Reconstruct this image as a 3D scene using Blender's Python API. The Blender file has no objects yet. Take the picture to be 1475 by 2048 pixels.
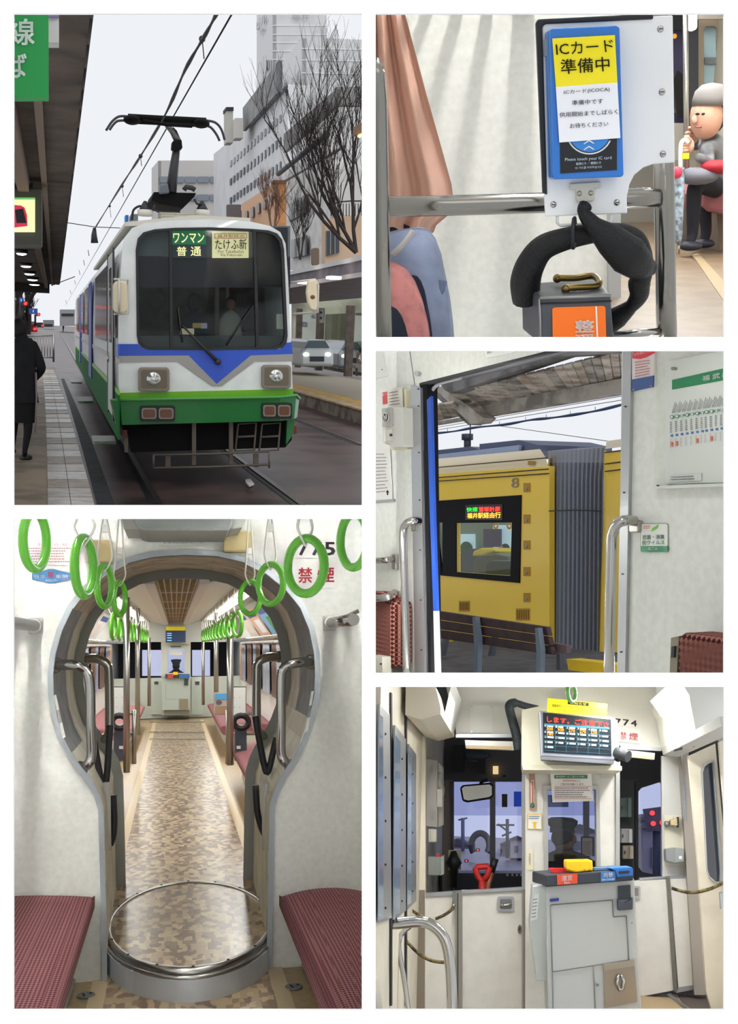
import bpy, bmesh, math, random
from mathutils import Vector, Matrix
from mathutils.geometry import tessellate_polygon

# ------------------------------------------------------------------ camera, world, exposure
FPX, CX, CY = 2200.0, 737.5, 1024.0          # focal length and centre in pixels of the 1475 x 2048 frame
CAM = Vector((0.0, 0.0, 4.0))
scene = bpy.context.scene
C = scene.collection
cam_data = bpy.data.cameras.new('camera')
cam_data.sensor_fit = 'AUTO'
cam_data.sensor_width = 36.0
cam_data.lens = FPX / 2048.0 * 36.0
cam_data.clip_end = 3000
cam_ob = bpy.data.objects.new('camera', cam_data)
C.objects.link(cam_ob)
cam_ob.location = CAM
cam_ob.rotation_euler = (math.pi / 2, 0, 0)
scene.camera = cam_ob
world = bpy.data.worlds.new('overcast_sky')
scene.world = world
world.use_nodes = True
world.node_tree.nodes['Background'].inputs[0].default_value = (0.93, 0.955, 1.0, 1)
world.node_tree.nodes['Background'].inputs[1].default_value = 0.93
sun_data = bpy.data.lights.new('hazy_sun', 'SUN')
sun_data.energy = 0.9
sun_data.angle = math.radians(60)
sun_data.color = (1, 0.97, 0.92)
sun_ob = bpy.data.objects.new('hazy_sun', sun_data)
C.objects.link(sun_ob)
sun_ob.rotation_euler = (math.radians(52), 0, math.radians(8))
vs = scene.view_settings
vs.view_transform = 'Standard'
vs.look = 'None'
vs.exposure = 0.0
vs.gamma = 1.0
vs.use_curve_mapping = False

# ------------------------------------------------------------------ frames: a pixel gives a direction, a plane gives the distance
class Frame:
    """A room or street with its own right, depth and up axes (a plain rotation about no roll)."""
    def __init__(s, vp):
        d = Vector(((vp[0] - CX) / FPX, 1, -(vp[1] - CY) / FPX)).normalized()
        x = d.cross(Vector((0, 0, 1))).normalized()
        u = x.cross(d)
        s.R = Matrix((x, d, u)).transposed()
        s.Ri = s.R.transposed()
    def ray(s, x, y):
        return s.Ri @ Vector(((x - CX) / FPX, 1, -(y - CY) / FPX))
    def D(s, x, y, v):            # on the cross plane at depth v
        r = s.ray(x, y); return r * (v / r.y)
    def F(s, x, y, w):            # on the level plane at height w
        r = s.ray(x, y); return r * (w / r.z)
    def S(s, x, y, u):            # on the side plane at u
        r = s.ray(x, y); return r * (u / r.x)
    def W(s, p):
        return CAM + s.R @ p
    def P(s, pts, v):
        return [s.D(x, y, v) for x, y in pts]

def R4(x0, y0, x1, y1):
    return [(x0, y0), (x1, y0), (x1, y1), (x0, y1)]
def RR(x0, y0, x1, y1, r, n=4):
    o = []
    for cx, cy, a in ((x1 - r, y0 + r, -90), (x1 - r, y1 - r, 0), (x0 + r, y1 - r, 90), (x0 + r, y0 + r, 180)):
        for i in range(n + 1):
            t = math.radians(a + 90 * i / n); o.append((cx + r * math.cos(t), cy + r * math.sin(t)))
    return o
def OV(cx, cy, rx, ry, n=20):
    return [(cx + rx * math.cos(2 * math.pi * i / n), cy + ry * math.sin(2 * math.pi * i / n)) for i in range(n)]
def lerp(a, b, t):
    return a + (b - a) * t
def smooth_path(pts, n=5):
    """Catmull-Rom through the points."""
    pts = [Vector(p) for p in pts]
    out = []
    for i in range(len(pts) - 1):
        p0 = pts[max(i - 1, 0)]; p1 = pts[i]; p2 = pts[i + 1]; p3 = pts[min(i + 2, len(pts) - 1)]
        for j in range(n):
            t = j / n
            out.append(0.5 * ((2 * p1) + (p2 - p0) * t + (2 * p0 - 5 * p1 + 4 * p2 - p3) * t * t + (3 * p1 - p0 - 3 * p2 + p3) * t ** 3))
    out.append(pts[-1])
    return out

class G:
    """Collects faces for ONE mesh."""
    def __init__(s):
        s.v = []; s.f = []; s.sm = []
    def add(s, vs_, fs, smooth=False):
        o = len(s.v); s.v += [Vector(p) for p in vs_]
        for f in fs:
            s.f.append([i + o for i in f]); s.sm.append(smooth)
        return s
    def poly(s, pts):
        return s.add(pts, [list(range(len(pts)))])
    def prism(s, pts, vec, smooth=False):
        n = len(pts); vec = Vector(vec)
        vs_ = list(pts) + [p + vec for p in pts]
        s.add(vs_, [list(range(n)), list(range(2 * n - 1, n - 1, -1))])
        o = len(s.v) - 2 * n
        for i in range(n):
            j = (i + 1) % n
            s.f.append([o + i, o + n + i, o + n + j, o + j]); s.sm.append(smooth)
        return s
    def holes(s, outer, holes, vec):
        loops = [list(outer)] + [list(h) for h in holes]
        tri = tessellate_polygon(loops)
        flat = [p for l in loops for p in l]
        n = len(flat); vec = Vector(vec)
        s.add(flat + [p + vec for p in flat], [list(t) for t in tri] + [[n + i for i in reversed(t)] for t in tri])
        o = len(s.v) - 2 * n; k = 0
        for l in loops:
            m = len(l)
            for i in range(m):
                j = (i + 1) % m
                s.f.append([o + k + i, o + n + k + i, o + n + k + j, o + k + j]); s.sm.append(False)
            k += m
        return s
    def box(s, a, b):
        x0, x1 = sorted((a[0], b[0])); y0, y1 = sorted((a[1], b[1])); z0, z1 = sorted((a[2], b[2]))
        return s.hexa([Vector(p) for p in ((x0, y0, z0), (x1, y0, z0), (x1, y0, z1), (x0, y0, z1))],
                      [Vector(p) for p in ((x0, y1, z0), (x1, y1, z0), (x1, y1, z1), (x0, y1, z1))])
    def hexa(s, a, b):
        return s.add(list(a) + list(b), [[0, 1, 2, 3], [7, 6, 5, 4], [0, 4, 5, 1], [1, 5, 6, 2], [2, 6, 7, 3], [3, 7, 4, 0]])
    def tube(s, pts, r, n=10, closed=False, cap=True, flat=None):
        pts = [Vector(p) for p in pts]; m = len(pts)
        rs = r if isinstance(r, (list, tuple)) else [r] * m
        vs_ = []; prev = None
        for i, p in enumerate(pts):
            if closed:
                t = pts[(i + 1) % m] - pts[i - 1]
            else:
                t = pts[min(i + 1, m - 1)] - pts[max(i - 1, 0)]
            if t.length < 1e-9: t = Vector((0, 0, 1))
            t.normalize()
            if prev is None:
                a = Vector((0, 1, 0)) if abs(t.y) < 0.9 else Vector((1, 0, 0))
                a = (a - t * a.dot(t)).normalized()
            else:
                a = prev - t * prev.dot(t)
                a = a.normalized() if a.length > 1e-6 else Vector((1, 0, 0))
            prev = a; b = t.cross(a)
            for j in range(n):
                q = 2 * math.pi * j / n
                fa, fb = (1, 1) if flat is None else flat
                vs_.append(p + (a * math.cos(q) * fa + b * math.sin(q) * fb) * rs[i])
        fs = []
        for i in range(m if closed else m - 1):
            i2 = (i + 1) % m
            for j in range(n):
                j2 = (j + 1) % n
                fs.append([i * n + j, i * n + j2, i2 * n + j2, i2 * n + j])
        s.add(vs_, fs, True)
        if cap and not closed:
            o = len(s.v) - len(vs_)
            s.f.append([o + j for j in range(n)][::-1]); s.sm.append(False)
            s.f.append([o + (m - 1) * n + j for j in range(n)]); s.sm.append(False)
        return s
    def ball(s, c, r, n=12, m=8):
        c = Vector(c); r = r if isinstance(r, (list, tuple)) else (r, r, r)
        vs_ = [c + Vector((0, 0, r[2]))]
        for i in range(1, m):
            a = math.pi * i / m
            for j in range(n):
                b = 2 * math.pi * j / n
                vs_.append(c + Vector((r[0] * math.sin(a) * math.cos(b), r[1] * math.sin(a) * math.sin(b), r[2] * math.cos(a))))
        vs_.append(c - Vector((0, 0, r[2])))
        fs = [[0, 1 + j, 1 + (j + 1) % n] for j in range(n)]
        for i in range(m - 2):
            for j in range(n):
                a = 1 + i * n + j; b = 1 + i * n + (j + 1) % n
                fs.append([a, a + n, b + n, b])
        e = len(vs_) - 1
        fs += [[e, 1 + (m - 2) * n + (j + 1) % n, 1 + (m - 2) * n + j] for j in range(n)]
        return s.add(vs_, fs, True)
    def loft(s, rings, closed=True, cap=False, smooth=True):
        n = len(rings[0]); vs_ = [p for r in rings for p in r]; fs = []
        for i in range(len(rings) - 1):
            for j in range(n if closed else n - 1):
                j2 = (j + 1) % n
                fs.append([i * n + j, i * n + j2, (i + 1) * n + j2, (i + 1) * n + j])
        s.add(vs_, fs, smooth)
        if cap:
            o = len(s.v) - len(vs_)
            s.f.append([o + j for j in range(n)][::-1]); s.sm.append(False)
            s.f.append([o + (len(rings) - 1) * n + j for j in range(n)]); s.sm.append(False)
        return s
    def mesh(s, name, base):
        me = bpy.data.meshes.new(name)
        me.from_pydata([tuple(p - base) for p in s.v], [], s.f)
        me.polygons.foreach_set('use_smooth', s.sm)
        bm = bmesh.new(); bm.from_mesh(me)
        bmesh.ops.recalc_face_normals(bm, faces=bm.faces)
        bm.to_mesh(me); bm.free()
        me.update()
        return me

BASE = {}
def thing(k, name, label, cat, base, group=None):
    o = bpy.data.objects.new(name, None); C.objects.link(o)
    o.empty_display_size = 0.1
    o.matrix_world = Matrix.Translation(k.W(base)) @ k.R.to_4x4()
    o['label'] = label; o['category'] = cat
    if group: o['group'] = group
    BASE[o.name] = (k, Vector(base))
    return o
def finish(o, mat, bevel):
    if isinstance(mat, (list, tuple)):
        for m in mat: o.data.materials.append(m)
    else:
        o.data.materials.append(mat)
    if bevel:
        b = o.modifiers.new('bevel', 'BEVEL'); b.width = bevel; b.segments = 2; b.limit_method = 'ANGLE'; b.angle_limit = math.radians(40)
def part(parent, name, g, mat, bevel=0, label=None, kind=None):
    k, base = BASE[parent.name]
    o = bpy.data.objects.new(name, g.mesh(name, base)); C.objects.link(o)
    o.parent = parent
    BASE[o.name] = (k, base)
    finish(o, mat, bevel)
    if label: o['label'] = label
    if kind: o['kind'] = kind
    return o
def solo(k, name, label, cat, g, mat, group=None, kind=None, bevel=0):
    n = len(g.v)
    base = Vector((sum(p.x for p in g.v) / n, sum(p.y for p in g.v) / n, min(p.z for p in g.v)))
    o = bpy.data.objects.new(name, g.mesh(name, base)); C.objects.link(o)
    o.matrix_world = Matrix.Translation(k.W(base)) @ k.R.to_4x4()
    BASE[o.name] = (k, base)
    finish(o, mat, bevel)
    if label: o['label'] = label
    if cat: o['category'] = cat
    if group: o['group'] = group
    if kind: o['kind'] = kind
    return o
def struct(k, name, g, mat, label=None, cat=None, bevel=0):
    return solo(k, name, label, cat, g, mat, kind='structure', bevel=bevel)
def dup(root, k, base, label=None, rotz=0):
    """A copy of a thing and its parts (and their sub-parts) at another base point."""
    r = root.copy(); C.objects.link(r)
    r.matrix_world = Matrix.Translation(k.W(base)) @ k.R.to_4x4() @ Matrix.Rotation(rotz, 4, 'Z')
    if label: r['label'] = label
    BASE[r.name] = (k, Vector(base))
    for ch in root.children:
        c = ch.copy(); C.objects.link(c); c.parent = r
        for g_ in ch.children:
            d = g_.copy(); C.objects.link(d); d.parent = c
    return r
def plate(parent, name, pts, v, th, mat, bevel=0, label=None):
    k = BASE[parent.name][0]
    return part(parent, name, G().prism(k.P(pts, v), (0, th, 0)), mat, bevel, label)

# ------------------------------------------------------------------ lettering
_tc = {}
def glyphs(s, bold=0.0):
    key = (s, bold)
    if key not in _tc:
        cu = bpy.data.curves.new('t', 'FONT'); cu.body = s; cu.resolution_u = 2; cu.fill_mode = 'FRONT'
        ob = bpy.data.objects.new('t', cu); C.objects.link(ob)
        dg = bpy.context.evaluated_depsgraph_get()
        me = bpy.data.meshes.new_from_object(ob.evaluated_get(dg))
        vs_ = [p.co.copy() for p in me.vertices]; fs = [list(p.vertices) for p in me.polygons]
        bpy.data.objects.remove(ob); bpy.data.curves.remove(cu); bpy.data.meshes.remove(me)
        if bold:                                  # heavier strokes: the same outline laid over itself a little to each side
            n0 = len(vs_); f0 = fs; fs = []; base_ = vs_; vs_ = []
            for q, (dx, dy) in enumerate(((bold, bold), (-bold, bold), (bold, -bold), (-bold, -bold))):
                vs_ += [p + Vector((dx, dy, 0)) for p in base_]; fs += [[i + q * n0 for i in f] for f in f0]
        x0 = min(p.x for p in vs_); x1 = max(p.x for p in vs_); y0 = min(p.y for p in vs_); y1 = max(p.y for p in vs_)
        _tc[key] = ([((p.x - x0) / max(x1 - x0, 1e-6), (p.y - y0) / max(y1 - y0, 1e-6)) for p in vs_], fs)
    return _tc[key]
def text(parent, s, quad, mat, off=(0, -0.002, 0), bold=0.0, name='lettering'):
    """Lettering filling the quad TL, TR, BR, BL (points of the parent's frame)."""
    uv, fs = glyphs(s, bold)
    tl, tr, br, bl = quad; off = Vector(off)
    g = G(); g.add([lerp(lerp(bl, br, a), lerp(tl, tr, a), b) + off for a, b in uv], fs)
    return part(parent, name, g, mat)
def ptext(parent, s, pts, v, mat, bold=0.0, off=0.002, name='lettering'):
    k = BASE[parent.name][0]
    if len(pts) == 4 and not isinstance(pts[0], (tuple, list)): pts = R4(*pts)
    return text(parent, s, k.P(pts, v), mat, (0, -off, 0), bold, name)
def rows(parent, pts, v, n, mat, fill=0.45, seed=1, off=0.002, name='print_lines'):
    """Unreadable print: short dashes in n rows over the pixel quad, one mesh."""
    k = BASE[parent.name][0]
    if not isinstance(pts[0], (tuple, list)): pts = R4(*pts)
    tl, tr, br, bl = k.P(pts, v); rnd = random.Random(seed); g = G()
    for i in range(n):
        a0 = (i + 0.5 - fill / 2) / n; a1 = (i + 0.5 + fill / 2) / n
        x = 0.0; e = 1 - rnd.random() * 0.25
        while x < e:
            w = rnd.uniform(0.02, 0.06)
            q = [lerp(lerp(tl, tr, t), lerp(bl, br, t), a) + Vector((0, -off, 0)) for t, a in ((x, a0), (min(x + w, 1), a0), (min(x + w, 1), a1), (x, a1))]
            g.poly(q); x += w + 0.012
    return part(parent, name, g, mat)

# ------------------------------------------------------------------ materials
def lin(c):
    c = c / 255.0
    return c / 12.92 if c <= 0.04045 else ((c + 0.055) / 1.055) ** 2.4
def rgb(c):
    return (lin(c[0]), lin(c[1]), lin(c[2]), 1)
_mc = {}
def M(c, rough=0.5, metal=0.0, spec=0.5, noise=0.0, scale=20.0, bump=0.0, emit=0.0, coat=0.0, c2=None, alpha=None):
    key = (tuple(c), rough, metal, spec, noise, scale, bump, emit, coat, tuple(c2) if c2 else None)
    if key in _mc: return _mc[key]
    m = bpy.data.materials.new('surface'); m.use_nodes = True
    nt = m.node_tree; b = nt.nodes['Principled BSDF']
    b.inputs['Base Color'].default_value = rgb(c)
    b.inputs['Roughness'].default_value = rough
    b.inputs['Metallic'].default_value = metal
    b.inputs['Specular IOR Level'].default_value = spec
    if coat: b.inputs['Coat Weight'].default_value = coat
    if emit:
        b.inputs['Emission Color'].default_value = rgb(c); b.inputs['Emission Strength'].default_value = emit
    if noise or bump:
        tc = nt.nodes.new('ShaderNodeTexCoord')
        n = nt.nodes.new('ShaderNodeTexNoise'); n.inputs['Scale'].default_value = scale; n.inputs['Detail'].default_value = 5
        nt.links.new(tc.outputs['Object'], n.inputs['Vector'])
        if noise:
            r = nt.nodes.new('ShaderNodeMix'); r.data_type = 'RGBA'
            d = c2 if c2 else tuple(max(0, x * (1 - noise)) for x in c)
            r.inputs[6].default_value = rgb(c); r.inputs[7].default_value = rgb(d)
            mr = nt.nodes.new('ShaderNodeMapRange'); mr.inputs[1].default_value = 0.42; mr.inputs[2].default_value = 0.62
            nt.links.new(n.outputs[0], mr.inputs[0]); nt.links.new(mr.outputs[0], r.inputs[0]); nt.links.new(r.outputs[2], b.inputs['Base Color'])
        if bump:
            bp = nt.nodes.new('ShaderNodeBump'); bp.inputs['Strength'].default_value = bump; bp.inputs['Distance'].default_value = 0.01
            nt.links.new(n.outputs[0], bp.inputs['Height']); nt.links.new(bp.outputs[0], b.inputs['Normal'])
    _mc[key] = m
    return m
def glass(tint=(255, 255, 255), refl=0.12, rough=0.03):
    key = ('glass', tint, refl, rough)
    if key in _mc: return _mc[key]
    m = bpy.data.materials.new('glazing'); m.use_nodes = True; nt = m.node_tree
    nt.nodes.remove(nt.nodes['Principled BSDF'])
    t = nt.nodes.new('ShaderNodeBsdfTransparent'); t.inputs[0].default_value = rgb(tint)
    g_ = nt.nodes.new('ShaderNodeBsdfGlossy'); g_.inputs['Roughness'].default_value = rough; g_.inputs[0].default_value = (1, 1, 1, 1)
    lf = nt.nodes.new('ShaderNodeLayerWeight'); lf.inputs[0].default_value = 0.5
    lw = nt.nodes.new('ShaderNodeMath'); lw.operation = 'POWER'; lw.inputs[1].default_value = 5.0
    nt.links.new(lf.outputs['Facing'], lw.inputs[0])
    ma = nt.nodes.new('ShaderNodeMath'); ma.operation = 'MULTIPLY_ADD'; ma.inputs[1].default_value = 0.9; ma.inputs[2].default_value = refl
    mx = nt.nodes.new('ShaderNodeMixShader')
    nt.links.new(lw.outputs[0], ma.inputs[0]); nt.links.new(ma.outputs[0], mx.inputs[0]); nt.links.new(t.outputs[0], mx.inputs[1]); nt.links.new(g_.outputs[0], mx.inputs[2])
    nt.links.new(mx.outputs[0], nt.nodes['Material Output'].inputs[0])
    _mc[key] = m
    return m
def pattern(name, build, rough=0.5, spec=0.4, bump=None):
    m = bpy.data.materials.new(name); m.use_nodes = True; nt = m.node_tree; b = nt.nodes['Principled BSDF']
    b.inputs['Roughness'].default_value = rough; b.inputs['Specular IOR Level'].default_value = spec
    tc = nt.nodes.new('ShaderNodeTexCoord')
    build(nt, tc.outputs['Object'], b)
    return m
def ramp(nt, fac, stops, interp='LINEAR'):
    r = nt.nodes.new('ShaderNodeValToRGB'); r.color_ramp.interpolation = interp
    while len(r.color_ramp.elements) < len(stops): r.color_ramp.elements.new(0.5)
    for e, (p, c) in zip(r.color_ramp.elements, stops):
        e.position = p; e.color = rgb(c)
    nt.links.new(fac, r.inputs[0])
    return r.outputs[0]
def mapping(nt, vec, scale, rot=(0, 0, 0)):
    mp = nt.nodes.new('ShaderNodeMapping'); mp.inputs['Scale'].default_value = scale; mp.inputs['Rotation'].default_value = rot
    nt.links.new(vec, mp.inputs[0])
    return mp.outputs[0]
def b_floor(nt, vec, b):          # vinyl sheet of uneven tan and brown chips
    v = nt.nodes.new('ShaderNodeTexVoronoi'); v.distance = 'CHEBYCHEV'; v.inputs['Scale'].default_value = 1.0; v.inputs['Randomness'].default_value = .75
    nt.links.new(mapping(nt, vec, (36, 16, 36)), v.inputs['Vector'])
    s = nt.nodes.new('ShaderNodeSeparateColor'); nt.links.new(v.outputs['Color'], s.inputs[0])
    nt.links.new(ramp(nt, s.outputs[0], [(0.0, (112, 88, 68)), (0.3, (134, 110, 86)), (0.5, (172, 150, 118)), (0.8, (190, 170, 136))], 'CONSTANT'), b.inputs['Base Color'])
def b_moquette(nt, vec, b):       # maroon seat cloth with a fine pale dot
    w = nt.nodes.new('ShaderNodeTexChecker'); w.inputs['Scale'].default_value = 1.0
    w.inputs[1].default_value = rgb((92, 52, 56)); w.inputs[2].default_value = rgb((146, 100, 100))
    nt.links.new(mapping(nt, vec, (110, 70, 110), (0.0, 0.0, 0.785)), w.inputs['Vector'])
    nt.links.new(w.outputs[0], b.inputs['Base Color'])
def b_moquette_dark(nt, vec, b):
    w = nt.nodes.new('ShaderNodeTexChecker'); w.inputs['Scale'].default_value = 1.0
    w.inputs[1].default_value = rgb((58, 26, 24)); w.inputs[2].default_value = rgb((150, 100, 90))
    nt.links.new(mapping(nt, vec, (75, 75, 75), (0.0, 0.785, 0.0)), w.inputs['Vector'])
    nt.links.new(w.outputs[0], b.inputs['Base Color'])
def b_cream(nt, vec, b):          # laminate with a faint cloudy fleck
    n = nt.nodes.new('ShaderNodeTexNoise'); n.inputs['Scale'].default_value = 38; n.inputs['Detail'].default_value = 2
    nt.links.new(vec, n.inputs['Vector'])
    nt.links.new(ramp(nt, n.outputs[0], [(0.35, (220, 221, 213)), (0.65, (228, 229, 221))]), b.inputs['Base Color'])
FLOOR = pattern('chip_vinyl', b_floor, 0.28, 0.5)
MOQ = pattern('seat_cloth', b_moquette, 0.9, 0.1)
MOQD = pattern('seat_cloth_dark', b_moquette_dark, 0.9, 0.1)
CREAM = pattern('flecked_laminate', b_cream, 0.45, 0.4)
CHROME = M((186, 184, 180), 0.15, 1.0)
STEEL = M((168, 166, 160), 0.32, 1.0)
ALU = M((186, 190, 194), 0.38, 0.9)
BLACK = M((16, 16, 18), 0.5)
DARK = M((34, 34, 38), 0.5)
WHITE = M((236, 236, 232), 0.4)
INK = M((18, 18, 20), 0.7)

def lamp(k, name, p, size, energy, normal, color=(1, 1, 0.96), axis=None):
    """A rectangular lamp: size (a, b); normal is the way it shines, axis the way its long side runs."""
    ld = bpy.data.lights.new(name, 'AREA'); ld.shape = 'RECTANGLE'; ld.size = size[0]; ld.size_y = size[1]
    ld.energy = energy; ld.color = color
    o = bpy.data.objects.new(name, ld); C.objects.link(o)
    n = Vector(normal).normalized(); a = Vector(axis) if axis else Vector((1, 0, 0))
    a = (a - n * a.dot(n)).normalized()
    z = -n; y = z.cross(a)
    o.matrix_world = Matrix.Translation(k.W(Vector(p))) @ (k.R @ Matrix((a, y, z)).transposed()).to_4x4()
    return o
def skinned(parent, name, joints, edges, mat, root, sub=2):
    """A limb-by-limb body grown as one surface: joints {key: (point, radius or (rx, ry))}."""
    k, base = BASE[parent.name]
    keys = list(joints); me = bpy.data.meshes.new(name)
    me.from_pydata([tuple(Vector(joints[q][0]) - base) for q in keys], [(keys.index(a), keys.index(b)) for a, b in edges], [])
    o = bpy.data.objects.new(name, me); C.objects.link(o); o.parent = parent
    BASE[o.name] = (k, base)
    o.modifiers.new('skin', 'SKIN').use_smooth_shade = True
    s = o.modifiers.new('sub', 'SUBSURF'); s.levels = sub; s.render_levels = sub
    for i, q in enumerate(keys):
        r = joints[q][1]; sv = me.skin_vertices[0].data[i]
        sv.radius = r if isinstance(r, tuple) else (r, r); sv.use_root = (q == root)
    me.materials.append(mat)
    return o

# ------------------------------------------------------------------ the white wall with its five openings
KW = Frame((CX, CY))
OPEN = {1: (27, 27, 723, 1010), 2: (751, 27, 1447, 674), 3: (751, 702, 1447, 1346), 4: (27, 1038, 723, 2020), 5: (751, 1374, 1447, 2020)}
g = G().holes(KW.P(R4(-520, -520, 1995, 2568), 2.2), [KW.P(R4(*OPEN[i]), 2.2) for i in OPEN], (0, 0.006, 0))
struct(KW, 'wall_front', g, M((251, 251, 250), 0.9, spec=0.1))

# unseen partitions added behind the bars keep the five places and stray light apart
PART = M((236, 236, 234), 0.9, spec=0.1)
def bar_plane(x0, y0, x1, y1, z0, z1):
    return G().poly([KW.D(x0, y0, z0), KW.D(x1, y1, z0), KW.D(x1, y1, z1), KW.D(x0, y0, z1)])
struct(KW, 'wall_partition_middle', bar_plane(737, -500, 737, 2548, 2.21, 4.75), PART)
struct(KW, 'wall_partition_upper', bar_plane(737, -1600, 737, 690, 4.75, 9.0), PART)  # added to keep the reader lamps out of the tram windscreen
struct(KW, 'wall_partition_left', bar_plane(130, 1024, 736, 1024, 2.21, 4.6), PART)  # also added to hold sky light off the near gangway compartment
struct(KW, 'wall_partition_upper_right', bar_plane(738, 688, 1975, 688, 2.21, 3.6), PART)
struct(KW, 'wall_partition_lower_right', bar_plane(738, 1360, 1975, 1360, 2.21, 4.1), PART)
# ================================================================== 1. tram in the wet street
def street():
    k = Frame((110, 648)); D, F, S = k.D, k.F, k.S
    G0 = -1.95                                   # street level below the eye
    V = Vector
    # --- setting
    asphalt = M((80, 62, 60), 0.36, spec=0.3, noise=0.5, scale=0.9, bump=0.25)
    g = G().prism([F(735, 1017, G0), F(735, 690, G0), V((60, 1400, G0)), V((-330, 1400, G0)), F(-400, 1017, G0)], (0, 0, -0.05))
    struct(k, 'floor', g, asphalt)
    # left platform
    PW = -1.70
    pl = [F(192, 1017, PW), F(160, 900, PW), F(134, 820, PW), F(119, 765, PW), F(107, 737, PW), F(20, 737, PW), F(-260, 1017, PW)]
    plat = struct(k, 'floor_platform', G().prism(pl, (0, 0, -0.26)), M((150, 134, 112), 0.55, noise=0.25, scale=2.2, bump=0.15), label=None)
    tile = [M((186, 180, 172), 0.3, noise=0.18, scale=6), M((172, 162, 150), 0.32, noise=0.2, scale=6), M((160, 146, 128), 0.4, noise=0.2, scale=6)]
    ys = [1016]
    while ys[-1] > 742: ys.append(ys[-1] - max(2.6, (ys[-1] - 700) * 0.062))
    edge = lambda y: 107 + (192 - 107) * ((y - 737) / 280.0) ** 0.86
    for i in range(len(ys) - 1):
        y0, y1 = ys[i], ys[i + 1]
        w0, w1 = (y0 - 648) * 0.13, (y1 - 648) * 0.13
        for c in range(2):
            a = [F(edge(y0) - 2 - w0 * c, y0 - .5, PW), F(edge(y1) - 2 - w1 * c, y1 + .5, PW), F(edge(y1) - 2 - w1 * (c + .97), y1 + .5, PW), F(edge(y0) - 2 - w0 * (c + .97), y0 - .5, PW)]
            part(plat, 'paving_tile', G().prism(a, (0, 0, 0.012)), tile[(i * 7 + c * 3) % 3])
    # gutter strip and rails
    solo(k, 'gutter_channel', 'dark wet concrete channel along the foot of the left platform', 'gutter',
         G().prism([F(x, y, G0) for x, y in ((232, 1017), (196, 1017), (165, 900), (139, 812), (122, 758), (128, 757), (150, 806), (182, 880))], (0, 0, 0.006)), M((52, 52, 56), 0.6, spec=.25, noise=0.4, scale=3))
    rail = M((96, 90, 88), 0.25, 0.9)
    def rail_at(px, py, label, v0=None):
        p = F(px, py, G0); v0 = v0 or p.y
        o = solo(k, 'tram_rail', label, 'rail', G().box((p.x - .035, v0, G0 + .002), (p.x + .035, 260, G0 + .02)), rail)
        gr = part(o, 'flange_groove', G().box((p.x - .11, v0, G0 + .001), (p.x - .035, 260, G0 + .006)), BLACK)
    rail_at(604, 1012, 'steel rail coming out under the right headlight of the tram')
    rail_at(322, 1015, 'steel rail running in under the middle of the green bumper')
    rail_at(722, 890, 'steel rail of the second track nearer the tram')
    rail_at(722, 842, 'steel rail of the second track beside the far platform')
    # --- right platform and shelter
    RW = -1.62; ue = 6.7
    rp = struct(k, 'floor_far_platform', G().box((ue, 22.4, G0), (ue + 1.0, 80, RW)), M((120, 106, 92), 0.7, noise=0.5, scale=2.5))
    # clip: keep the platform inside its own part of the view
    part(rp, 'edge_stone', G().box((ue - .03, 22.2, RW - .02), (ue + .45, 80, RW + .02)), M((176, 150, 112), 0.6, noise=0.2, scale=3))
    part(rp, 'tactile_strip', G().box((ue + .45, 22.8, RW), (ue + .85, 80, RW + .025)), M((190, 150, 60), 0.6, noise=0.15, scale=5))
    part(rp, 'deck', G().prism([V((ue + .85, 23.4, RW)), V((ue + .85, 80, RW)), V((9.4, 80, RW)), F(733, 762, RW)], (0, 0, -.2)), M((150, 140, 122), 0.7))
    brown = M((86, 74, 64), 0.6, noise=0.2, scale=4)
    post_px = [(596, 735, 11), (638, 741, 14), (697, 753, 15)]
    sh = thing(k, 'platform_shelter', 'brown post shelter with glass screens on the far platform', 'shelter', F(640, 742, RW))
    for x, y, w in post_px:
        p = F(x, y, RW); hw = w / 2 / 2200 * p.y
        part(sh, 'post', G().box((p.x - hw, p.y, RW), (p.x + hw, p.y + 2 * hw, 1.3)), brown)
    gm = glass((205, 210, 200), 0.06)
    for (xa, ya), (xb, yb) in (((601, 737), (631, 741)), ((646, 743), (689, 751)), ((705, 754), (732, 758))):
        a, b = F(xa, ya - 4, RW), F(xb, yb - 4, RW)
        for z0, z1 in ((RW + .12, -.58), (-.5, 1.05)):
            part(sh, 'pane', G().prism([V((a.x, a.y, z0)), V((b.x, b.y, z0)), V((b.x, b.y, z1)), V((a.x, a.y, z1))], (0.02, 0, 0)), gm)
        for z0, z1 in ((-.62, -.46), (RW + .02, RW + .16)):
            part(sh, 'mullion', G().prism([V((a.x, a.y, z0)), V((b.x, b.y, z0)), V((b.x, b.y, z1)), V((a.x, a.y, z1))], (0.06, 0, 0)), brown)
    pts = lambda z: None
    roof_u = 6.2
    a0 = S(734, 505, roof_u); a1 = S(583, 545, roof_u)
    prof = [(6.2, 1.28), (6.2, 1.62), (6.32, 1.74), (9.0, 1.9), (9.0, 1.2)]
    rf = part(sh, 'roof', G().loft([[V((u, 22.15 if u < 7 else 30, z)) for u, z in prof], [V((u, 62, z)) for u, z in prof]], cap=True, smooth=False), M((92, 82, 92), 0.6, noise=0.2, scale=3))
    part(sh, 'roof_edge_trim', G().box((6.14, 22.15, 1.60), (6.24, 62, 1.70)), M((178, 176, 178), 0.5))
    part(sh, 'fascia_band', G().box((6.16, 22.15, 1.26), (6.22, 62, 1.36)), M((150, 142, 146), 0.5))
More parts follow.
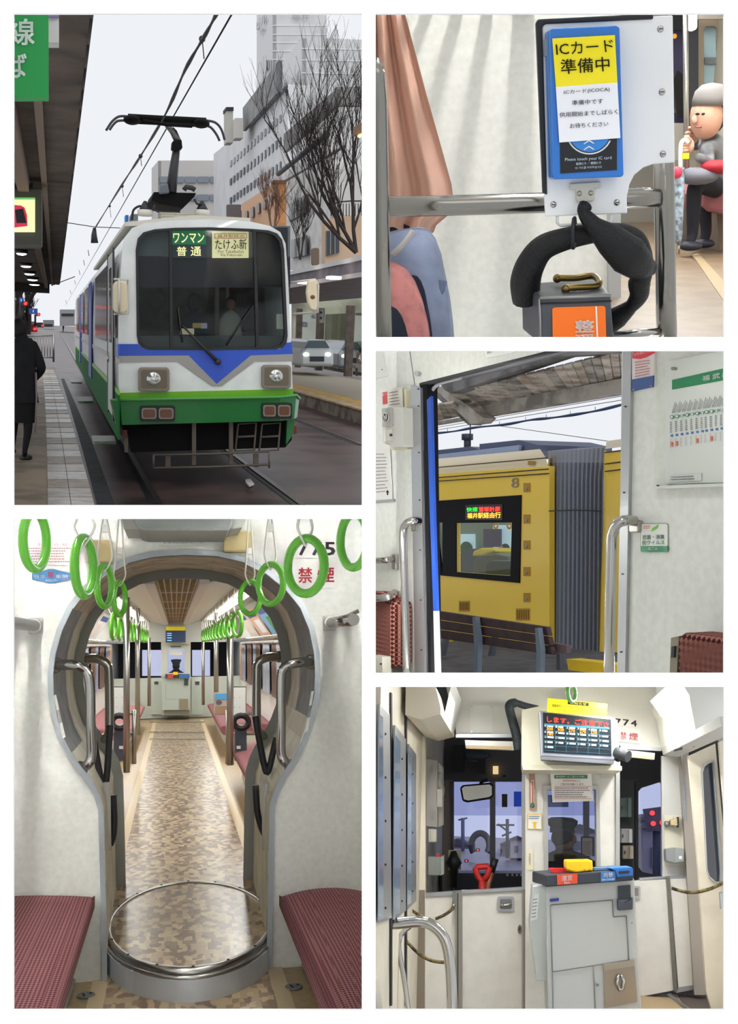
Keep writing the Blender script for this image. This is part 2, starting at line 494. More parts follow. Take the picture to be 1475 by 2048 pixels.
    for x, y in ((608, 567), (667, 558)):
        p = F(x, y, 1.24)
        o = solo(k, 'downlight', 'glowing round downlight under the far shelter roof ' + ('by the right mirror' if x < 640 else 'above the middle glass pane'), 'light',
                 G().prism([p + V((.16 * math.cos(t * .52), .3 * math.sin(t * .52), 0)) for t in range(12)], (0, 0, .05)), M((255, 246, 226), 0.5, emit=5))
    t_ = thing(k, 'push_button_box', 'small grey control box fixed to the shelter post', 'control box', D(642, 632, 37.2))
    plate(t_, 'case', R4(638, 618, 647, 646), 36.9, .1, M((150, 148, 140), 0.5), .01)
    plate(t_, 'button', OV(642, 625, 2, 2.5, 10), 36.85, .05, BLACK); plate(t_, 'button', OV(642, 636, 2, 2.5, 10), 36.85, .05, BLACK)
    bench = thing(k, 'platform_bench', 'grey metal bench at the edge of the far platform', 'bench', F(722, 760, RW))
    for x in (712, 730): plate(bench, 'leg', R4(x, 735, x + 3, 752), 30, .1, DARK)
    plate(bench, 'seat', R4(711, 731, 733, 736), 29.9, .5, M((120, 116, 110), .5)); plate(bench, 'sign_board', R4(713, 705, 724, 727), 29.9, .05, M((96, 76, 62), .5))
    ptext(bench, '4', (716, 709, 721, 722), 29.88, WHITE)
    # parked cars seen through the glass
    for i, (x0, x1, y, v, lab, col) in enumerate(((600, 668, 733, 44, 'silver car with lit headlamps behind the shelter glass', (176, 182, 184)), (676, 733, 736, 46, 'pale grey car behind the rightmost glass pane', (150, 158, 164)))):
        t_ = thing(k, 'car', lab, 'car', D((x0 + x1) / 2, y, v))
        body = [(x0, y), (x0, y - 28), (x0 + 6, y - 36), (x0 + 16, y - 54), (x1 - 16, y - 54), (x1 - 6, y - 36), (x1, y - 28), (x1, y)]
        part(t_, 'body', G().prism(k.P(body, v), (0, 4.0, 0)), M(col, 0.25, 0.3), .12)
        plate(t_, 'windscreen', [(x0 + 9, y - 37), (x0 + 18, y - 52), (x1 - 18, y - 52), (x1 - 9, y - 37)], v - .05, .05, M((60, 74, 80), .1))
        for cx in (x0 + 12, x1 - 12):
            plate(t_, 'headlamp', OV(cx, y - 24, 6, 4, 12), v - .06, .06, M((255, 250, 230), .3, emit=2.5 if i == 0 else .6))
        plate(t_, 'grille', R4(x0 + 20, y - 20, x1 - 20, y - 10), v - .06, .06, DARK)
    # pale wall behind the shelter
    solo(k, 'shop_front', 'pale yellow-green shop front behind the shelter glass', 'building', G().prism(k.P(R4(586, 560, 734, 700), 60), (0, .5, 0)), M((170, 172, 150), .6, noise=.35, scale=.5))
    # --- left canopy
    CWt = 1.10
    dk = M((84, 72, 64), 0.8, noise=.25, scale=3)
    ur = F(180, 27, CWt).x
    rf = thing(k, 'platform_canopy', 'long dark brown canopy roof over the left platform', 'canopy', V((-1, 20, CWt)))
    part(rf, 'soffit', G().box((-3.2, 3.3, CWt), (ur, 33, CWt + .05)), dk)
    part(rf, 'roof_sheet', G().box((-3.2, 3.3, CWt + .06), (ur + .02, 33, CWt + .16)), M((40, 36, 36), .8))
    for i in range(26):
        v = 3.5 * (1.092 ** i)
        if v < 33: part(rf, 'gutter_clip', G().box((ur, v, CWt - .02), (ur + .01, v + .10, CWt + .05)), dk)
    part(rf, 'beam', G().box((-.27, 5.6, CWt - .12), (-.19, 33, CWt)), M((112, 92, 78), .7))
    part(rf, 'beam', G().box((-.10, 5.6, CWt - .04), (-.06, 33, CWt)), M((120, 104, 92), .7))
    part(rf, 'end_beam', G().box((-3.2, 32.8, CWt - .25), (-.15, 33.1, CWt)), M((44, 38, 34), .8))
    part(rf, 'cross_beam', G().box((-3.2, 11.2, CWt - .12), (-.2, 11.5, CWt)), M((36, 32, 30), .8))
    for i, (x, y) in enumerate(((43, 503), (52, 529), (59, 545), (65, 557), (69, 567), (72, 576))):
        p = F(x, y, CWt - .03); r = .0042 * p.y
        t_ = thing(k, 'canopy_downlight', 'glowing white downlight in the left canopy, ' + ('one nearest the hanging monitor', 'second one beyond the hanging monitor', 'third one beyond the hanging monitor', 'fourth one beyond the hanging monitor', 'fifth one beyond the hanging monitor', 'last one at the far canopy end')[i], 'light', p, 'row of downlights in the left canopy')
        part(t_, 'can', G().tube([p + V((0, 0, .03)), p - V((0, 0, .03))], r * 1.25, 14), DARK)
        part(t_, 'diffuser', G().ball(p - V((0, 0, .03)), (r, r, .03)), M((255, 252, 240), .4, emit=6))
    sg = thing(k, 'station_sign', 'green hanging station sign with white characters, cut by the frame', 'sign', D(30, 190, 3.1))
    plate(sg, 'panel', R4(-120, 6, 97, 194), 3.1, .06, M((8, 132, 58), .45))
    wt = M((232, 240, 235), .5)
    ptext(sg, '線', (14, 38, 69, 91), 3.1, wt, .012, .004); ptext(sg, 'ば', (10, 108, 53, 157), 3.1, wt, .012, .004)
    ptext(sg, '武', (-70, 38, -2, 91), 3.1, wt, .012, .004); ptext(sg, '乗', (-70, 108, -2, 157), 3.1, wt, .012, .004)
    sb = thing(k, 'sign_box', 'narrow grey-white sign box with a lilac top behind the green sign', 'sign', D(105, 85, 3.25))
    plate(sb, 'case', R4(97, 6, 118, 85), 3.25, .06, M((186, 184, 182), .5)); plate(sb, 'lilac_band', R4(97, 6, 118, 33), 3.24, .01, M((120, 110, 160), .5))
    mo = thing(k, 'information_monitor', 'dark grey hanging monitor showing a pink tram', 'monitor', D(50, 495, 9))
    plate(mo, 'case', RR(-60, 376, 84, 492, 5), 9.05, .3, M((74, 72, 66), .6), .01)
    plate(mo, 'screen', R4(-50, 395, 70, 464), 9.02, .02, M((226, 236, 170), .4, emit=.9))
    plate(mo, 'green_bar', R4(-50, 395, 70, 399), 9.0, .01, M((110, 190, 110), .4, emit=.6))
    tp = plate(mo, 'pictured_tram', [(-30, 412), (20, 409), (42, 411), (49, 415), (54, 430), (55, 452), (30, 455), (-30, 456)], 9.0, .01, M((214, 50, 86), .4, emit=.5))
    plate(mo, 'pictured_window', [(30, 420), (46, 417), (53, 446), (33, 446)], 8.99, .01, DARK)
    plate(mo, 'bracket', R4(20, 366, 66, 376), 9.1, .1, BLACK)
    # --- walking person on the left platform
    t_ = thing(k, 'person', 'person in a black coat, skirt and tights walking away along the platform', 'person', F(50, 919, PW))
    v = F(50, 919, PW).y
    px = lambda x, y, dv=0: D(x, y, v + dv)
    s_ = v / 2200.0
    J = {'pelvis': (px(44, 800), (17 * s_, 14 * s_)), 'waist': (px(45, 750), (19 * s_, 14 * s_)), 'chest': (px(48, 700), (24 * s_, 15 * s_)), 'neck': (px(44, 668), 9 * s_), 'nape': (px(41, 655), 8 * s_),
         'shl': (px(24, 690), 10 * s_), 'ell': (px(12, 740), 8 * s_), 'wrl': (px(16, 780, -.15), 6 * s_),
         'shr': (px(68, 692), 11 * s_), 'elr': (px(84, 738), 9.5 * s_), 'wrr': (px(68, 758, .3), 7 * s_),
         'hipl': (px(30, 806), 12 * s_), 'knl': (px(27, 860, .12), 8 * s_), 'anl': (px(24, 900, .35), 5.5 * s_), 'tol': (px(24, 908, .1), 5 * s_),
         'hipr': (px(56, 806), 12 * s_), 'knr': (px(56, 862, -.05), 8.5 * s_), 'anr': (px(49, 905, -.05), 5 * s_), 'tor': (px(52, 916, .16), 5 * s_)}
    E = [('pelvis', 'waist'), ('waist', 'chest'), ('chest', 'neck'), ('neck', 'nape'), ('chest', 'shl'), ('shl', 'ell'), ('ell', 'wrl'), ('chest', 'shr'), ('shr', 'elr'), ('elr', 'wrr'),
         ('pelvis', 'hipl'), ('hipl', 'knl'), ('knl', 'anl'), ('anl', 'tol'), ('pelvis', 'hipr'), ('hipr', 'knr'), ('knr', 'anr'), ('anr', 'tor')]
    cloth = M((20, 21, 27), .85, noise=.3, scale=9)
    bd = skinned(t_, 'body', J, E, cloth, 'pelvis')
    part(t_, 'hair', G().ball(px(38, 657), (15 * s_, 15 * s_, 19 * s_)), M((10, 9, 10), .7))
    part(t_, 'coat', G().loft([[px(c + rx * math.cos(q * .3927), y, ry * s_ * math.sin(q * .3927)) for q in range(16)] for c, y, rx, ry in ((46, 676, 16, 12), (47, 690, 29, 18), (47, 730, 25, 17), (46, 780, 28, 20), (47, 806, 31, 21))]), cloth)
    part(t_, 'skirt', G().loft([[px(c + rx * math.cos(q * .3927), y, ry * s_ * math.sin(q * .3927)) for q in range(16)] for c, y, rx, ry in ((47, 795, 26, 18), (45, 825, 27, 19), (44, 846, 26, 18))]), M((14, 14, 17), .9))
    part(t_, 'shoe', G().ball(px(52, 915, .05), (12 * s_, .14, 7 * s_)), BLACK); part(t_, 'shoe', G().ball(px(23, 902, .3), (9 * s_, .12, 7 * s_)), BLACK)
    bag = thing(k, 'shoulder_bag', 'black shoulder bag with a hanging pale strap worn by the walking person', 'bag', px(70, 800))
    part(bag, 'pouch', G().ball(px(66, 752, .25), (8 * s_, .12, 12 * s_)), BLACK); part(bag, 'strap', G().tube([px(72, 745, -.1), px(73, 800, -.1), px(70, 865, -.1)], .012, 6), M((150, 130, 140), .7))
    # --- crowd barrier, distant street
    t_ = thing(k, 'crowd_barrier', 'low grey metal crowd barrier at the far end of the platform', 'barrier', F(82, 722, PW))
    vb = F(82, 722, PW).y
    for a, b in (((48, 671), (108, 671)), ((48, 715), (108, 715))): part(t_, 'rail', G().tube([D(*a, vb), D(*b, vb)], .035, 6), STEEL)
    for i in range(11): part(t_, 'bar', G().tube([D(50 + i * 5.6, 671, vb), D(50 + i * 5.6, 715, vb)], .018, 5), STEEL)
    part(t_, 'post', G().tube([D(107, 668, vb), D(107, 724, vb)], .05, 6), STEEL)
    rnd = random.Random(5)
    red = M((255, 30, 30), .4, emit=6)
    for i, (x, y, sc) in enumerate(((58, 664, 1.5), (77, 655, 1.0), (92, 652, .7), (63, 652, .9), (101, 650, .55))):
        v = F(x, y + 2, G0).y
        t_ = thing(k, 'distant_car', ('dark red car', 'black car', 'white car', 'grey car', 'silver car')[i] + ' with red tail lights queuing up the distant street', 'car', D(x, y, v))
        w = 11 * sc
        plate(t_, 'body', [(x - w, y), (x - w, y - 5 * sc), (x - .7 * w, y - 10 * sc), (x + .7 * w, y - 10 * sc), (x + w, y - 5 * sc), (x + w, y)], v, 4, M(((90, 20, 24), (30, 30, 34), (190, 190, 192), (90, 92, 96), (150, 152, 156))[i], .3))
        for dx in (-.72, .72): plate(t_, 'tail_light', OV(x + dx * w, y - 4 * sc, 2.4 * sc, 1.8 * sc, 8), v - .3, .3, red)
    for i, (x, y, r, lab) in enumerate(((51, 607, 3.2, 'red traffic signal by the bare roadside trees'), (77, 629, 2.2, 'red traffic signal further up the street'))):
        v = 70 + 50 * i
        t_ = thing(k, 'traffic_signal', lab, 'traffic light', D(x, y, v))
        plate(t_, 'housing', RR(x - r * 3, y - r * 1.5, x + r * 1.6, y + r * 1.5, r), v, .4, DARK); plate(t_, 'lamp', OV(x, y, r, r, 12), v - .2, .1, red)
        part(t_, 'pole', G().tube([D(x - 3 * r, y, v + .5), D(x - 3 * r, 652, v + .5)], .12, 6), DARK)
    for x0, y0, x1, y1, lab in ((38, 595, 47, 607, 'small blue round road sign beside the red signal'), (58, 617, 75, 628, 'wide blue direction sign over the distant street')):
        t_ = thing(k, 'road_sign', lab, 'sign', D(x0, y1, 90))
        plate(t_, 'panel', R4(x0, y0, x1, y1), 90, .2, M((30, 80, 170), .5)); plate(t_, 'arrow', R4((x0 + x1) / 2 - 1, y0 + 3, (x0 + x1) / 2 + 1, y1 - 3), 89.9, .1, WHITE)
    def tree(name, label, base, h, n, seed, col, spread, lean=(0, 0), cat='tree', r0=.12, depth=5):
        rr = random.Random(seed); g_ = G(); gt = G(); t2 = thing(k, name, label, cat, base)
        def grow(p, d, l, r, lv, gg):
            q = [p]
            for i in range(3):
                d = (d + V((rr.uniform(-1, 1), rr.uniform(-1, 1) * .5, rr.uniform(-.6, 1))) * .10).normalized(); q.append(q[-1] + d * l / 3)
            gg.tube(q, [r, r * .9, r * .8, r * .66], 5 if lv < 2 else 3, cap=False)
            if lv >= depth: return
            for i in range(n if lv else n + 2):
                ax = V((rr.uniform(-1, 1) * spread, rr.uniform(-1, 1) * spread * .6, rr.uniform(.3, 1.1)))
                grow(q[rr.choice((1, 2, 3, 3))], (d * .85 + ax * .62).normalized(), l * rr.uniform(.62, .86), r * .58, lv + 1, g_)
        for ln in lean: grow(base, V((ln, 0, 1)).normalized(), h, r0, 0, gt)
        part(t2, 'trunk', gt, col); part(t2, 'branches', g_, col)
        return t2
    bark = M((52, 44, 42), .9)
    for i, (x, y, h) in enumerate(((30, 650, 5.5), (56, 652, 5))):
        tree('street_tree', ('dark bare tree beside the left canopy end', 'dark bare tree beside the blue direction sign')[i], F(x, 668, G0), h, 3, 11 + i, bark, 1.0, (-.2, .2), r0=.5, depth=5)
    for i, (x0, y0, x1, y1, v, c) in enumerate(((120, 619, 150, 652, 300, (150, 152, 156)), (86, 640, 108, 654, 420, (132, 136, 142)), (27, 600, 40, 652, 200, (96, 90, 88)), (-200, 560, 20, 660, 150, (110, 104, 100)))):
        t_ = thing(k, 'distant_building', ('low grey building past the rear of the tram', 'small hazy building at the end of the street', 'dim building behind the left trees', 'long dim building beyond the left canopy')[i], 'building', D(x0, y1, v))
        plate(t_, 'block', R4(x0, y0, x1, y1), v, 20, M(c, .8)); plate(t_, 'window_band', R4(x0 + 3, y0 + 8, x1 - 3, y0 + 13), v - .2, .2, DARK)
    t_ = thing(k, 'distant_person', 'tiny dark figure crossing the street beyond the tram', 'person', F(127, 663, G0))
    v = F(127, 663, G0).y
    part(t_, 'figure', G().tube([D(126, 663, v), D(126.5, 655, v), D(127, 648, v), D(127, 645, v)], [.1, .22, .26, .1], 8).ball(D(127, 643, v), .18), M((40, 40, 46), .8))
    # --- buildings on the right
    con = M((205, 206, 206), .8, noise=.06, scale=.3); con2 = M((190, 191, 192), .8, noise=.06, scale=.3)
    win = M((70, 78, 86), .2); lines = M((224, 225, 225), .8)
    ub = 25.0
    # tower
    tw = thing(k, 'office_tower', 'tall pale tower with lettering at the top behind the white building', 'building', D(600, 200, 150))
    vt = 150.0; p0 = D(545, 27, vt)
    def facing(par, name, pts, v, th, m): return plate(par, name, pts, v, th, m)
    facing(tw, 'front_wall', R4(545, 14, 653, 330), vt, 2, con)
    part(tw, 'side_wall', G().prism([D(545, 14, vt), D(545, 330, vt), S(513, 330, p0.x), S(513, 14, p0.x)], (.5, 0, 0)), M((214, 215, 216), .8))
    for y in (50, 68, 84, 101, 118): facing(tw, 'floor_line', R4(545, y, 653, y + 1.6), vt - .1, .1, lines)
    gm2 = M((150, 150, 152), .6)
    ptext(tw, '福井', (581, 29, 617, 42), vt, gm2, off=.4)
    text(tw, 'ビル', [S(517, 44, p0.x), S(537, 22, p0.x), S(537, 46, p0.x), S(517, 62, p0.x)], M((110, 112, 118), .6), (-.3, 0, 0))
    text(tw, 'JA', [S(524, 62, p0.x), S(533, 54, p0.x), S(533, 66, p0.x), S(524, 73, p0.x)], M((110, 112, 118), .6), (-.3, 0, 0))
    for x in (531, 535, 540): part(tw, 'vent', G().prism([S(x, 122, p0.x - .2), S(x + 2, 120, p0.x - .2), S(x + 2, 140, p0.x - .2), S(x, 142, p0.x - .2)], (.1, 0, 0)), win)
    # upper block
    hb = thing(k, 'white_annex_block', 'white panelled block standing in front of the tower', 'building', D(660, 440, 135))
    q0 = D(603, 76, 135)
    facing(hb, 'front_wall', [(603, 74), (733, 80), (733, 440), (603, 440)], 135, 2, con)
    part(hb, 'side_wall', G().prism([D(603, 76, 135), D(603, 440, 135), S(556, 440, q0.x), S(556, 136, q0.x)], (.5, 0, 0)), M((216, 217, 217), .8))
    for y in (96, 119, 145): facing(hb, 'floor_line', [(603, y), (733, y + 2), (733, y + 4), (603, y + 1.6)], 134.9, .1, lines)
    for x in (612, 653, 694): facing(hb, 'joint_line', R4(x, 76, x + .8, 200), 134.9, .1, con2)
    # long facade
    lf = thing(k, 'long_white_building', 'long white building with four rows of small dark windows', 'building', S(500, 440, ub))
    top = [(427, 308), (447, 292), (470, 270), (575, 168)]
    part(lf, 'side_wall', G().prism([S(*p, ub) for p in top + [(575, 520), (427, 520)]], (.6, 0, 0)), M((218, 219, 221), .8, noise=.04, scale=.3))
    e = S(575, 168, ub)
    facing(lf, 'front_wall', [(575, 168), (640, 172), (640, 440), (575, 440)], e.y, 2, con)
    yl = lambda y0, x: 648 + (y0 - 648) * (x - 110) / (575.0 - 110)
    for r, (ya, h) in enumerate(((215, 15), (262, 17), (312, 17), (364, 17))):
        for i in range(17):
            x = 459 + i * 6.3 * (1 + i * .008)
            if x > 560: break
            y = yl(ya, x); hh = h * (x - 110) / 465.0
            wpart = part(lf, 'window', G().prism([S(x, y, ub - .15), S(x + 3.2, yl(ya, x + 3.2), ub - .15), S(x + 3.2, yl(ya, x + 3.2) + hh, ub - .15), S(x, y + hh, ub - .15)], (.1, 0, 0)), win if r > 0 else M((140, 146, 152), .3))
    part(lf, 'louvre_screen', G().prism([S(485, 216, ub - .8), S(553, 127, ub - .8), S(555, 184, ub - .8), S(486, 262, ub - .8)], (.4, 0, 0)), M((146, 147, 146), .7, noise=.2, scale=.6))
    part(lf, 'screen_post', G().prism([S(552, 127, ub - 1), S(557, 121, ub - 1), S(558, 184, ub - 1), S(553, 188, ub - 1)], (.4, 0, 0)), M((90, 92, 96), .6))
    ch = part(lf, 'chimney', G().prism(k.P(R4(453, 216, 466, 285), 150), (0, 2.5, 0)), M((186, 184, 176), .8)); plate(lf, 'chimney_cap', R4(452, 214, 467, 221), 149.8, 2.8, M((40, 44, 60), .7))
    part(lf, 'roof_hut', G().prism(k.P(R4(470, 236, 486, 276), 148), (0, 2.5, 0)), M((200, 198, 192), .8))
    ov = thing(k, 'dark_overhang', 'dark grey overhanging storey on the white building behind the bare tree', 'building', D(670, 300, 100))
    o0 = D(672, 178, 100)
    part(ov, 'side_wall', G().prism([D(672, 178, 100), D(672, 210, 100), S(567, 305, o0.x), S(567, 268, o0.x)], (.4, 0, 0)), M((128, 126, 124), .8))
    plate(ov, 'front_wall', R4(672, 174, 733, 210), 100, 1, M((138, 136, 134), .8))
    # nearer buildings
    wb = thing(k, 'white_corner_building', 'white tiled corner building with tall dark windows behind the tree', 'building', D(610, 520, 85))
    w0 = D(660, 240, 85)
    part(wb, 'side_wall', G().prism([D(660, 255, 85), D(660, 540, 85), S(572, 540, w0.x), S(572, 345, w0.x)], (.4, 0, 0)), M((212, 211, 208), .8, noise=.08, scale=1))
    plate(wb, 'front_wall', R4(660, 338, 733, 540), 85, 1, M((196, 195, 192), .8)); plate(wb, 'upper_wall', R4(660, 255, 733, 340), 85.5, 1, M((208, 208, 206), .8))
    for x0, y0, x1, y1, y2, y3 in ((577, 408, 612, 388, 424, 443), (581, 480, 612, 470, 510, 516)):
        f_ = part(wb, 'window', G().prism([S(x0, y0, w0.x - .2), S(x1, y1, w0.x - .2), S(x1, y2, w0.x - .2), S(x0, y3, w0.x - .2)], (.1, 0, 0)), M((48, 52, 58), .2))
        for t in (.2, .4, .6, .8):
            xa = lerp(x0, x1, t); ya = lerp(y0, y1, t); yb = lerp(y3, y2, t)
            part(f_, 'mullion', G().prism([S(xa, ya, w0.x - .3), S(xa + .9, ya, w0.x - .3), S(xa + .9, yb, w0.x - .3), S(xa, yb, w0.x - .3)], (.05, 0, 0)), M((150, 150, 150), .5))
    plate(wb, 'doorway', RR(624, 496, 638, 530, 4), 84.5, .4, M((110, 92, 78), .7))
    part(wb, 'roof_rail', G().tube([S(556, 348, w0.x - 1), S(655, 268, w0.x - 1)], .22, 6), M((62, 66, 74), .5))
    part(wb, 'roof_rail', G().tube([S(570, 362, w0.x - 1), S(690, 292, w0.x - 1)], .1, 6), M((92, 96, 104), .5))
    tb = thing(k, 'tan_building', 'orange-tan building with small windows above the tram roof', 'building', D(550, 440, 110))
    t0 = D(549, 365, 110)
    part(tb, 'side_wall', G().prism([D(549, 366, 110), D(549, 470, 110), S(483, 470, t0.x), S(483, 408, t0.x)], (.4, 0, 0)), M((214, 172, 138), .8))
    plate(tb, 'front_wall', R4(549, 364, 572, 470), 110, 1, M((200, 140, 84), .8, noise=.2, scale=.6))
    plate(tb, 'parapet', R4(547, 360, 573, 366), 109.8, 1.3, M((110, 76, 52), .8))
    for i in range(5):
        x = 489 + i * 12; y = lerp(424, 392, i / 4); part(tb, 'window', G().prism([S(x, y, t0.x - .2), S(x + 5, y - 3, t0.x - .2), S(x + 5, y + 17, t0.x - .2), S(x, y + 20, t0.x - .2)], (.1, 0, 0)), M((66, 66, 72), .3))
    bb = thing(k, 'beige_building', 'beige building with a dark window and balcony rail above the far shelter', 'building', D(690, 520, 70))
    plate(bb, 'wall', [(650, 440), (690, 430), (733, 434), (733, 540), (650, 540)], 70, 1, M((196, 168, 142), .8)); plate(bb, 'window', [(652, 462), (678, 460), (678, 505), (652, 512)], 69.8, .2, M((58, 62, 66), .2))
    for x in (660, 669): plate(bb, 'mullion', R4(x, 462, x + 1.2, 508), 69.7, .1, M((150, 150, 150), .5))
    part(bb, 'balcony_rail', G().tube([D(660, 412, 69), D(676, 404, 69), D(700, 402, 69), D(733, 402, 69)], .05, 5), DARK)
    for x in range(662, 732, 6): part(bb, 'baluster', G().tube([D(x, 407, 69), D(x, 432, 69)], .03, 4), DARK)
    gb = thing(k, 'grey_office_building', 'low grey office building with two window bands behind the pantograph', 'building', D(370, 440, 190))
    h0 = D(316, 322, 190)
    plate(gb, 'front_wall', R4(316, 321, 446, 470), 190, 3, M((192, 189, 185), .8)); part(gb, 'side_wall', G().prism([D(316, 322, 190), D(316, 470, 190), S(303, 470, h0.x), S(303, 337, h0.x)], (.5, 0, 0)), M((204, 202, 200), .8))
    for y in (353, 389):
        for i in range(5):
            x = 320 + i * 25; plate(gb, 'window', R4(x, y, x + 22, y + 12), 189.6, .3, M((128, 138, 150), .25))
    sg = thing(k, 'billboard_back', 'dark grey billboard box on a roof behind the tram', 'billboard', D(468, 440, 120))
    plate(sg, 'panel', R4(455, 409, 482, 438), 120, 1, M((100, 94, 96), .8)); plate(sg, 'stand', R4(458, 438, 480, 450), 120.3, .6, DARK)
    t_ = thing(k, 'wall_lamp', 'lit orange lamp at the edge of the brown eave by the bare tree', 'light', D(722, 270, 30))
    plate(t_, 'eave', [(713, 250), (733, 246), (733, 268), (712, 268)], 30, .4, M((110, 86, 66), .7)); plate(t_, 'bulb', OV(722, 270, 4, 3, 10), 29.9, .2, M((255, 190, 110), .4, emit=4))
    # bare trees
    b1 = F(726, 640, G0 + 2.2); b1 = D(712, 505, 48)
    tree('bare_street_tree', 'large bare tree with fine upswept branches above the far shelter', b1, 2.9, 3, 24, bark, 1.0, (-.2, -.75, -1.3), r0=.10, depth=5)
    tree('bare_shrub_tree', 'small reddish bare tree in front of the tan building', D(548, 470, 80), 1.5, 3, 8, M((110, 78, 64), .9), 1.0, (-.3, .1), r0=.07, depth=5)
    tree('bare_young_tree', 'small dark bare tree in front of the white corner building', D(600, 520, 60), 1.3, 3, 15, bark, 1.0, (-.3, .2), r0=.05, depth=5)
    # --- overhead line
    wire = M((28, 30, 36), .5)
    c0 = F(464, 27, 3.2)
    solo(k, 'contact_wire', 'thin straight overhead contact wire beside the thick catenary cable', 'wire', G().tube([V((c0.x, 11.0, 3.2)), V((c0.x, 60, 3.2)), V((c0.x, 200, 3.2))], .011, 6), wire)
    def cat(px, py, v): return D(px, py, v)
    pts = smooth_path([D(437, 20, 11.0), D(410, 70, 11.9), D(370, 140, 13.2), D(331, 228, 15.5), D(281, 312, 19), D(241, 374, 24), D(190, 456, 38)], 6)
    cw = thing(k, 'catenary_cable', 'thick dark overhead cable with hangers running down to the insulator', 'cable', pts[-1])
    part(cw, 'cable', G().tube(pts, [.019 + .006 * math.sin(i * 1.3) for i in range(len(pts))], 6), wire)
    for (x, y), (x2, y2) in (((404, 78), (408, 118)), ((281, 312), (283, 332)), ((244, 372), (247, 394)), ((219, 412), (222, 435))):
        v = {404: 12.1, 281: 19, 244: 23.7, 219: 30}[x]
        part(cw, 'hanger', G().tube([D(x, y, v), D(x2, y2, v)], .006, 5), wire); part(cw, 'clamp', G().ball(D(x, y, v), .035, 8, 6), wire)
    part(cw, 'insulator', G().tube([D(189, 456, 38), D(188, 470, 38), D(189, 486, 38)], [.05, .09, .12], 8), wire)
    for i in range(6): part(cw, 'hanger', G().tube([D(176 - i * 9, 500 + i * 20, 42 + i * 9), D(178 - i * 9, 512 + i * 19, 42 + i * 9)], .012, 4), wire)
    solo(k, 'span_wire', 'thin span wire stretched across between canopy and tram', 'wire', G().tube([D(132, 445, 37), D(190, 454, 38), D(240, 456, 39)], .014, 5), wire)
    solo(k, 'span_wire', 'thin far span wire crossing the street low over the traffic', 'wire', G().tube([D(106, 570, 80), D(150, 553, 80)], .03, 5), wire)
    return k
k1 = street()
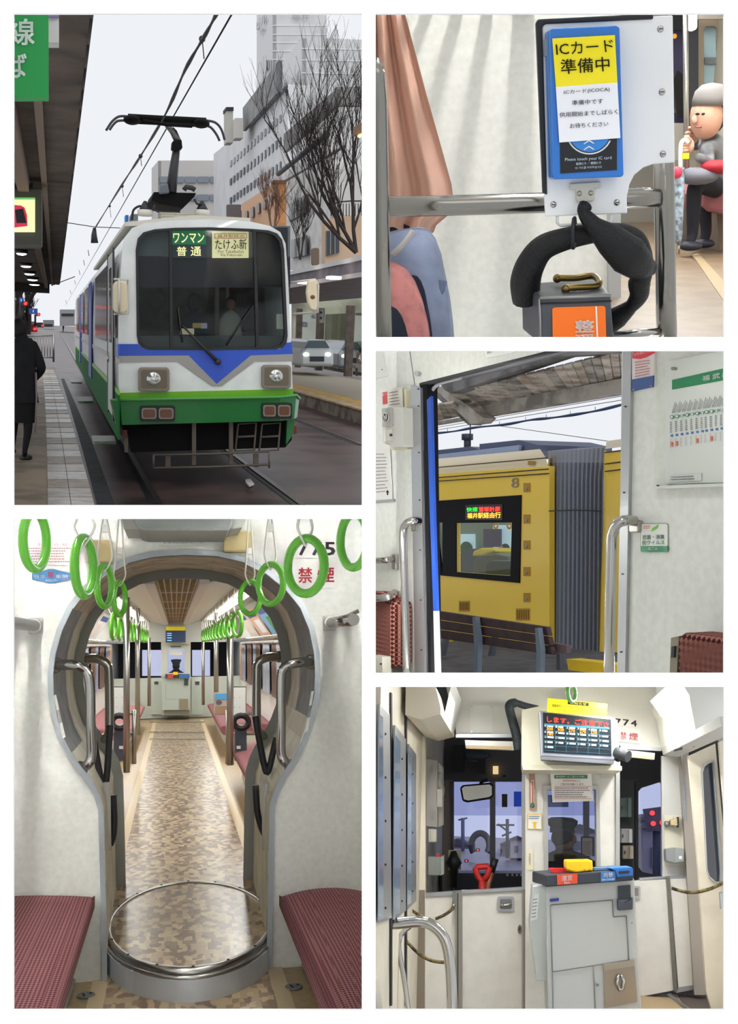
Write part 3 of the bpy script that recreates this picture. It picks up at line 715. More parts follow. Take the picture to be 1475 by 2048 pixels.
# ------------------------------------------------------------------ the tram itself
def tram(k):
    D, F, S, V = k.D, k.F, k.S, Vector
    VF, VR = 14.0, 46.0
    white = M((226, 230, 228), .3, coat=.3, noise=.05, scale=3); grn = M((10, 110, 44), .35, coat=.3); lgrn = M((106, 176, 20), .4)
    blue = M((20, 74, 190), .35, coat=.3); silver = M((158, 156, 152), .35, .6); rub = M((26, 27, 30), .5)
    t = thing(k, 'tram', 'white, blue and green single-ended tram with raised pantograph', 'tram', D(410, 950, VF))
    out = [(238, 800), (236, 720), (237, 640), (240, 560), (244, 500), (250, 474), (264, 456), (290, 446), (340, 441), (420, 438), (500, 443), (540, 452), (560, 464), (571, 488), (576, 560), (582, 690), (585, 775), (586, 800)]
    ring0 = k.P(out, VF)
    # body shell: floor, sides and roof as a tube open to the front plate
    cen = D(410, 640, VF)
    def off(p, dv): return V((p.x, p.y + dv, p.z))
    inner = [p + (cen - p) * .035 for p in ring0]
    shell = G().loft([ring0, [off(p, VR - VF) for p in ring0]], smooth=False)
    shell.loft([[off(p, .1) for p in inner], [off(p, VR - VF) for p in inner]], smooth=False)
    shell.poly([off(p, VR - VF) for p in ring0])
    part(t, 'body_shell', shell, white)
    hole = [(273, 500), (277, 478), (288, 466), (310, 460), (350, 457), (420, 456), (500, 459), (535, 462), (552, 468), (562, 480), (566, 500), (570, 600), (573, 670), (571, 684), (564, 693), (550, 697), (420, 699), (300, 698), (286, 694), (278, 685), (275, 670)]
    part(t, 'front_panel', G().holes(ring0, [k.P(hole, VF)], (0, .06, 0)), white)
    big = [(410 + (x - 410) * 1.012, 580 + (y - 580) * 1.012) for x, y in hole]
    sm = [(410 + (x - 410) * .975, 580 + (y - 580) * .972) for x, y in hole]
    ws = part(t, 'windscreen_frame', G().holes(k.P(big, VF - .02), [k.P(sm, VF - .02)], (0, .08, 0)), rub)
    gl = glass((214, 222, 222), .025, .06)
    for x0, x1 in ((272, 339), (343, 509), (514, 574)):
        pts = [(max(min(x, x1), x0), y) for x, y in sm]
        part(t, 'pane', G().poly(k.P(pts, VF + .015)), gl)
    for x, xb in ((340.5, 343), (509, 515)):
        plate(t, 'pillar', [(x - 2.6, 459), (x + 2.6, 459), (xb + 3, 697), (xb - 3, 697)], VF - .03, .08, rub)
    # cab seen through the glass
    cab = M((70, 78, 80), .7); 
    plate(t, 'cab_bulkhead', R4(262, 560, 578, 705), VF + 1.5, .05, M((96, 102, 98), .7, noise=.35, scale=3))
    plate(t, 'sun_blind', R4(262, 512, 580, 575), VF + .12, .02, M((28, 29, 38), .6))
    plate(t, 'destination_housing', R4(262, 452, 580, 515), VF + .12, .03, M((96, 102, 104), .6))
    plate(t, 'side_blind', R4(514, 455, 575, 570), VF + .10, .02, M((18, 20, 27), .6))
    plate(t, 'dashboard', R4(265, 672, 578, 705), VF + .2, .5, M((54, 64, 66), .5))
    plate(t, 'cab_partition', R4(430, 575, 438, 672), VF + 1.2, .1, M((150, 156, 154), .5)); plate(t, 'cab_partition', R4(452, 575, 458, 600), VF + 1.2, .1, M((150, 156, 154), .5))
    plate(t, 'notice_card', R4(360, 657, 388, 669), VF + .15, .01, M((226, 212, 172), .6)); plate(t, 'ticket_unit', R4(385, 646, 402, 656), VF + .4, .05, M((180, 150, 60), .5)); plate(t, 'ticket_unit', R4(402, 646, 414, 657), VF + .4, .05, M((170, 170, 190), .5))
    plate(t, 'white_box', R4(553, 628, 566, 658), VF + .2, .05, M((210, 208, 196), .5))
    sl = thing(k, 'route_board', 'green and dark board reading ワンマン 普通 behind the windscreen', 'sign', D(378, 515, VF + .1))
    plate(sl, 'upper_panel', R4(344, 461, 412, 489), VF + .09, .01, M((24, 128, 84), .5, emit=.35)); plate(sl, 'lower_panel', R4(344, 489, 412, 516), VF + .09, .01, M((44, 56, 62), .5, emit=.2))
    ivory = M((244, 236, 190), .5, emit=.7)
    ptext(sl, 'ワンマン', (346, 466, 408, 486), VF + .075, ivory, .012); ptext(sl, '普', (353, 493, 373, 512), VF + .075, ivory, .012); ptext(sl, '通', (381, 493, 402, 512), VF + .075, ivory, .012)
    sl = thing(k, 'destination_board', 'cream lit destination board reading たけふ新 behind the windscreen', 'sign', D(460, 515, VF + .1))
    plate(sl, 'panel', R4(424, 462, 497, 516), VF + .09, .01, M((244, 232, 176), .5, emit=.55))
    rd = M((196, 92, 60), .6); bn = M((60, 52, 30), .6)
    for a in (R4(429, 467, 493, 468), R4(429, 476, 493, 477), R4(429, 467, 430, 477), R4(492, 467, 493, 477)): plate(sl, 'border', a, VF + .078, .004, rd)
    ptext(sl, '福井駅経由', (434, 469, 488, 475.5), VF + .075, rd); ptext(sl, 'たけふ新', (430, 478, 493, 499), VF + .075, bn, .006)
    ptext(sl, 'For Takefushin', (436, 500, 487, 506), VF + .075, bn); ptext(sl, 'Via Fukui-eki', (440, 507, 484, 512.5), VF + .075, bn)
    # people in the cab
    for i, (x, y, sc, col, lab) in enumerate(((388, 606, 1.25, (38, 46, 62), 'dark blue driver figure bending forward behind the windscreen'), (462, 608, .9, (150, 150, 138), 'dark haired passenger in a pale jacket behind the windscreen'))):
        p = thing(k, 'person', lab, 'person', D(x, 690, VF + .8)); s_ = 14.6 / 2200 * sc
        c = D(x, y, VF + .8)
        part(p, 'torso', G().loft([[c + V((rx * s_ * math.cos(q * .3927), ry * s_ * math.sin(q * .3927), z * s_)) for q in range(16)] for rx, ry, z in ((5, 5, -14), (17, 9, -22), (25, 12, -36), (27, 13, -62), (24, 13, -90))], cap=True), M(col, .8))
        part(p, 'head', G().ball(c, (11 * s_, 12 * s_, 14 * s_)), M((120, 88, 72), .7) if i else M((30, 32, 40), .8))
        part(p, 'hair', G().ball(c + V((.01, .02, .04)), (12 * s_, 12.5 * s_, 12 * s_)), M((18, 17, 18), .7))
    # painted bands and bumper
    def front(name, pts, m, v=VF - .012, th=.012, par=t): return plate(par, name, pts, v, th, m)
    front('blue_band', [(236, 688), (276, 688), (285, 697), (420, 700), (560, 698), (572, 686), (583, 684), (585, 708), (501, 711), (433, 768), (377, 711), (236, 712)], blue)
    front('silver_chevron', [(236, 712), (377, 711), (433, 768), (433, 772), (424, 772), (354, 723), (237, 725)], silver); front('silver_chevron', [(501, 711), (585, 708), (585, 722), (509, 723), (443, 772), (433, 772), (433, 768)], silver)
    front('light_green_band', [(236, 786), (586, 778), (587, 801), (236, 806)], lgrn, VF - .02, .02)
    # chamfered left nose and side cladding
    ul = D(236, 720, VF).x
    def side(name, pts, m, du=-.02, par=t, th=.02): return part(par, name, G().prism([S(x, y, ul + du) for x, y in pts], (th, 0, 0)), m)
    side('blue_side_tail', [(235.5, 688), (232, 688), (231, 712), (235.5, 712)], blue)
    def band(name, ya, yb, m, x0=236, x1=151, du=-.012):
        f_ = lambda y, x: 648 + (y - 648) * (x - 110) / 126.0
        return side(name, [(x0, f_(ya, x0)), (x1, f_(ya, x1)), (x1, f_(yb, x1)), (x0, f_(yb, x0))], m, du)
    fy = lambda y, x: 648 + (y - 648) * (x - 110) / 126.0
    band('green_skirt', 790, 880, M((10, 96, 40), .7, spec=.2)); band('light_green_side_line', 780, 790, lgrn); band('silver_side_line', 716, 728, silver)
    wdark = M((30, 33, 44), .12, spec=.8)
    for x0, x1, ya, yb in ((213, 190, 505, 690), (175, 169, 505, 690), (166, 161.5, 505, 690), (157, 153, 505, 690)):
        side('window', [(x0, fy(ya, x0)), (x1, fy(ya, x1)), (x1, fy(yb, x1)), (x0, fy(yb, x0))], wdark, -.03)
    side('cab_side_window', [(230, fy(520, 230)), (226, fy(522, 226)), (226, fy(676, 226)), (230, fy(678, 230))], wdark, -.03)
    for x0, x1 in ((182, 177), (160.5, 158.5)):
        d_ = side('door', [(x0, fy(500, x0)), (x1, fy(500, x1)), (x1, fy(840, x1)), (x0, fy(840, x0))], M((24, 60, 160), .4), -.035)
    d_ = side('front_door', [(224, fy(490, 224)), (215, fy(490, 215)), (215, fy(850, 215)), (224, fy(850, 224))], M((206, 212, 208), .35), -.03)
    side('door_window', [(221.5, fy(520, 221.5)), (217.5, fy(520, 217.5)), (217.5, fy(690, 217.5)), (221.5, fy(690, 221.5))], wdark, -.04)
    part(t, 'door_handrail', G().tube([S(216, 705, ul - .06), S(216, 724, ul - .06)], .015, 6), CHROME)
    for x in (225, 214.5): side('door_seal', [(x + .6, fy(480, x)), (x - .6, fy(480, x)), (x - .6, fy(860, x)), (x + .6, fy(860, x))], rub, -.035)
    # bumper with fog lamps
    bp = [D(222, 803, VF - .02), D(240, 803, VF - .18), D(560, 797, VF - .2), D(592, 793, VF - .12), D(598, 800, VF + .05)]
    h = lambda p, y: V((p.x, p.y, D(400, y, p.y).z))
    low = [D(232, 848, VF), D(244, 850, VF - .15), D(560, 842, VF - .17), D(588, 838, VF - .1), D(594, 834, VF + .05)]
    lip = [p + V((0, -.03, .02)) for p in bp]
    bk = [V((p.x, VF + .3, p.z)) for p in bp]; bkl = [V((p.x, VF + .3, p.z)) for p in low]
    bm_ = part(t, 'bumper', G().loft([bk, bp, low, bkl], closed=False, smooth=False).poly([bk[0], bp[0], low[0], bkl[0]]).poly([bk[-1], bp[-1], low[-1], bkl[-1]]), grn)
    part(t, 'bumper_lip', G().tube(lip, .018, 6), M((70, 150, 70), .35))
    amber = M((96, 58, 38), .25)
    for x0, y0, x1, y1 in ((280, 812, 350, 843), (523, 806, 584, 838)):
        fl = plate(t, 'fog_lamp_recess', RR(x0, y0, x1, y1, 4), VF - .215, .03, BLACK)
        m_ = (x0 + x1) / 2
        for a, b in ((x0 + 3, m_ - 2), (m_ + 2, x1 - 3)):
            o = plate(fl, 'lamp_bezel', RR(a, y0 + 4, b, y1 - 5, 5), VF - .235, .02, M((130, 126, 112), .4, .4)); plate(fl, 'lamp_lens', RR(a + 3, y0 + 7, b - 3, y1 - 8, 4), VF - .24, .01, amber)
    for x0, y0, x1, y1 in ((277, 735, 339, 783), (524, 730, 582, 777)):
        hl = plate(t, 'headlight', RR(x0, y0, x1, y1, 7), VF - .09, .08, M((132, 124, 112), .5, .2), .012)
        plate(hl, 'inner_panel', RR(x0 + 5, y0 + 5, x1 - 5, y1 - 6, 4), VF - .095, .01, M((104, 92, 74), .5))
        cx, cy = (x0 + x1) / 2 - 1, (y0 + y1) / 2 - 1
        part(hl, 'lens', G().ball(D(cx, cy, VF - .09), (14.5 * VF / 2200, .03, 14 * VF / 2200), 16, 10), M((190, 192, 188), .08, .75)); part(hl, 'bulb', G().ball(D(cx, cy, VF - .12), .022, 8, 6), M((240, 240, 235), .2))
    # wipers
    w_ = part(t, 'wiper', G().tube([D(437, 725, VF - .07), D(400, 688, VF - .06), D(364, 650, VF - .05)], [.028, .018, .01], 6).tube([D(430, 722, VF - .06), D(395, 682, VF - .05), D(366, 655, VF - .05)], .006, 5).tube([D(356, 615, VF - .05), D(360, 648, VF - .05), D(365, 685, VF - .05)], .010, 5).ball(D(436, 724, VF - .08), .04), M((44, 34, 34), .5))
    part(t, 'wiper', G().tube([D(452, 692, VF - .04), D(482, 645, VF - .04), D(506, 612, VF - .04)], .010, 5).tube([D(486, 662, VF - .04), D(483, 645, VF - .04)], .006, 5).tube([D(486, 662, VF - .04), D(508, 661, VF - .04)], .006, 5), BLACK)
    # mirrors
    cream = M((222, 208, 178), .5)
    mr = part(t, 'mirror', G().prism([D(x, y, VF - .25) for x, y in RR(226, 562, 255, 626, 10)], (0, .09, 0)), cream, .02); rods = M((206, 200, 190), .4, .3)
    part(mr, 'mirror_frame', G().tube([D(238, 556, VF - .3), D(238, 628, VF - .3)], .016, 6).tube([D(228, 628, VF - .2), D(255, 628, VF - .1), D(256, 560, VF - .1), D(228, 558, VF - .2)], .014, 6), rods)
    mr = part(t, 'mirror', G().prism([D(x, y, VF - .2) for x, y in [(616, 562), (630, 558), (634, 566), (635, 612), (633, 622), (621, 619), (616, 606), (613, 585)]], (0, .09, 0)), cream, .02)
    part(mr, 'mirror_arm', G().tube([D(582, 565, VF), D(604, 562, VF - .1), D(630, 559, VF - .15), D(636, 570, VF - .15), D(635, 624, VF - .15), D(586, 628, VF)], .017, 6), rods); part(mr, 'rust_spot', G().ball(D(625, 594, VF - .205), (.03, .01, .025), 8, 6), M((120, 76, 40), .8))
    # underframe
    und = M((12, 11, 12), .8, spec=.2)
    part(t, 'underframe', G().prism(k.P([(250, 842), (586, 836), (583, 880), (570, 895), (262, 905)], VF + .1), (0, 10, 0)), und)
    part(t, 'corner_skirt', G().prism(k.P([(574, 838), (590, 836), (586, 868), (572, 890)], VF), (0, .4, 0)), grn)
    iron = M((100, 92, 84), .6, .3)
    for x, y0, y1 in ((388, 845, 930), (462, 842, 928)): plate(t, 'lifeguard_post', R4(x - 4, y0, x + 4, y1), VF - .05, .05, iron)
    for y, r in ((908, .014), (934, .016)): part(t, 'lifeguard_bar', G().tube([D(306, y + 2, VF - .1), D(420, y, VF - .12), D(538, y - 5, VF - .1)], r, 6), iron)
    for x in (307, 538): part(t, 'lifeguard_bar', G().tube([D(x, 908, VF - .1), D(x, 936, VF - .1)], .014, 6), iron)
    for x in (336, 512): plate(t, 'lifeguard_stay', R4(x - 5, 908, x + 5, 934), VF - .06, .04, iron)
    for x0, x1 in ((472, 512), (520, 560)):
        fr = [(x0 + 4, 848), (x1, 846), (x1 - 4, 900), (x0 - 2, 902)]
        part(t, 'guard_frame', G().tube(k.P(fr, VF + .02), .016, 6, closed=True).tube(k.P([(x0 + 1, 874), (x1 - 2, 872)], VF + .02), .016, 6), iron)
    for x, y in ((250, 868), (588, 860)): plate(t, 'side_marker', R4(x - 5, y - 8, x + 5, y + 8), VF + .1, .05, M((120, 52, 36), .5))
    plate(t, 'side_stay', R4(249, 872, 256, 905), VF + .1, .05, iron)
    st = M((170, 172, 166), .5, .2)
    for x0, x1, y, dx in ((183, 229, 871, 1), (152, 184, 793, .8), (139, 162, 757, .6)):
        v = (ul + .0) * 2200 / (max(x1, 120) - 110) * 1.0
        vv = S(x1, y, ul).y
        o = part(t, 'boarding_step', G().prism([D(x0, y, vv), D(x1, y, vv), D(x1 + 3 * dx, y + 11 * dx, vv * .985), D(x0 + 4 * dx, y + 12 * dx, vv * .985)], (0, 0, -.03)), st)
        part(o, 'step_riser', G().prism([D(x0 + 4 * dx, y + 12 * dx, vv * .985), D(x1 + 3 * dx, y + 11 * dx, vv * .985), D(x1 + 3 * dx, y + 18 * dx, vv * .985), D(x0 + 8 * dx, y + 17 * dx, vv * .985)], (0, .02, 0)), grn)
    # roof gear and pantograph
    part(t, 'roof_walk', G().prism(k.P([(250, 444), (390, 430), (500, 436), (500, 446), (250, 452)], VF + .6), (0, 12, 0)), M((202, 198, 184), .6))
    vp = VF + 2.2
    ins = M((210, 206, 196), .5)
    for x, y in ((290, 418), (404, 418)):
        a = D(x, y + 14, vp)
        part(t, 'insulator', G().tube([a, D(x, y + 2, vp)], 16 * vp / 2200 * .9, 12), ins)
        part(t, 'insulator_cap', G().tube([D(x, y + 2, vp), D(x, y - 3, vp), D(x, y - 9, vp), D(x, y - 16, vp)], [.09, .07, .05, .02], 10), DARK)
    pg = part(t, 'pantograph', G().prism(k.P([(308, 384), (392, 386), (388, 394), (366, 416), (318, 408), (302, 400)], vp), (0, 1.0, 0)), und)
    part(pg, 'spring_case', G().prism(k.P([(320, 370), (336, 366), (339, 386), (318, 388)], vp - .1), (0, .25, 0)), M((92, 98, 108), .5), .02)
    part(pg, 'spring_case', G().tube(k.P([(368, 380), (372, 374), (384, 376), (390, 380)], vp - .1), .035, 8), DARK)
    part(pg, 'lower_arm', G().tube([D(342, 384, vp), D(347, 340, vp), D(353, 296, vp)], [.075, .065, .05], 8), M((40, 40, 44), .5))
    part(pg, 'knuckle', G().prism(k.P([(345, 282), (363, 279), (365, 296), (350, 302), (344, 296)], vp - .08), (0, .2, 0)), und, .01)
    part(pg, 'upper_arm', G().tube([D(355, 282, vp), D(345, 264, vp), D(333, 250, vp)], [.05, .04, .035], 8), M((110, 108, 106), .4, .5))
    part(pg, 'tie_rod', G().tube([D(360, 280, vp), D(352, 262, vp), D(345, 255, vp)], .012, 6), BLACK)
    part(pg, 'contact_strip', G().tube([D(256, 234, vp), D(330, 238, vp), D(412, 242, vp)], .045, 8).tube([D(254, 242, vp + .5), D(330, 246, vp + .5), D(410, 250, vp + .5)], .035, 8), und)
    part(pg, 'head_frame', G().tube([D(286, 242, vp - .1), D(335, 249, vp - .1), D(384, 252, vp - .1)], .028, 6).ball(D(264, 240, vp), (.12, .2, .06)).ball(D(402, 247, vp), (.12, .2, .06)), und)
    for pts in (((256, 233), (238, 233), (224, 243), (212, 261)), ((250, 241), (235, 242), (226, 250), (219, 260)), ((412, 241), (430, 245), (442, 258), (449, 280)), ((404, 250), (420, 254), (432, 268), (439, 282))):
        part(pg, 'horn', G().tube(smooth_path([D(x, y, vp) for x, y in pts], 4), .018, 6), M((44, 50, 56), .4))
    part(pg, 'linkage', G().tube(k.P([(310, 410), (306, 418), (318, 424), (360, 424)], vp - .05), .018, 6).tube(k.P([(388, 398), (394, 408), (404, 408)], vp - .05), .018, 6), DARK)
    part(t, 'roof_cable', G().tube(smooth_path(k.P([(264, 440), (266, 422), (274, 414), (282, 412)], vp), 4), .018, 6), BLACK)
    plate(t, 'roof_box', R4(262, 428, 276, 444), vp + 1, .5, M((120, 126, 132), .5)); plate(t, 'blue_marker', R4(251, 430, 257, 444), vp + 1, .3, M((30, 110, 190), .5))
    part(t, 'roof_grille', G().tube(k.P([(318, 426), (390, 428)], vp - .1), .012, 5).tube(k.P([(318, 432), (390, 434)], vp - .1), .012, 5), M((190, 186, 160), .5))
    # scrap of paper on the rails
    p = F(497, 968, -1.94)
    solo(k, 'paper_scrap', 'crumpled scrap of pale paper lying by the rail in front of the tram', 'litter', G().prism([F(x, y, -1.93) for x, y in ((490, 962), (500, 960), (508, 970), (498, 974), (492, 968))], (0, 0, .02)), M((200, 194, 188), .8))
tram(k1)
# ================================================================== 2. card reader on the handrail
def reader():
    k = Frame((880, 330)); D, F, S, V = k.D, k.F, k.S, Vector
    VB, VW = 2.62, 4.2
    wht = M((238, 240, 240), .35); blk = M((18, 20, 26), .5)
    # --- setting
    bw = struct(k, 'wall_reader', G().prism(k.P(R4(742, 6, 1240, 686), VW), (0, .04, 0)), CREAM)
    part(bw, 'end_post', G().prism(k.P(R4(1216, 420, 1241, 686), VW - .03), (0, .06, 0)), M((176, 178, 178), .5, .2)); part(bw, 'left_curtain_rail', G().prism(k.P(R4(742, 4, 830, 12), VW - .1), (0, .05, 0)), STEEL)
    FLR = D(1400, 506, 6.2).z
    g = G().prism([D(1236, 686, 2.75), D(1462, 686, 2.75), V((D(1470, 360, 11).x, 11, FLR)), V((D(1200, 360, 11).x, 11, FLR))], (0, 0, -.02))
    g = G().prism([F(1200, 684, FLR), F(1480, 684, FLR), V((3.4, 11, FLR)), V((1.0, 11, FLR))], (0, 0, -.02))
    fl = struct(k, 'floor_aisle', g, M((138, 118, 94), .4, noise=.12, scale=6)); part(fl, 'beige_line', G().prism([F(1383, 510, FLR), F(1396, 508, FLR), F(1470, 590, FLR), F(1448, 606, FLR)], (0, 0, .004)), M((172, 152, 118), .4))
    struct(k, 'wall_aisle_end', G().prism(k.P(R4(1180, 4, 1520, 480), 9.5), (0, .05, 0)), M((150, 146, 138), .6))
    struct(k, 'wall_aisle_right', G().box((D(1462, 300, 6).x + .35, 4.5, FLR), (D(1462, 300, 6).x + .4, 9.5, 1.5)), M((196, 188, 170), .6))
    # shadow casting rack above
    lampu = D(1069, -613, VW)
    rk = thing(k, 'luggage_rack', 'chrome luggage rack rods above the cream wall', 'rack', D(960, 10, VW))
    for x, r in ((862, .020), (919, .021), (977, .021), (1047, .036)): part(rk, 'rod', G().tube([D(x, 2, VW), D(x, 2, VW) + V((0, -1.2, .02))], r, 10), CHROME)
    lamp(k, 'reader_ceiling_light', V((lampu.x, 3.3, lampu.z)), (1.4, .05), 27, (0, .22, -1), (1, 1, .97), axis=(0, 1, 0)); t_ = thing(k, 'unseen_lamp', 'ceiling fluorescent lamp above the card reader', 'light', V((lampu.x, 3.3, lampu.z))); part(t_, 'tube', G().tube([V((lampu.x, 2.6, lampu.z + .03)), V((lampu.x, 4.0, lampu.z + .03))], .02, 8), M((255, 255, 250), .5, emit=2))
    lamp(k, 'aisle_ceiling_light', D(1400, -120, 6), (2.5, .1), 60, (0, 0, -1), (1, 1, .97), axis=(0, 1, 0))
    # --- curtain, seat, poles on the left
    DCH = M((140, 138, 132), .17, 1.0)
    cu = thing(k, 'curtain', 'gathered pinkish beige curtain beside the chrome pole', 'curtain', D(830, 450, 3.5)); rings = []
    for y, xr in ((4, 803), (27, 809), (90, 826), (180, 850), (280, 878), (370, 903), (420, 908), (445, 872), (460, 866)):
        row = []
        for i in range(41):
            t = i / 40; x = lerp(742, xr, t); ph = t * 15 + .4 * math.sin(y * .01); row.append(D(x, y + (0 if y < 440 else 6 * math.sin(ph)), 3.5 + .055 * math.sin(ph) * abs(math.sin(ph)) * (1 - .5 * t)))
        rings.append(row)
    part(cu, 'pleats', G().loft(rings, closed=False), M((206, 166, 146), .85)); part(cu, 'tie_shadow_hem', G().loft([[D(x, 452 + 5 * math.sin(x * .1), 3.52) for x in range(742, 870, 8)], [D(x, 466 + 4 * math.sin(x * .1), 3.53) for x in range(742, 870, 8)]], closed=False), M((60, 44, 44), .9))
    st = thing(k, 'seat_cover', 'grey-blue seat cover with a pink cushion beside the chrome pole', 'seat', D(840, 686, 3.3))
    outl = [(760, 470), (800, 460), (838, 456), (856, 460), (870, 478), (882, 510), (890, 550), (900, 600), (906, 650), (909, 690)]
    part(st, 'inner_pad', G().prism(k.P(outl + [(760, 690)], 3.40), (0, .05, 0)), M((128, 140, 166), .85)); part(st, 'blue_cover', G().loft([[D(x, y, 3.32 - .10 * s) for x, y in [(lerp(800, x, f), lerp(690, y, f)) for x, y in outl]] for s, f in ((-1.2, 1.0), (0, .985), (.6, .93), (.9, .8), (1, .6))], closed=False), M((128, 140, 166), .85, noise=.15, scale=9)); part(st, 'cover_fold', G().tube(smooth_path(k.P([(882, 560), (874, 590), (862, 620), (870, 650), (880, 690)], 3.26), 4), .018, 8), M((96, 106, 134), .85)); part(st, 'seam', G().tube(k.P([(785, 510), (805, 490), (826, 462)], 3.2), .010, 6), M((176, 172, 170), .8))
    part(st, 'pink_cushion', G().loft([[D(lerp(775, x, f), lerp(700, y, f), 3.18 - .05 * s) for x, y in ((770, 520), (790, 524), (812, 536), (830, 562), (845, 600), (856, 645), (864, 700))] for s, f in ((-1, 1.0), (0, .97), (.7, .85), (1, .5))], closed=False), M((186, 120, 116), .85, noise=.12, scale=30))
    solo(k, 'grab_pole', 'thick chrome pole at the far left beside the curtain', 'pole', G().tube(k.P([(748, 118), (754, 150), (758, 200), (762, 400), (768, 690)], 2.5), [.012, .017, .0175, .0175, .018], 18), DCH)
    solo(k, 'horizontal_rail', 'thick horizontal chrome rail running behind the card reader', 'rail', G().tube(k.P([(772, 414), (900, 411), (1100, 405), (1290, 396), (1318, 395)], VB + .12), [.024] * 4 + [.02], 18), DCH)
    solo(k, 'grab_pole', 'thick chrome pole right of the card reader', 'pole', G().tube(k.P([(1326, 300), (1328, 420), (1331, 600), (1333, 690)], VB + .14), .0245, 18), DCH)
    solo(k, 'horizontal_rail', 'lower chrome rail right of the ticket machine', 'rail', G().tube(k.P([(1225, 670), (1280, 666), (1318, 664)], VB + .13), .010, 12), CHROME)
    # --- board with reader
    bd = thing(k, 'reader_board', 'white mounting board with black rubber edge on the handrail', 'board', D(1170, 432, VB))
    out = [(1083, 46), (1088, 44), (1345, 30), (1349, 325), (1306, 328), (1286, 335), (1268, 350), (1258, 370), (1253, 395), (1254, 427), (1090, 433), (1087, 385)]
    plate(bd, 'board', out, VB, .012, wht, .003)
    part(bd, 'rubber_edge', G().prism(k.P([(1094, 390), (1085, 386), (1071, 46), (1075, 38), (1306, 27), (1306, 38), (1090, 48), (1084, 54)], VB - .006), (0, .022, 0)), blk, .003)
    for x, y in ((1320, 58), (1323, 184), (1325, 308), (1106, 409), (1233, 405)):
        p = D(x, y, VB); o = part(bd, 'screw', G().ball(p, (.0075, .005, .0075), 12, 8), CHROME); part(o, 'cross_slot', G().box(p + V((-.004, -.0062, -.001)), p + V((.004, -.004, .001))), DARK)
    part(bd, 'wire_handle', G().tube(k.P([(1114, 432), (1114, 446), (1120, 451), (1215, 446), (1221, 441), (1221, 430)], VB + .006), .0035, 8), M((220, 220, 214), .4))
    part(bd, 'cable_bracket', G().prism(k.P([(1139, 367), (1200, 363), (1200, 376), (1189, 377), (1188, 398), (1185, 402), (1156, 405), (1152, 402), (1151, 380), (1139, 380)], VB - .012), (0, .012, 0)), M((196, 194, 182), .4, .3), .002)
    for x, y in ((1158, 387), (1181, 386)): part(bd, 'bracket_screw', G().ball(D(x, y, VB - .012), (.006, .004, .006), 10, 6), M((170, 168, 156), .3, .6))
    rd = thing(k, 'card_reader', 'blue card reader with a yellow and white paper notice taped on', 'card reader', D(1172, 359, VB)); blue = M((24, 112, 200), .3, coat=.4); vr = VB - .05
    part(rd, 'case', G().prism(k.P([(1098, 62), (1102, 57), (1232, 51), (1239, 55), (1247, 350), (1243, 354), (1110, 359), (1105, 355)], vr), (-.006, .05, 0)), blue, .005); part(rd, 'case_side', G().prism(k.P([(1093, 66), (1098, 60), (1106, 357), (1102, 354)], vr + .012), (0, .03, 0)), M((90, 130, 180), .3)); 
    plate(rd, 'hinge', R4(1088, 78, 1096, 112), vr + .03, .02, M((150, 154, 158), .4, .4))
    plate(rd, 'black_face', [(1119, 282), (1233, 276), (1233, 340), (1120, 347)], vr - .002, .004, M((14, 16, 22), .2))
    cx, cy = 1178, 262; arc = lambda r, a0=12, a1=168, n=18: [(cx + r * 1.0 * math.cos(math.radians(lerp(a0, a1, i / n))), cy + r * math.sin(math.radians(lerp(a0, a1, i / n)))) for i in range(n + 1)]
    plate(rd, 'white_ring', arc(47, 24, 156), vr - .003, .003, M((220, 226, 230), .4)); plate(rd, 'blue_ring', arc(44, 22, 158), vr - .004, .003, M((14, 16, 22), .3)); plate(rd, 'blue_disc', arc(42, 20, 160), vr - .005, .003, M((48, 130, 210), .4))
    for y in (281, 293): part(rd, 'chevron', G().tube(k.P([(1167, y + 7), (1177, y), (1187, y + 6)], vr - .006), .0016, 6), WHITE)
    lt = M((190, 206, 220), .5); ptext(rd, 'Please touch your IC card', [(1129, 316), (1222, 312), (1222, 320), (1129, 324)], vr - .003, lt); ptext(rd, '触摸IC卡 ／ 觸摸IC卡', [(1151, 325), (1201, 322.5), (1201, 328), (1151, 330.5)], vr - .003, lt); ptext(rd, 'IC 카드를 터치하십시오', [(1150, 333.5), (1203, 331), (1203, 336), (1150, 338.5)], vr - .003, lt)
    pp = thing(k, 'paper_notice', 'paper notice, yellow above and white below, on the blue reader', 'notice', D(1175, 284, vr)); vp = vr - .008
    plate(pp, 'yellow_part', [(1104, 77), (1229, 70), (1234, 165), (1111, 174)], vp, .002, M((250, 232, 10), .5)); plate(pp, 'white_part', [(1111, 174), (1234, 165), (1240, 276), (1118, 285)], vp, .002, M((240, 242, 246), .5))
    ik = M((40, 36, 20), .6); dk = M((44, 44, 50), .6)
    ptext(pp, 'ICカード', [(1110, 86), (1224, 79), (1227, 103), (1112, 111)], vp - .001, ik, .004); ptext(pp, '準備中', [(1120, 119), (1217, 113), (1219, 142), (1121, 149)], vp - .001, ik, .006)
    ptext(pp, 'ICカード(ICOCA)', [(1127, 181), (1218, 174), (1218.5, 184), (1127, 190)], vp - .001, dk, .004); ptext(pp, '準備中です', [(1143, 201), (1205, 197), (1205, 207), (1143, 211)], vp - .001, dk, .004); ptext(pp, '供用開始までしばらく', [(1118, 225), (1234, 218), (1235, 228), (1118, 235)], vp - .001, dk, .004); ptext(pp, 'お待ちください', [(1139, 247), (1215, 243), (1216, 252), (1139, 257)], vp - .001, dk, .004)
    # --- cable
    cb = thing(k, 'cable_bundle', 'thick black braided cable looped and tied below the reader', 'cable', D(1170, 640, VB)); bm = M((9, 10, 13), .5, spec=.35, bump=.4, scale=220)
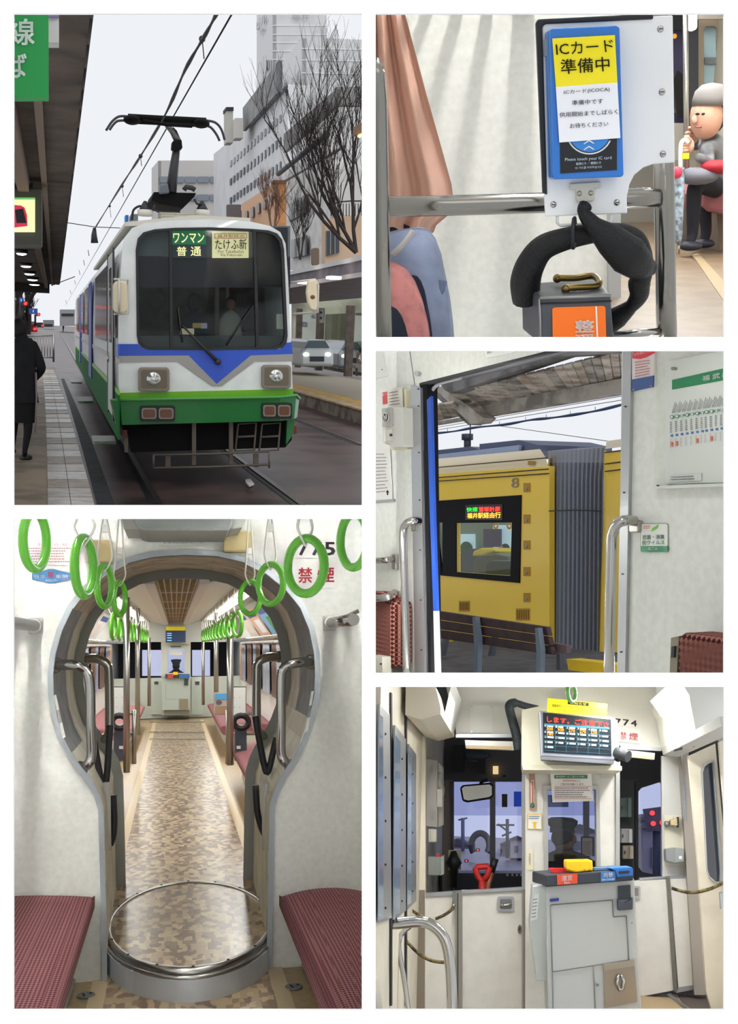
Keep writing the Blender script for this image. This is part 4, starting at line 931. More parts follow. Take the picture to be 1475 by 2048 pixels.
    def loop(name, pts, rs, v):
        q = smooth_path([D(x, y, v + d) for x, y, d in pts], 6); n = len(q); rr = [lerp(rs[min(int(i / (n - 1) * (len(rs) - 1)), len(rs) - 1)], rs[min(int(i / (n - 1) * (len(rs) - 1)) + 1, len(rs) - 1)], (i / (n - 1) * (len(rs) - 1)) % 1) for i in range(n)]
        part(cb, name, G().tube(q, rr, 14), bm)
    loop('main_strand', [(1170, 412, -.03), (1166, 424, -.04), (1186, 450, -.05), (1220, 480, -.05), (1255, 510, -.04), (1280, 530, -.02), (1302, 536, 0)], [.016, .013, .02, .036, .045, .036, .014], VB); loop('left_loop', [(1220, 466, -.01), (1180, 468, -.01), (1130, 478, 0), (1085, 496, .01), (1060, 530, .02), (1050, 565, .04), (1052, 600, .06)], [.018, .022, .026, .030, .034, .036, .034], VB); loop('right_loop', [(1190, 458, .02), (1240, 462, .02), (1270, 480, .02), (1283, 510, .01), (1288, 535, .01)], [.012, .018, .024, .024, .020], VB); loop('tail_strand', [(1290, 540, 0), (1278, 566, 0), (1277, 590, .01), (1262, 612, .03), (1235, 634, .06), (1215, 650, .08)], [.018, .026, .022, .016, .026, .024], VB)
    part(cb, 'knot', G().ball(D(1296, 535, VB - .01), (.022, .02, .020), 12, 8), blk); part(cb, 'cable_tie', G().tube([D(1147 + 5 * math.cos(q * .628), 466, VB - .02) + V((0, .032 * math.cos(q * .628), .034 * math.sin(q * .628))) for q in range(10)], .005, 6, closed=True), blk); part(cb, 'tie_tail', G().box(D(1144, 492, VB - .03), D(1152, 484, VB - .02)), blk); part(cb, 'tie_tail', G().box(D(1143, 452, VB - .03), D(1149, 444, VB - .02)), blk)
    # --- ticket machine
    tm = thing(k, 'ticket_machine', 'worn dark grey ticket machine with an orange label', 'ticket machine', D(1150, 686, VB)); vt = VB - .06; gm = M((74, 80, 88), .45, noise=.2, scale=12)
    front = k.P([(1079, 594), (1220, 589), (1228, 690), (1080, 690)], vt); back = k.P([(1042, 568), (1196, 556), (1204, 660), (1044, 660)], vt + .22)
    part(tm, 'body', G().hexa([front[3], front[2], front[1], front[0]], [back[3], back[2], back[1], back[0]]), gm, .006); part(tm, 'front_lip', G().tube(k.P([(1079, 596), (1150, 594), (1221, 591)], vt - .002), .004, 6), M((150, 150, 146), .4, .6)); part(tm, 'lid_joint', G().tube(k.P([(1080, 607), (1150, 605), (1222, 602)], vt - .002), .002, 6), BLACK); part(tm, 'worn_edge', G().tube(k.P([(1078, 598), (1080, 640), (1081, 690)], vt), .0025, 6), M((160, 156, 150), .5, .4))
    plate(tm, 'orange_label', [(1104, 618), (1108, 615), (1207, 612), (1210, 615), (1212, 690), (1105, 690)], vt - .004, .004, M((250, 118, 14), .4)); plate(tm, 'white_line', [(1190, 613), (1193, 613), (1196, 690), (1193, 690)], vt - .006, .003, WHITE); ptext(tm, '整', [(1149, 641), (1187, 639), (1187, 664), (1150, 665)], vt - .005, WHITE, .02); ptext(tm, '理', [(1150, 669), (1187, 668), (1187, 688), (1150, 689)], vt - .005, WHITE, .02)
    br = M((130, 108, 60), .3, .9); part(tm, 'brass_handle', G().tube(smooth_path([D(1116, 556, vt + .16), D(1150, 556, vt + .16), D(1178, 552, vt + .16), D(1190, 554, vt + .14), D(1198, 564, vt + .09), D(1190, 572, vt + .07), D(1150, 575, vt + .06), D(1130, 577, vt + .06)], 5), .008, 10), br); 
    for x, y, dv in ((1114, 557, .16), (1131, 578, .06)): part(tm, 'handle_foot', G().ball(D(x, y, vt + dv), .011, 10, 8), br)
    # --- aisle beyond: pole, door, passenger
    t_ = thing(k, 'aisle_door', 'beige door with a narrow rounded window at the end of the aisle', 'door', D(1425, 330, 8)); hole = RR(1407, 52, 1433, 168, 7)
    part(t_, 'leaf', G().holes(k.P(R4(1394, 6, 1475, 400), 8), [k.P(hole, 8)], (0, .05, 0)), M((172, 158, 134), .5)); part(t_, 'pane', G().prism(k.P(hole, 8.03), (0, .01, 0)), M((176, 206, 214), .2)); part(t_, 'window_rail', G().prism(k.P(R4(1408, 115, 1433, 128), 8.0), (0, .02, 0)), M((110, 120, 120), .4))
    t_ = thing(k, 'cab_opening', 'dark purple cab opening beyond the right edge of the board', 'opening', D(1357, 240, 8.6)); plate(t_, 'backdrop', R4(1330, 30, 1372, 250), 8.8, .05, M((70, 66, 100), .5)); plate(t_, 'dark_top', R4(1330, 30, 1370, 60), 8.7, .05, DARK); plate(t_, 'lamp_glow', OV(1349, 72, 4, 5, 10), 8.65, .03, M((220, 150, 50), .4, emit=.6)); plate(t_, 'pale_view', R4(1350, 170, 1362, 225), 8.7, .03, M((190, 196, 226), .4)); plate(t_, 'counter', R4(1330, 246, 1376, 320), 8.5, .05, M((188, 184, 172), .5)); plate(t_, 'driver_coat', [(1346, 160), (1354, 140), (1366, 150), (1368, 235), (1354, 235)], 8.6, .06, BLACK)
    solo(k, 'grab_pole', 'thin grey pole beside the seated passenger', 'pole', G().tube(k.P([(1370, 10), (1371, 200), (1373, 345)], 7), .016, 8), STEEL); solo(k, 'dark_pillar', 'black pillar between pole and beige door', 'pillar', G().prism(k.P(R4(1375, 30, 1396, 300), 7.8), (0, .1, 0)), M((22, 24, 34), .5)); t_ = thing(k, 'tube_light', 'bright white end of a tube light above the passenger', 'light', D(1384, 60, 7.2)); plate(t_, 'tube', RR(1377, 8, 1393, 60, 7), 7.2, .06, M((255, 255, 252), .5, emit=3)); plate(t_, 'grille', R4(1396, 6, 1450, 38), 7.6, .04, M((150, 142, 134), .6))
    b_ = thing(k, 'bench_seat', 'dusty pink bench under the seated passenger', 'bench', D(1440, 470, 6.2)); part(b_, 'cushion', G().prism(k.P([(1404, 392), (1410, 380), (1440, 376), (1500, 376), (1500, 440), (1420, 424), (1406, 410)], 6.15), (0, 1.4, 0)), M((150, 92, 98), .8), .02); part(b_, 'base', G().prism(k.P([(1432, 424), (1500, 440), (1500, 540), (1440, 520)], 6.3), (0, 1.4, 0)), M((120, 104, 92), .6))
    ps = thing(k, 'person', 'seated passenger in grey jacket, cap and dark trousers holding an umbrella', 'person', D(1420, 505, 6.1)); vv = 6.1; s_ = vv / 2200; Q = lambda x, y, dv=0: D(x, y, vv + dv)
    skin = M((206, 160, 136), .7); jk = M((120, 122, 126), .85, noise=.25, scale=14)
    J = {'pelvis': (Q(1442, 372, .1), 24 * s_), 'waist': (Q(1440, 340, .1), 25 * s_), 'chest': (Q(1430, 302, .1), 27 * s_), 'neck': (Q(1420, 272, .05), 12 * s_), 'shn': (Q(1412, 296, -.05), 15 * s_), 'eln': (Q(1418, 326, -.12), 11 * s_), 'wrn': (Q(1392, 312, -.18), 8 * s_), 'shf': (Q(1440, 296, .2), 14 * s_), 'elf': (Q(1430, 318, .3), 11 * s_), 'wrf': (Q(1398, 286, .2), 8 * s_)}
    skinned(ps, 'jacket', J, [('pelvis', 'waist'), ('waist', 'chest'), ('chest', 'neck'), ('chest', 'shn'), ('shn', 'eln'), ('eln', 'wrn'), ('chest', 'shf'), ('shf', 'elf'), ('elf', 'wrf')], jk, 'pelvis')
    J = {'pelvis': (Q(1446, 378, .1), 22 * s_), 'kn1': (Q(1388, 368, -.1), 17 * s_), 'an1': (Q(1384, 470, -.08), 11 * s_), 'to1': (Q(1376, 492, -.12), 8 * s_), 'kn2': (Q(1404, 366, .2), 17 * s_), 'an2': (Q(1412, 466, .15), 11 * s_), 'to2': (Q(1404, 486, .1), 8 * s_)}
    skinned(ps, 'trousers', J, [('pelvis', 'kn1'), ('kn1', 'an1'), ('an1', 'to1'), ('pelvis', 'kn2'), ('kn2', 'an2'), ('an2', 'to2')], M((24, 26, 36), .85), 'pelvis')
    hd = part(ps, 'head', G().ball(Q(1412, 232), (30 * s_, 32 * s_, 42 * s_), 18, 12), skin); part(hd, 'nose', G().ball(Q(1388, 240, -.06), (6 * s_, 6 * s_, 8 * s_), 8, 6), skin); part(hd, 'ear', G().ball(Q(1430, 234, -.07), (6 * s_, 4 * s_, 10 * s_), 8, 6), skin)
    for x in (1394, 1406): part(hd, 'eye', G().ball(Q(x, 228, -.078), (4 * s_, 2 * s_, 2.5 * s_), 8, 6), BLACK)
    part(hd, 'mouth', G().ball(Q(1396, 254, -.068), (7 * s_, 2 * s_, 2 * s_), 8, 6), M((150, 90, 84), .7)); part(ps, 'hair', G().ball(Q(1422, 226, .03), (30 * s_, 30 * s_, 38 * s_), 16, 10), M((44, 42, 46), .8)); part(ps, 'cap', G().loft([[Q(1420, 212) + V((r * s_ * math.cos(q * .3927), r * s_ * math.sin(q * .3927), z * s_)) for q in range(16)] for r, z in ((34, 0), (34, 12), (30, 26), (18, 37), (3, 40))], cap=True), M((118, 114, 112), .85))
    for cx, cy, dv in ((1378, 292, -.16), (1386, 274, .16)):
        part(ps, 'palm', G().ball(Q(cx, cy, dv), (9 * s_, 8 * s_, 13 * s_), 10, 8), skin)
        for f in range(4): part(ps, 'finger', G().tube(smooth_path([Q(cx - 4, cy - 9 + f * 6, dv - .02), Q(cx - 12, cy - 8 + f * 6, dv - .035), Q(cx - 14, cy - 6 + f * 6, dv + .0), Q(cx - 8, cy - 5 + f * 6, dv + .02)], 3), [.0095] * 10, 8), skin)
        part(ps, 'thumb', G().tube(smooth_path([Q(cx + 2, cy - 10, dv - .02), Q(cx - 4, cy - 17, dv - .03), Q(cx - 11, cy - 17, dv - .03)], 3), .010, 8), skin)
    for x, y, dv in ((1380, 492, -.14), (1406, 487, .1)): part(ps, 'shoe', G().ball(Q(x, y, dv), (22 * s_, .06, 9 * s_), 14, 8), M((34, 36, 52), .6))
    part(ps, 'red_bag', G().ball(Q(1432, 334, -.16), (30 * s_, .08, 13 * s_), 12, 8), M((170, 30, 44), .7)); part(ps, 'lap_cloth', G().ball(Q(1394, 352, -.14), (40 * s_, .1, 16 * s_), 14, 8), M((112, 112, 122), .85))
    um = thing(k, 'umbrella', 'folded pale blue umbrella with white handle held by the passenger', 'umbrella', Q(1360, 505, -.2)); part(um, 'canopy', G().tube(k.P([(1360, 335), (1357, 380), (1356, 430), (1357, 470), (1357, 490)], vv - .2), [.02, .028, .024, .018, .01], 10), M((170, 190, 206), .7, noise=.4, scale=40)); part(um, 'tip', G().tube(k.P([(1357, 488), (1357, 508)], vv - .2), .006, 6), STEEL); part(um, 'handle', G().tube(smooth_path(k.P([(1360, 338), (1360, 300), (1363, 284), (1370, 280), (1376, 286)], vv - .2), 5), .011, 8), WHITE); part(um, 'yellow_tag', G().box(Q(1364, 318, -.26), Q(1376, 306, -.24)), M((236, 226, 30), .6)); part(um, 'red_tag', G().ball(Q(1352, 345, -.24), (.03, .02, .03), 8, 6), M((214, 60, 90), .6))
    return k
k2 = reader()
# ================================================================== 3. open tram door, yellow tram outside
def doorway():
    k = Frame((5637, 1040)); D, F, S, V = k.D, k.F, k.S, Vector
    VW = 2.11
    cream = CREAM; sil = M((176, 178, 180), .38, .7); blk = M((16, 16, 20), .8, spec=.15)
    g = G()
    for pts in (R4(741, 695, 838, 1356), [(838, 695), (1122, 695), (1100, 700), (838, 766)], [(1243, 695), (1475, 695), (1475, 1356), (1236, 1356)]):
        g.prism(k.P(pts, VW), (0, .04, 0))
    wl = struct(k, 'wall_door', g, cream)
    vq = VW - .006
    # door surround
    ds = thing(k, 'door_surround', 'aluminium, black rubber and blue edging of the open tram door', 'door frame', D(845, 1350, VW))
    plate(ds, 'aluminium_jamb', [(820, 770), (840, 776), (849, 1356), (829, 1356)], VW - .012, .03, sil)
    for y in (778, 812, 905, 1000, 1100, 1200, 1300): plate(ds, 'screw', OV(835 + (y - 778) * .012, y, 1.2, 1.4, 8), VW - .016, .004, DARK)
    plate(ds, 'rubber_seal', [(840, 770), (853, 768), (862, 1356), (849, 1356)], VW + .0, .05, blk); plate(ds, 'rubber_groove', [(842, 815), (844, 815), (855, 1356), (853, 1356)], VW - .003, .004, M((90, 90, 94), .4, .4))
    plate(ds, 'blue_edge', [(853, 800), (861, 792), (866, 1000), (873, 1222), (866, 1222), (858, 1000)], VW - .006, .012, M((14, 66, 158), .5)); plate(ds, 'white_edge', [(866, 1222), (873, 1222), (877, 1356), (869, 1356)], VW - .006, .012, M((206, 208, 214), .5)); plate(ds, 'dark_recess', [(846, 766), (872, 760), (862, 778), (860, 800), (852, 812)], VW + .035, .03, M((30, 40, 64), .5))
    part(ds, 'corner_seal', G().tube(smooth_path(k.P([(861, 800), (863, 784), (871, 772), (884, 765), (920, 756)], VW + .03), 4), .008, 8), M((170, 172, 174), .4)); part(ds, 'header_seal', G().tube(k.P([(840, 770), (960, 739), (1118, 699)], VW + .01), .010, 8), M((44, 44, 48), .5))
    plate(ds, 'right_jamb', [(1245, 695), (1262, 695), (1249, 1356), (1233, 1356)], VW - .012, .05, sil)
    for y in (813, 985, 1148, 1304): plate(ds, 'screw', OV(1251 - (y - 700) * .018, y, 1.5, 1.6, 8), VW - .016, .004, DARK)
    plate(ds, 'corner_bolt', OV(832, 747, 4.5, 5, 12), VW - .015, .015, CHROME); plate(ds, 'joint_line', [(817, 695), (818, 695), (829, 770), (828, 770)], VW - .002, .002, M((120, 120, 116), .5))
    # left wall things
    t_ = thing(k, 'wall_hatch', 'faint square hatch high on the left wall', 'hatch', D(760, 758, VW)); plate(t_, 'panel', [(741, 697), (762, 695), (774, 752), (741, 760)], VW - .006, .006, M((218, 218, 210), .5)); plate(t_, 'keyhole', OV(763, 739, 1, 1, 8), VW - .008, .002, DARK)
    t_ = thing(k, 'door_call_box', 'cream door call box with a round button on the left wall', 'call box', D(785, 898, VW)); 
    plate(t_, 'backing', [(805, 778), (812, 780), (814, 898), (780, 900), (778, 880)], VW - .02, .02, M((216, 208, 180), .5)); plate(t_, 'case', [(784, 812), (805, 815), (806, 893), (788, 895), (765, 886), (763, 818)], VW - .06, .05, M((204, 202, 194), .45), .004); plate(t_, 'button_plate', [(763, 817), (784, 816), (784, 852), (764, 854)], VW - .065, .008, M((176, 174, 166), .4, .3)); part(t_, 'button', G().ball(D(771, 834, VW - .07), (.014, .01, .018)), CHROME); part(t_, 'button_ring', G().tube([D(771 + 6.5 * math.cos(q * .3927), 835 + 10 * math.sin(q * .3927), VW - .068) for q in range(16)], .003, 6, closed=True), M((210, 208, 200), .4)); plate(t_, 'card_slot', [(767, 860), (782, 858), (783, 880), (768, 883)], VW - .066, .006, M((222, 218, 206), .5)); plate(t_, 'lock', OV(780, 870, 2, 3, 8), VW - .07, .006, DARK)
    t_ = thing(k, 'sos_notice', 'small notice with a red SOS panel above the call box', 'notice', D(790, 815, VW)); plate(t_, 'sheet', [(774, 780), (803, 774), (804, 813), (775, 817)], VW - .03, .004, M((218, 214, 202), .5)); plate(t_, 'red_panel', [(764, 785), (774, 783), (774, 807), (765, 809)], VW - .03, .004, M((206, 70, 72), .5)); ptext(t_, 'SO', [(765, 787), (773.5, 785.5), (773.5, 791), (765, 792.5)], VW - .031, WHITE, .01); rows(t_, [(778, 783), (800, 779), (801, 810), (779, 813)], VW - .03, 5, M((140, 120, 112), .6), .35, 2)
    t_ = thing(k, 'printed_notice', 'long white printed notice sheet low on the left wall', 'notice', D(762, 1003, VW)); plate(t_, 'sheet', [(741, 898), (779, 897), (784, 1000), (741, 1003)], VW - .008, .004, M((224, 222, 216), .5)); rows(t_, [(748, 905), (774, 905), (778, 985), (748, 988)], VW - .008, 12, M((150, 148, 146), .6), .3, 6); plate(t_, 'arrow_mark', [(771, 985), (774, 980), (777, 985), (775, 985), (775, 990), (773, 990), (773, 985)], VW - .011, .002, INK); plate(t_, 'bottom_rail', [(741, 1001), (786, 998), (786, 1003), (741, 1006)], VW - .012, .012, sil)
    def rail(label, pts, r, dv, br=None):
        t2 = thing(k, 'handrail', label, 'handrail', D(*pts[-1][:2], VW - dv)); part(t2, 'pipe', G().tube(smooth_path([D(x, y, VW - d) for x, y, d in [(p[0], p[1], dv if len(p) < 3 else p[2]) for p in pts]], 6), r, 14), CHROME)
        if br: plate(t2, 'bracket', br, VW - .02, .02, STEEL, .004)
        return t2
    rail('tall chrome handrail left of the open door', [(838, 1042, .02), (824, 1042, .06), (811, 1049, .07), (806, 1066, .07), (807, 1120, .07), (813, 1358, .07)], .017, .07, [(820, 1048), (830, 1046), (831, 1062), (821, 1063)])
    rail('short chrome rail above the left seat', [(741, 1122, .08), (772, 1120, .08), (786, 1117, .01)], .014, .08, [(782, 1108), (790, 1108), (790, 1140), (782, 1138)])
    rail('short chrome rail on the left seat back', [(741, 1197, .12), (775, 1195, .12), (788, 1186, .03)], .017, .12, [(786, 1180), (792, 1182), (792, 1206), (784, 1206)])
    rail('tall chrome handrail right of the open door', [(1268, 1042, .02), (1250, 1041, .06), (1234, 1047, .08), (1226, 1064, .08), (1222, 1100, .08), (1217, 1358, .08)], .016, .08, RR(1256, 1040, 1275, 1065, 4))
    t_ = thing(k, 'bench_seat', 'end of a dark maroon seat by the left wall', 'seat', D(765, 1335, VW - .1)); plate(t_, 'backrest', [(741, 1192), (766, 1194), (784, 1204), (784, 1334), (741, 1340)], VW - .1, .1, MOQD, .02); plate(t_, 'headroll', [(741, 1182), (762, 1183), (776, 1190), (776, 1197), (741, 1198)], VW - .12, .05, MOQD, .01)
    t_ = thing(k, 'heater_box', 'small cream box with a dial at the foot of the left wall', 'box', D(755, 1350, VW)); plate(t_, 'case', [(741, 1310), (764, 1314), (765, 1356), (741, 1356)], VW - .14, .04, M((206, 204, 190), .5)); plate(t_, 'screw', OV(760, 1328, 1.6, 2, 8), VW - .145, .005, DARK)
    solo(k, 'painted_wall_shade', 'grey painted shade low on the left wall beside the seat', 'panel', G().prism(k.P([(784, 1250), (812, 1252), (814, 1356), (784, 1356)], VW - .004), (0, .004, 0)), M((150, 154, 152), .6))  # thin grey sheet standing in for shade on the wall
    t_ = thing(k, 'header_sign', 'small white sign on the header above the door', 'sign', D(995, 714, VW)); plate(t_, 'panel', [(968, 697), (1040, 697), (1022, 706), (972, 716)], VW - .006, .006, WHITE); ptext(t_, '前', [(974, 698), (984, 698), (984, 706), (974, 709)], VW - .006, M((90, 84, 84), .6))
    # right wall things
    t_ = thing(k, 'warning_plate', 'red, white and blue notice plate at the top right of the door', 'notice', D(1285, 782, VW)); plate(t_, 'panel', [(1263, 695), (1308, 695), (1306, 773), (1302, 776), (1263, 783)], VW - .01, .01, M((226, 222, 218), .4)); plate(t_, 'red_heading', [(1264, 695), (1308, 695), (1307, 706), (1290, 715), (1278, 718), (1264, 717)], VW - .013, .004, M((206, 44, 62), .4)); plate(t_, 'blue_footer', [(1263, 759), (1306, 751), (1305, 774), (1263, 783)], VW - .013, .004, M((44, 74, 130), .4)); ptext(t_, '非常通話コック', [(1268, 706), (1304, 698), (1304, 704), (1268, 712)], VW - .013, M((240, 200, 200), .5)); rows(t_, [(1270, 722), (1300, 718), (1300, 750), (1270, 756)], VW - .01, 6, M((190, 100, 110), .6), .4, 8)
    for x, y in ((1266, 779), (1301, 772), (1266, 706)): plate(t_, 'screw', OV(x, y, 1.4, 1.4, 8), VW - .017, .004, STEEL)
    t_ = thing(k, 'route_map', 'white route map board with green heading under clear acrylic', 'map', D(1380, 972, VW)); 
    bd = [(1314, 726), (1475, 690), (1475, 966), (1306, 972)]
    plate(t_, 'board', [(1330, 724), (1475, 695), (1475, 964), (1331, 968)], VW - .008, .006, M((228, 228, 224), .45)); plate(t_, 'bottom_rail', [(1304, 972), (1475, 965), (1475, 972), (1306, 978)], VW - .025, .025, M((206, 206, 200), .4, .4)); plate(t_, 'mount_bolt', OV(1344, 737, 3.5, 3.5, 10), VW - .02, .012, STEEL); plate(t_, 'rail_screw', OV(1313, 971, 1.6, 1.6, 8), VW - .03, .006, DARK)
    gr = M((20, 128, 82), .45); plate(t_, 'green_heading', [(1343, 760), (1475, 730), (1475, 755), (1343, 779)], VW - .011, .004, gr); ptext(t_, '福 武 線', [(1405, 752), (1460, 741), (1460, 752), (1405, 763)], VW - .012, WHITE, .02)
    ly = lambda x: 834 - (x - 1342) * .145
    plate(t_, 'route_line', [(1340, ly(1340) - 2), (1475, ly(1475) - 2), (1475, ly(1475) + 1.5), (1340, ly(1340) + 1.5)], VW - .011, .003, M((110, 150, 130), .5)); tx = M((104, 104, 110), .6)
    for i in range(12):
        x = 1342 + i * 10.2 - (i > 6) * 2; y = ly(x); big = i in (0, 1, 3, 5, 7, 8)
        o = plate(t_, 'station_dot', OV(x, y, 3.4 if big else 2.4, 3.6 if big else 2.6, 14), VW - .014, .003, M((84, 128, 108), .5) if big else M((150, 180, 166), .5)); plate(o, 'dot_centre', OV(x, y, 2.1 if big else 1.5, 2.3 if big else 1.6, 12), VW - .016, .002, WHITE)
        rows(t_, [(x - 2.2, y + 9), (x + 2.2, y + 9), (x + 2.2, y + 32), (x - 2.2, y + 32)], VW - .009, 6, tx, .6, 20 + i, name='station_name'); plate(t_, 'symbol', R4(x - 2, y + 35, x + 2, y + 39.5), VW - .011, .003, M((90, 120, 180), .5)); rows(t_, [(x - 2, y + 44), (x + 1, y + 44), (x + 1, y + 62), (x - 2, y + 62)], VW - .009, 8, M((160, 160, 164), .6), .5, 40 + i, name='small_print')
        if i in (0, 1, 5, 8): plate(t_, 'red_symbol', R4(x - 2, y + 50, x + 1.5, y + 59), VW - .012, .003, M((220, 110, 90), .5))
        for a in range(3): part(t_, 'romaji_line', G().prism(k.P([(x + a * 2.6, y - 8), (x + .8 + a * 2.6, y - 8), (x + 7 + a * 2.6, y - 30 + 3 * a), (x + 6.2 + a * 2.6, y - 30 + 3 * a)], VW - .011), (0, .002, 0)), M((196, 196, 196), .6))
    plate(t_, 'legend_box', [(1338, 950), (1402, 946), (1402, 962), (1338, 965)], VW - .011, .002, M((206, 206, 204), .5)); plate(t_, 'legend_face', [(1338.7, 950.8), (1401.3, 947), (1401.3, 961.2), (1338.7, 964.2)], VW - .012, .002, M((228, 228, 224), .5)); rows(t_, [(1342, 952), (1398, 949), (1398, 960), (1342, 962)], VW - .012, 2, tx, .4, 77)
    part(t_, 'acrylic_cover', G().poly(k.P(bd, VW - .03)), glass((246, 248, 246), .02))
    t_ = thing(k, 'antibacterial_sticker', 'white and green sticker about antibacterial treatment on the right wall', 'sticker', D(1307, 1104, VW)); plate(t_, 'sheet', RR(1280, 1047, 1334, 1104, 3), VW - .004, .003, M((88, 128, 104), .5)); plate(t_, 'face', RR(1280.8, 1047.8, 1333.2, 1093, 3), VW - .006, .003, M((236, 236, 230), .5)); plate(t_, 'green_footer', RR(1280, 1092, 1334, 1104, 3), VW - .007, .003, gr); gk = M((20, 110, 70), .5)
    ptext(t_, '抗菌・消臭', [(1285, 1070), (1329, 1069), (1329, 1078), (1285, 1079)], VW - .006, gk, .012); ptext(t_, '抗ウイルス', [(1284, 1081), (1329, 1080), (1329, 1089), (1284, 1090)], VW - .006, gk, .012); ptext(t_, '施工済', [(1296, 1094.5), (1315, 1094.5), (1315, 1100.5), (1296, 1100.5)], VW - .007, WHITE, .012); plate(t_, 'leaf', [(1301, 1063), (1304, 1056), (1315, 1049), (1313, 1056), (1306, 1061)], VW - .009, .002, M((110, 180, 50), .5)); rows(t_, (1287, 1051, 1302, 1058), VW - .006, 2, M((226, 130, 90), .6), .5, 3)
    t_ = thing(k, 'bench_seat', 'maroon dotted seat back with a metal end below the sticker', 'seat', D(1390, 1350, VW - .1)); plate(t_, 'backrest', [(1352, 1272), (1362, 1266), (1380, 1268), (1475, 1280), (1475, 1358), (1352, 1358)], VW - .14, .12, MOQD, .015); plate(t_, 'metal_end', [(1341, 1276), (1357, 1272), (1352, 1358), (1338, 1358)], VW - .13, .12, M((130, 122, 106), .4, .5)); plate(t_, 'end_slot', [(1342, 1293), (1348, 1292), (1347, 1315), (1341, 1316)], VW - .135, .006, BLACK)
    # --- outside: yellow tram
    VT = 4.9
    yel = M((242, 206, 74), .38, coat=.2); yel2 = M((236, 196, 66), .4); crm = M((222, 208, 176), .45)
    tr = thing(k, 'yellow_tram', 'yellow articulated tram standing at the platform outside the door', 'tram', D(1000, 1290, VT))
    p0, p1, p2, p3 = D(858, 952, VT), D(1096, 934, VT), D(1096, 1280, VT), D(868, 1250, VT)
    hole = [(868, 1002), (1041, 990), (1038, 1166), (872, 1150)]
    part(tr, 'car_side', G().holes(k.P([(748, 957), (1098, 932), (1098, 1300), (748, 1292)], VT), [k.P([(880 - 12, 1046), (884, 1045), (884, 1148), (880 - 10, 1147)], VT), k.P([(911, 1046), (1023, 1045), (1020, 1152), (911, 1144)], VT)], (0, .05, 0)), yel)
    part(tr, 'roof_cove', G().loft([k.P([(748, 958), (1096, 933)], VT), k.P([(748, 942), (1090, 914)], VT + .03), k.P([(748, 930), (1080, 899)], VT + .25), k.P([(748, 928), (1076, 897)], VT + .9)], closed=False), crm)
    for a, b in (((748, 946), (1090, 916)), ((748, 965), (1096, 938)), ((748, 971), (1097, 947))): part(tr, 'panel_joint', G().tube(k.P([a, b], VT - .01), .005, 5), M((70, 50, 30), .6))
    part(tr, 'window_band', G().holes(k.P(hole, VT - .01), [k.P([(868, 1046), (884, 1045), (884, 1148), (870, 1147)], VT - .01), k.P([(911, 1046), (1023, 1045), (1020, 1152), (911, 1144)], VT - .01)], (0, .012, 0)), M((10, 11, 18), .6, spec=.15))
    part(tr, 'pane', G().poly(k.P([(911, 1046), (1023, 1045), (1020, 1152), (911, 1144)], VT + .01)), glass((226, 232, 226), .03)); part(tr, 'pane', G().poly(k.P([(866, 1046), (884, 1045), (884, 1148), (868, 1147)], VT + .01)), glass((226, 232, 226), .03))
    led = plate(tr, 'led_sign', [(930, 1010), (1004, 1008), (1004, 1040), (930, 1040)], VT - .014, .004, M((20, 14, 22), .3)); lr = M((255, 70, 60), .4, emit=1.6); ly_ = M((255, 200, 70), .4, emit=1.4)
    ptext(led, '快速', [(933, 1015), (955, 1014), (955, 1023), (933, 1024)], VT - .016, M((60, 230, 80), .4, emit=1.3), .01); ptext(led, '鷲塚針原', [(957, 1014), (1000, 1013), (1000, 1023), (957, 1024)], VT - .016, lr, .01); ptext(led, '福井駅経由行', [(934, 1026), (1001, 1024), (1001, 1036), (934, 1037)], VT - .016, ly_, .01)
    # inside of the yellow tram
    part(tr, 'interior_back', G().prism(k.P(R4(760, 1030, 1060, 1180), VT + 1.6), (0, .03, 0)), M((150, 164, 140), .6)); part(tr, 'far_window', G().prism(k.P(R4(914, 1068, 946, 1110), VT + 1.55), (0, .03, 0)), M((170, 200, 214), .4, emit=.7)); part(tr, 'far_window', G().prism(k.P(R4(985, 1050, 1024, 1105), VT + 1.55), (0, .03, 0)), M((170, 200, 214), .4, emit=.7)); part(tr, 'hedge_view', G().ball(D(932, 1098, VT + 1.5), (.14, .04, .09)), M((60, 110, 66), .8)); part(tr, 'far_poster', G().prism(k.P(R4(966, 1058, 1000, 1094), VT + 1.5), (0, .02, 0)), M((90, 76, 110), .6))  # far windows glow by themselves in place of daylight behind them
    sm = M((96, 108, 104), .6)
    def seatback(pts, m, dv): part(tr, 'seat_back', G().prism(k.P(pts, VT + dv), (0, .3, 0)), m, .02)
    seatback([(915, 1150), (918, 1106), (930, 1098), (985, 1096), (990, 1150)], M((70, 84, 82), .6), 1.1); seatback([(942, 1112), (946, 1101), (960, 1096), (988, 1097), (990, 1104), (960, 1112)], M((226, 206, 30), .5), 1.0); seatback([(944, 1155), (946, 1120), (958, 1110), (990, 1107), (1013, 1112), (1016, 1155)], sm, .8); seatback([(966, 1160), (970, 1128), (980, 1121), (1024, 1122), (1026, 1160)], M((64, 84, 92), .6), .5)
    for x in (991, 1018): part(tr, 'hand_strap', G().tube([D(x + 4 * math.cos(q * .628), 1051 + 6 * math.sin(q * .628), VT + .6) for q in range(10)], .010, 6, closed=True), M((240, 190, 30), .4))
    lamp(k, 'yellow_tram_light', D(965, 1036, VT + .8), (1.2, .2), 1.6, (0, 0, -1), (.9, 1, .92))
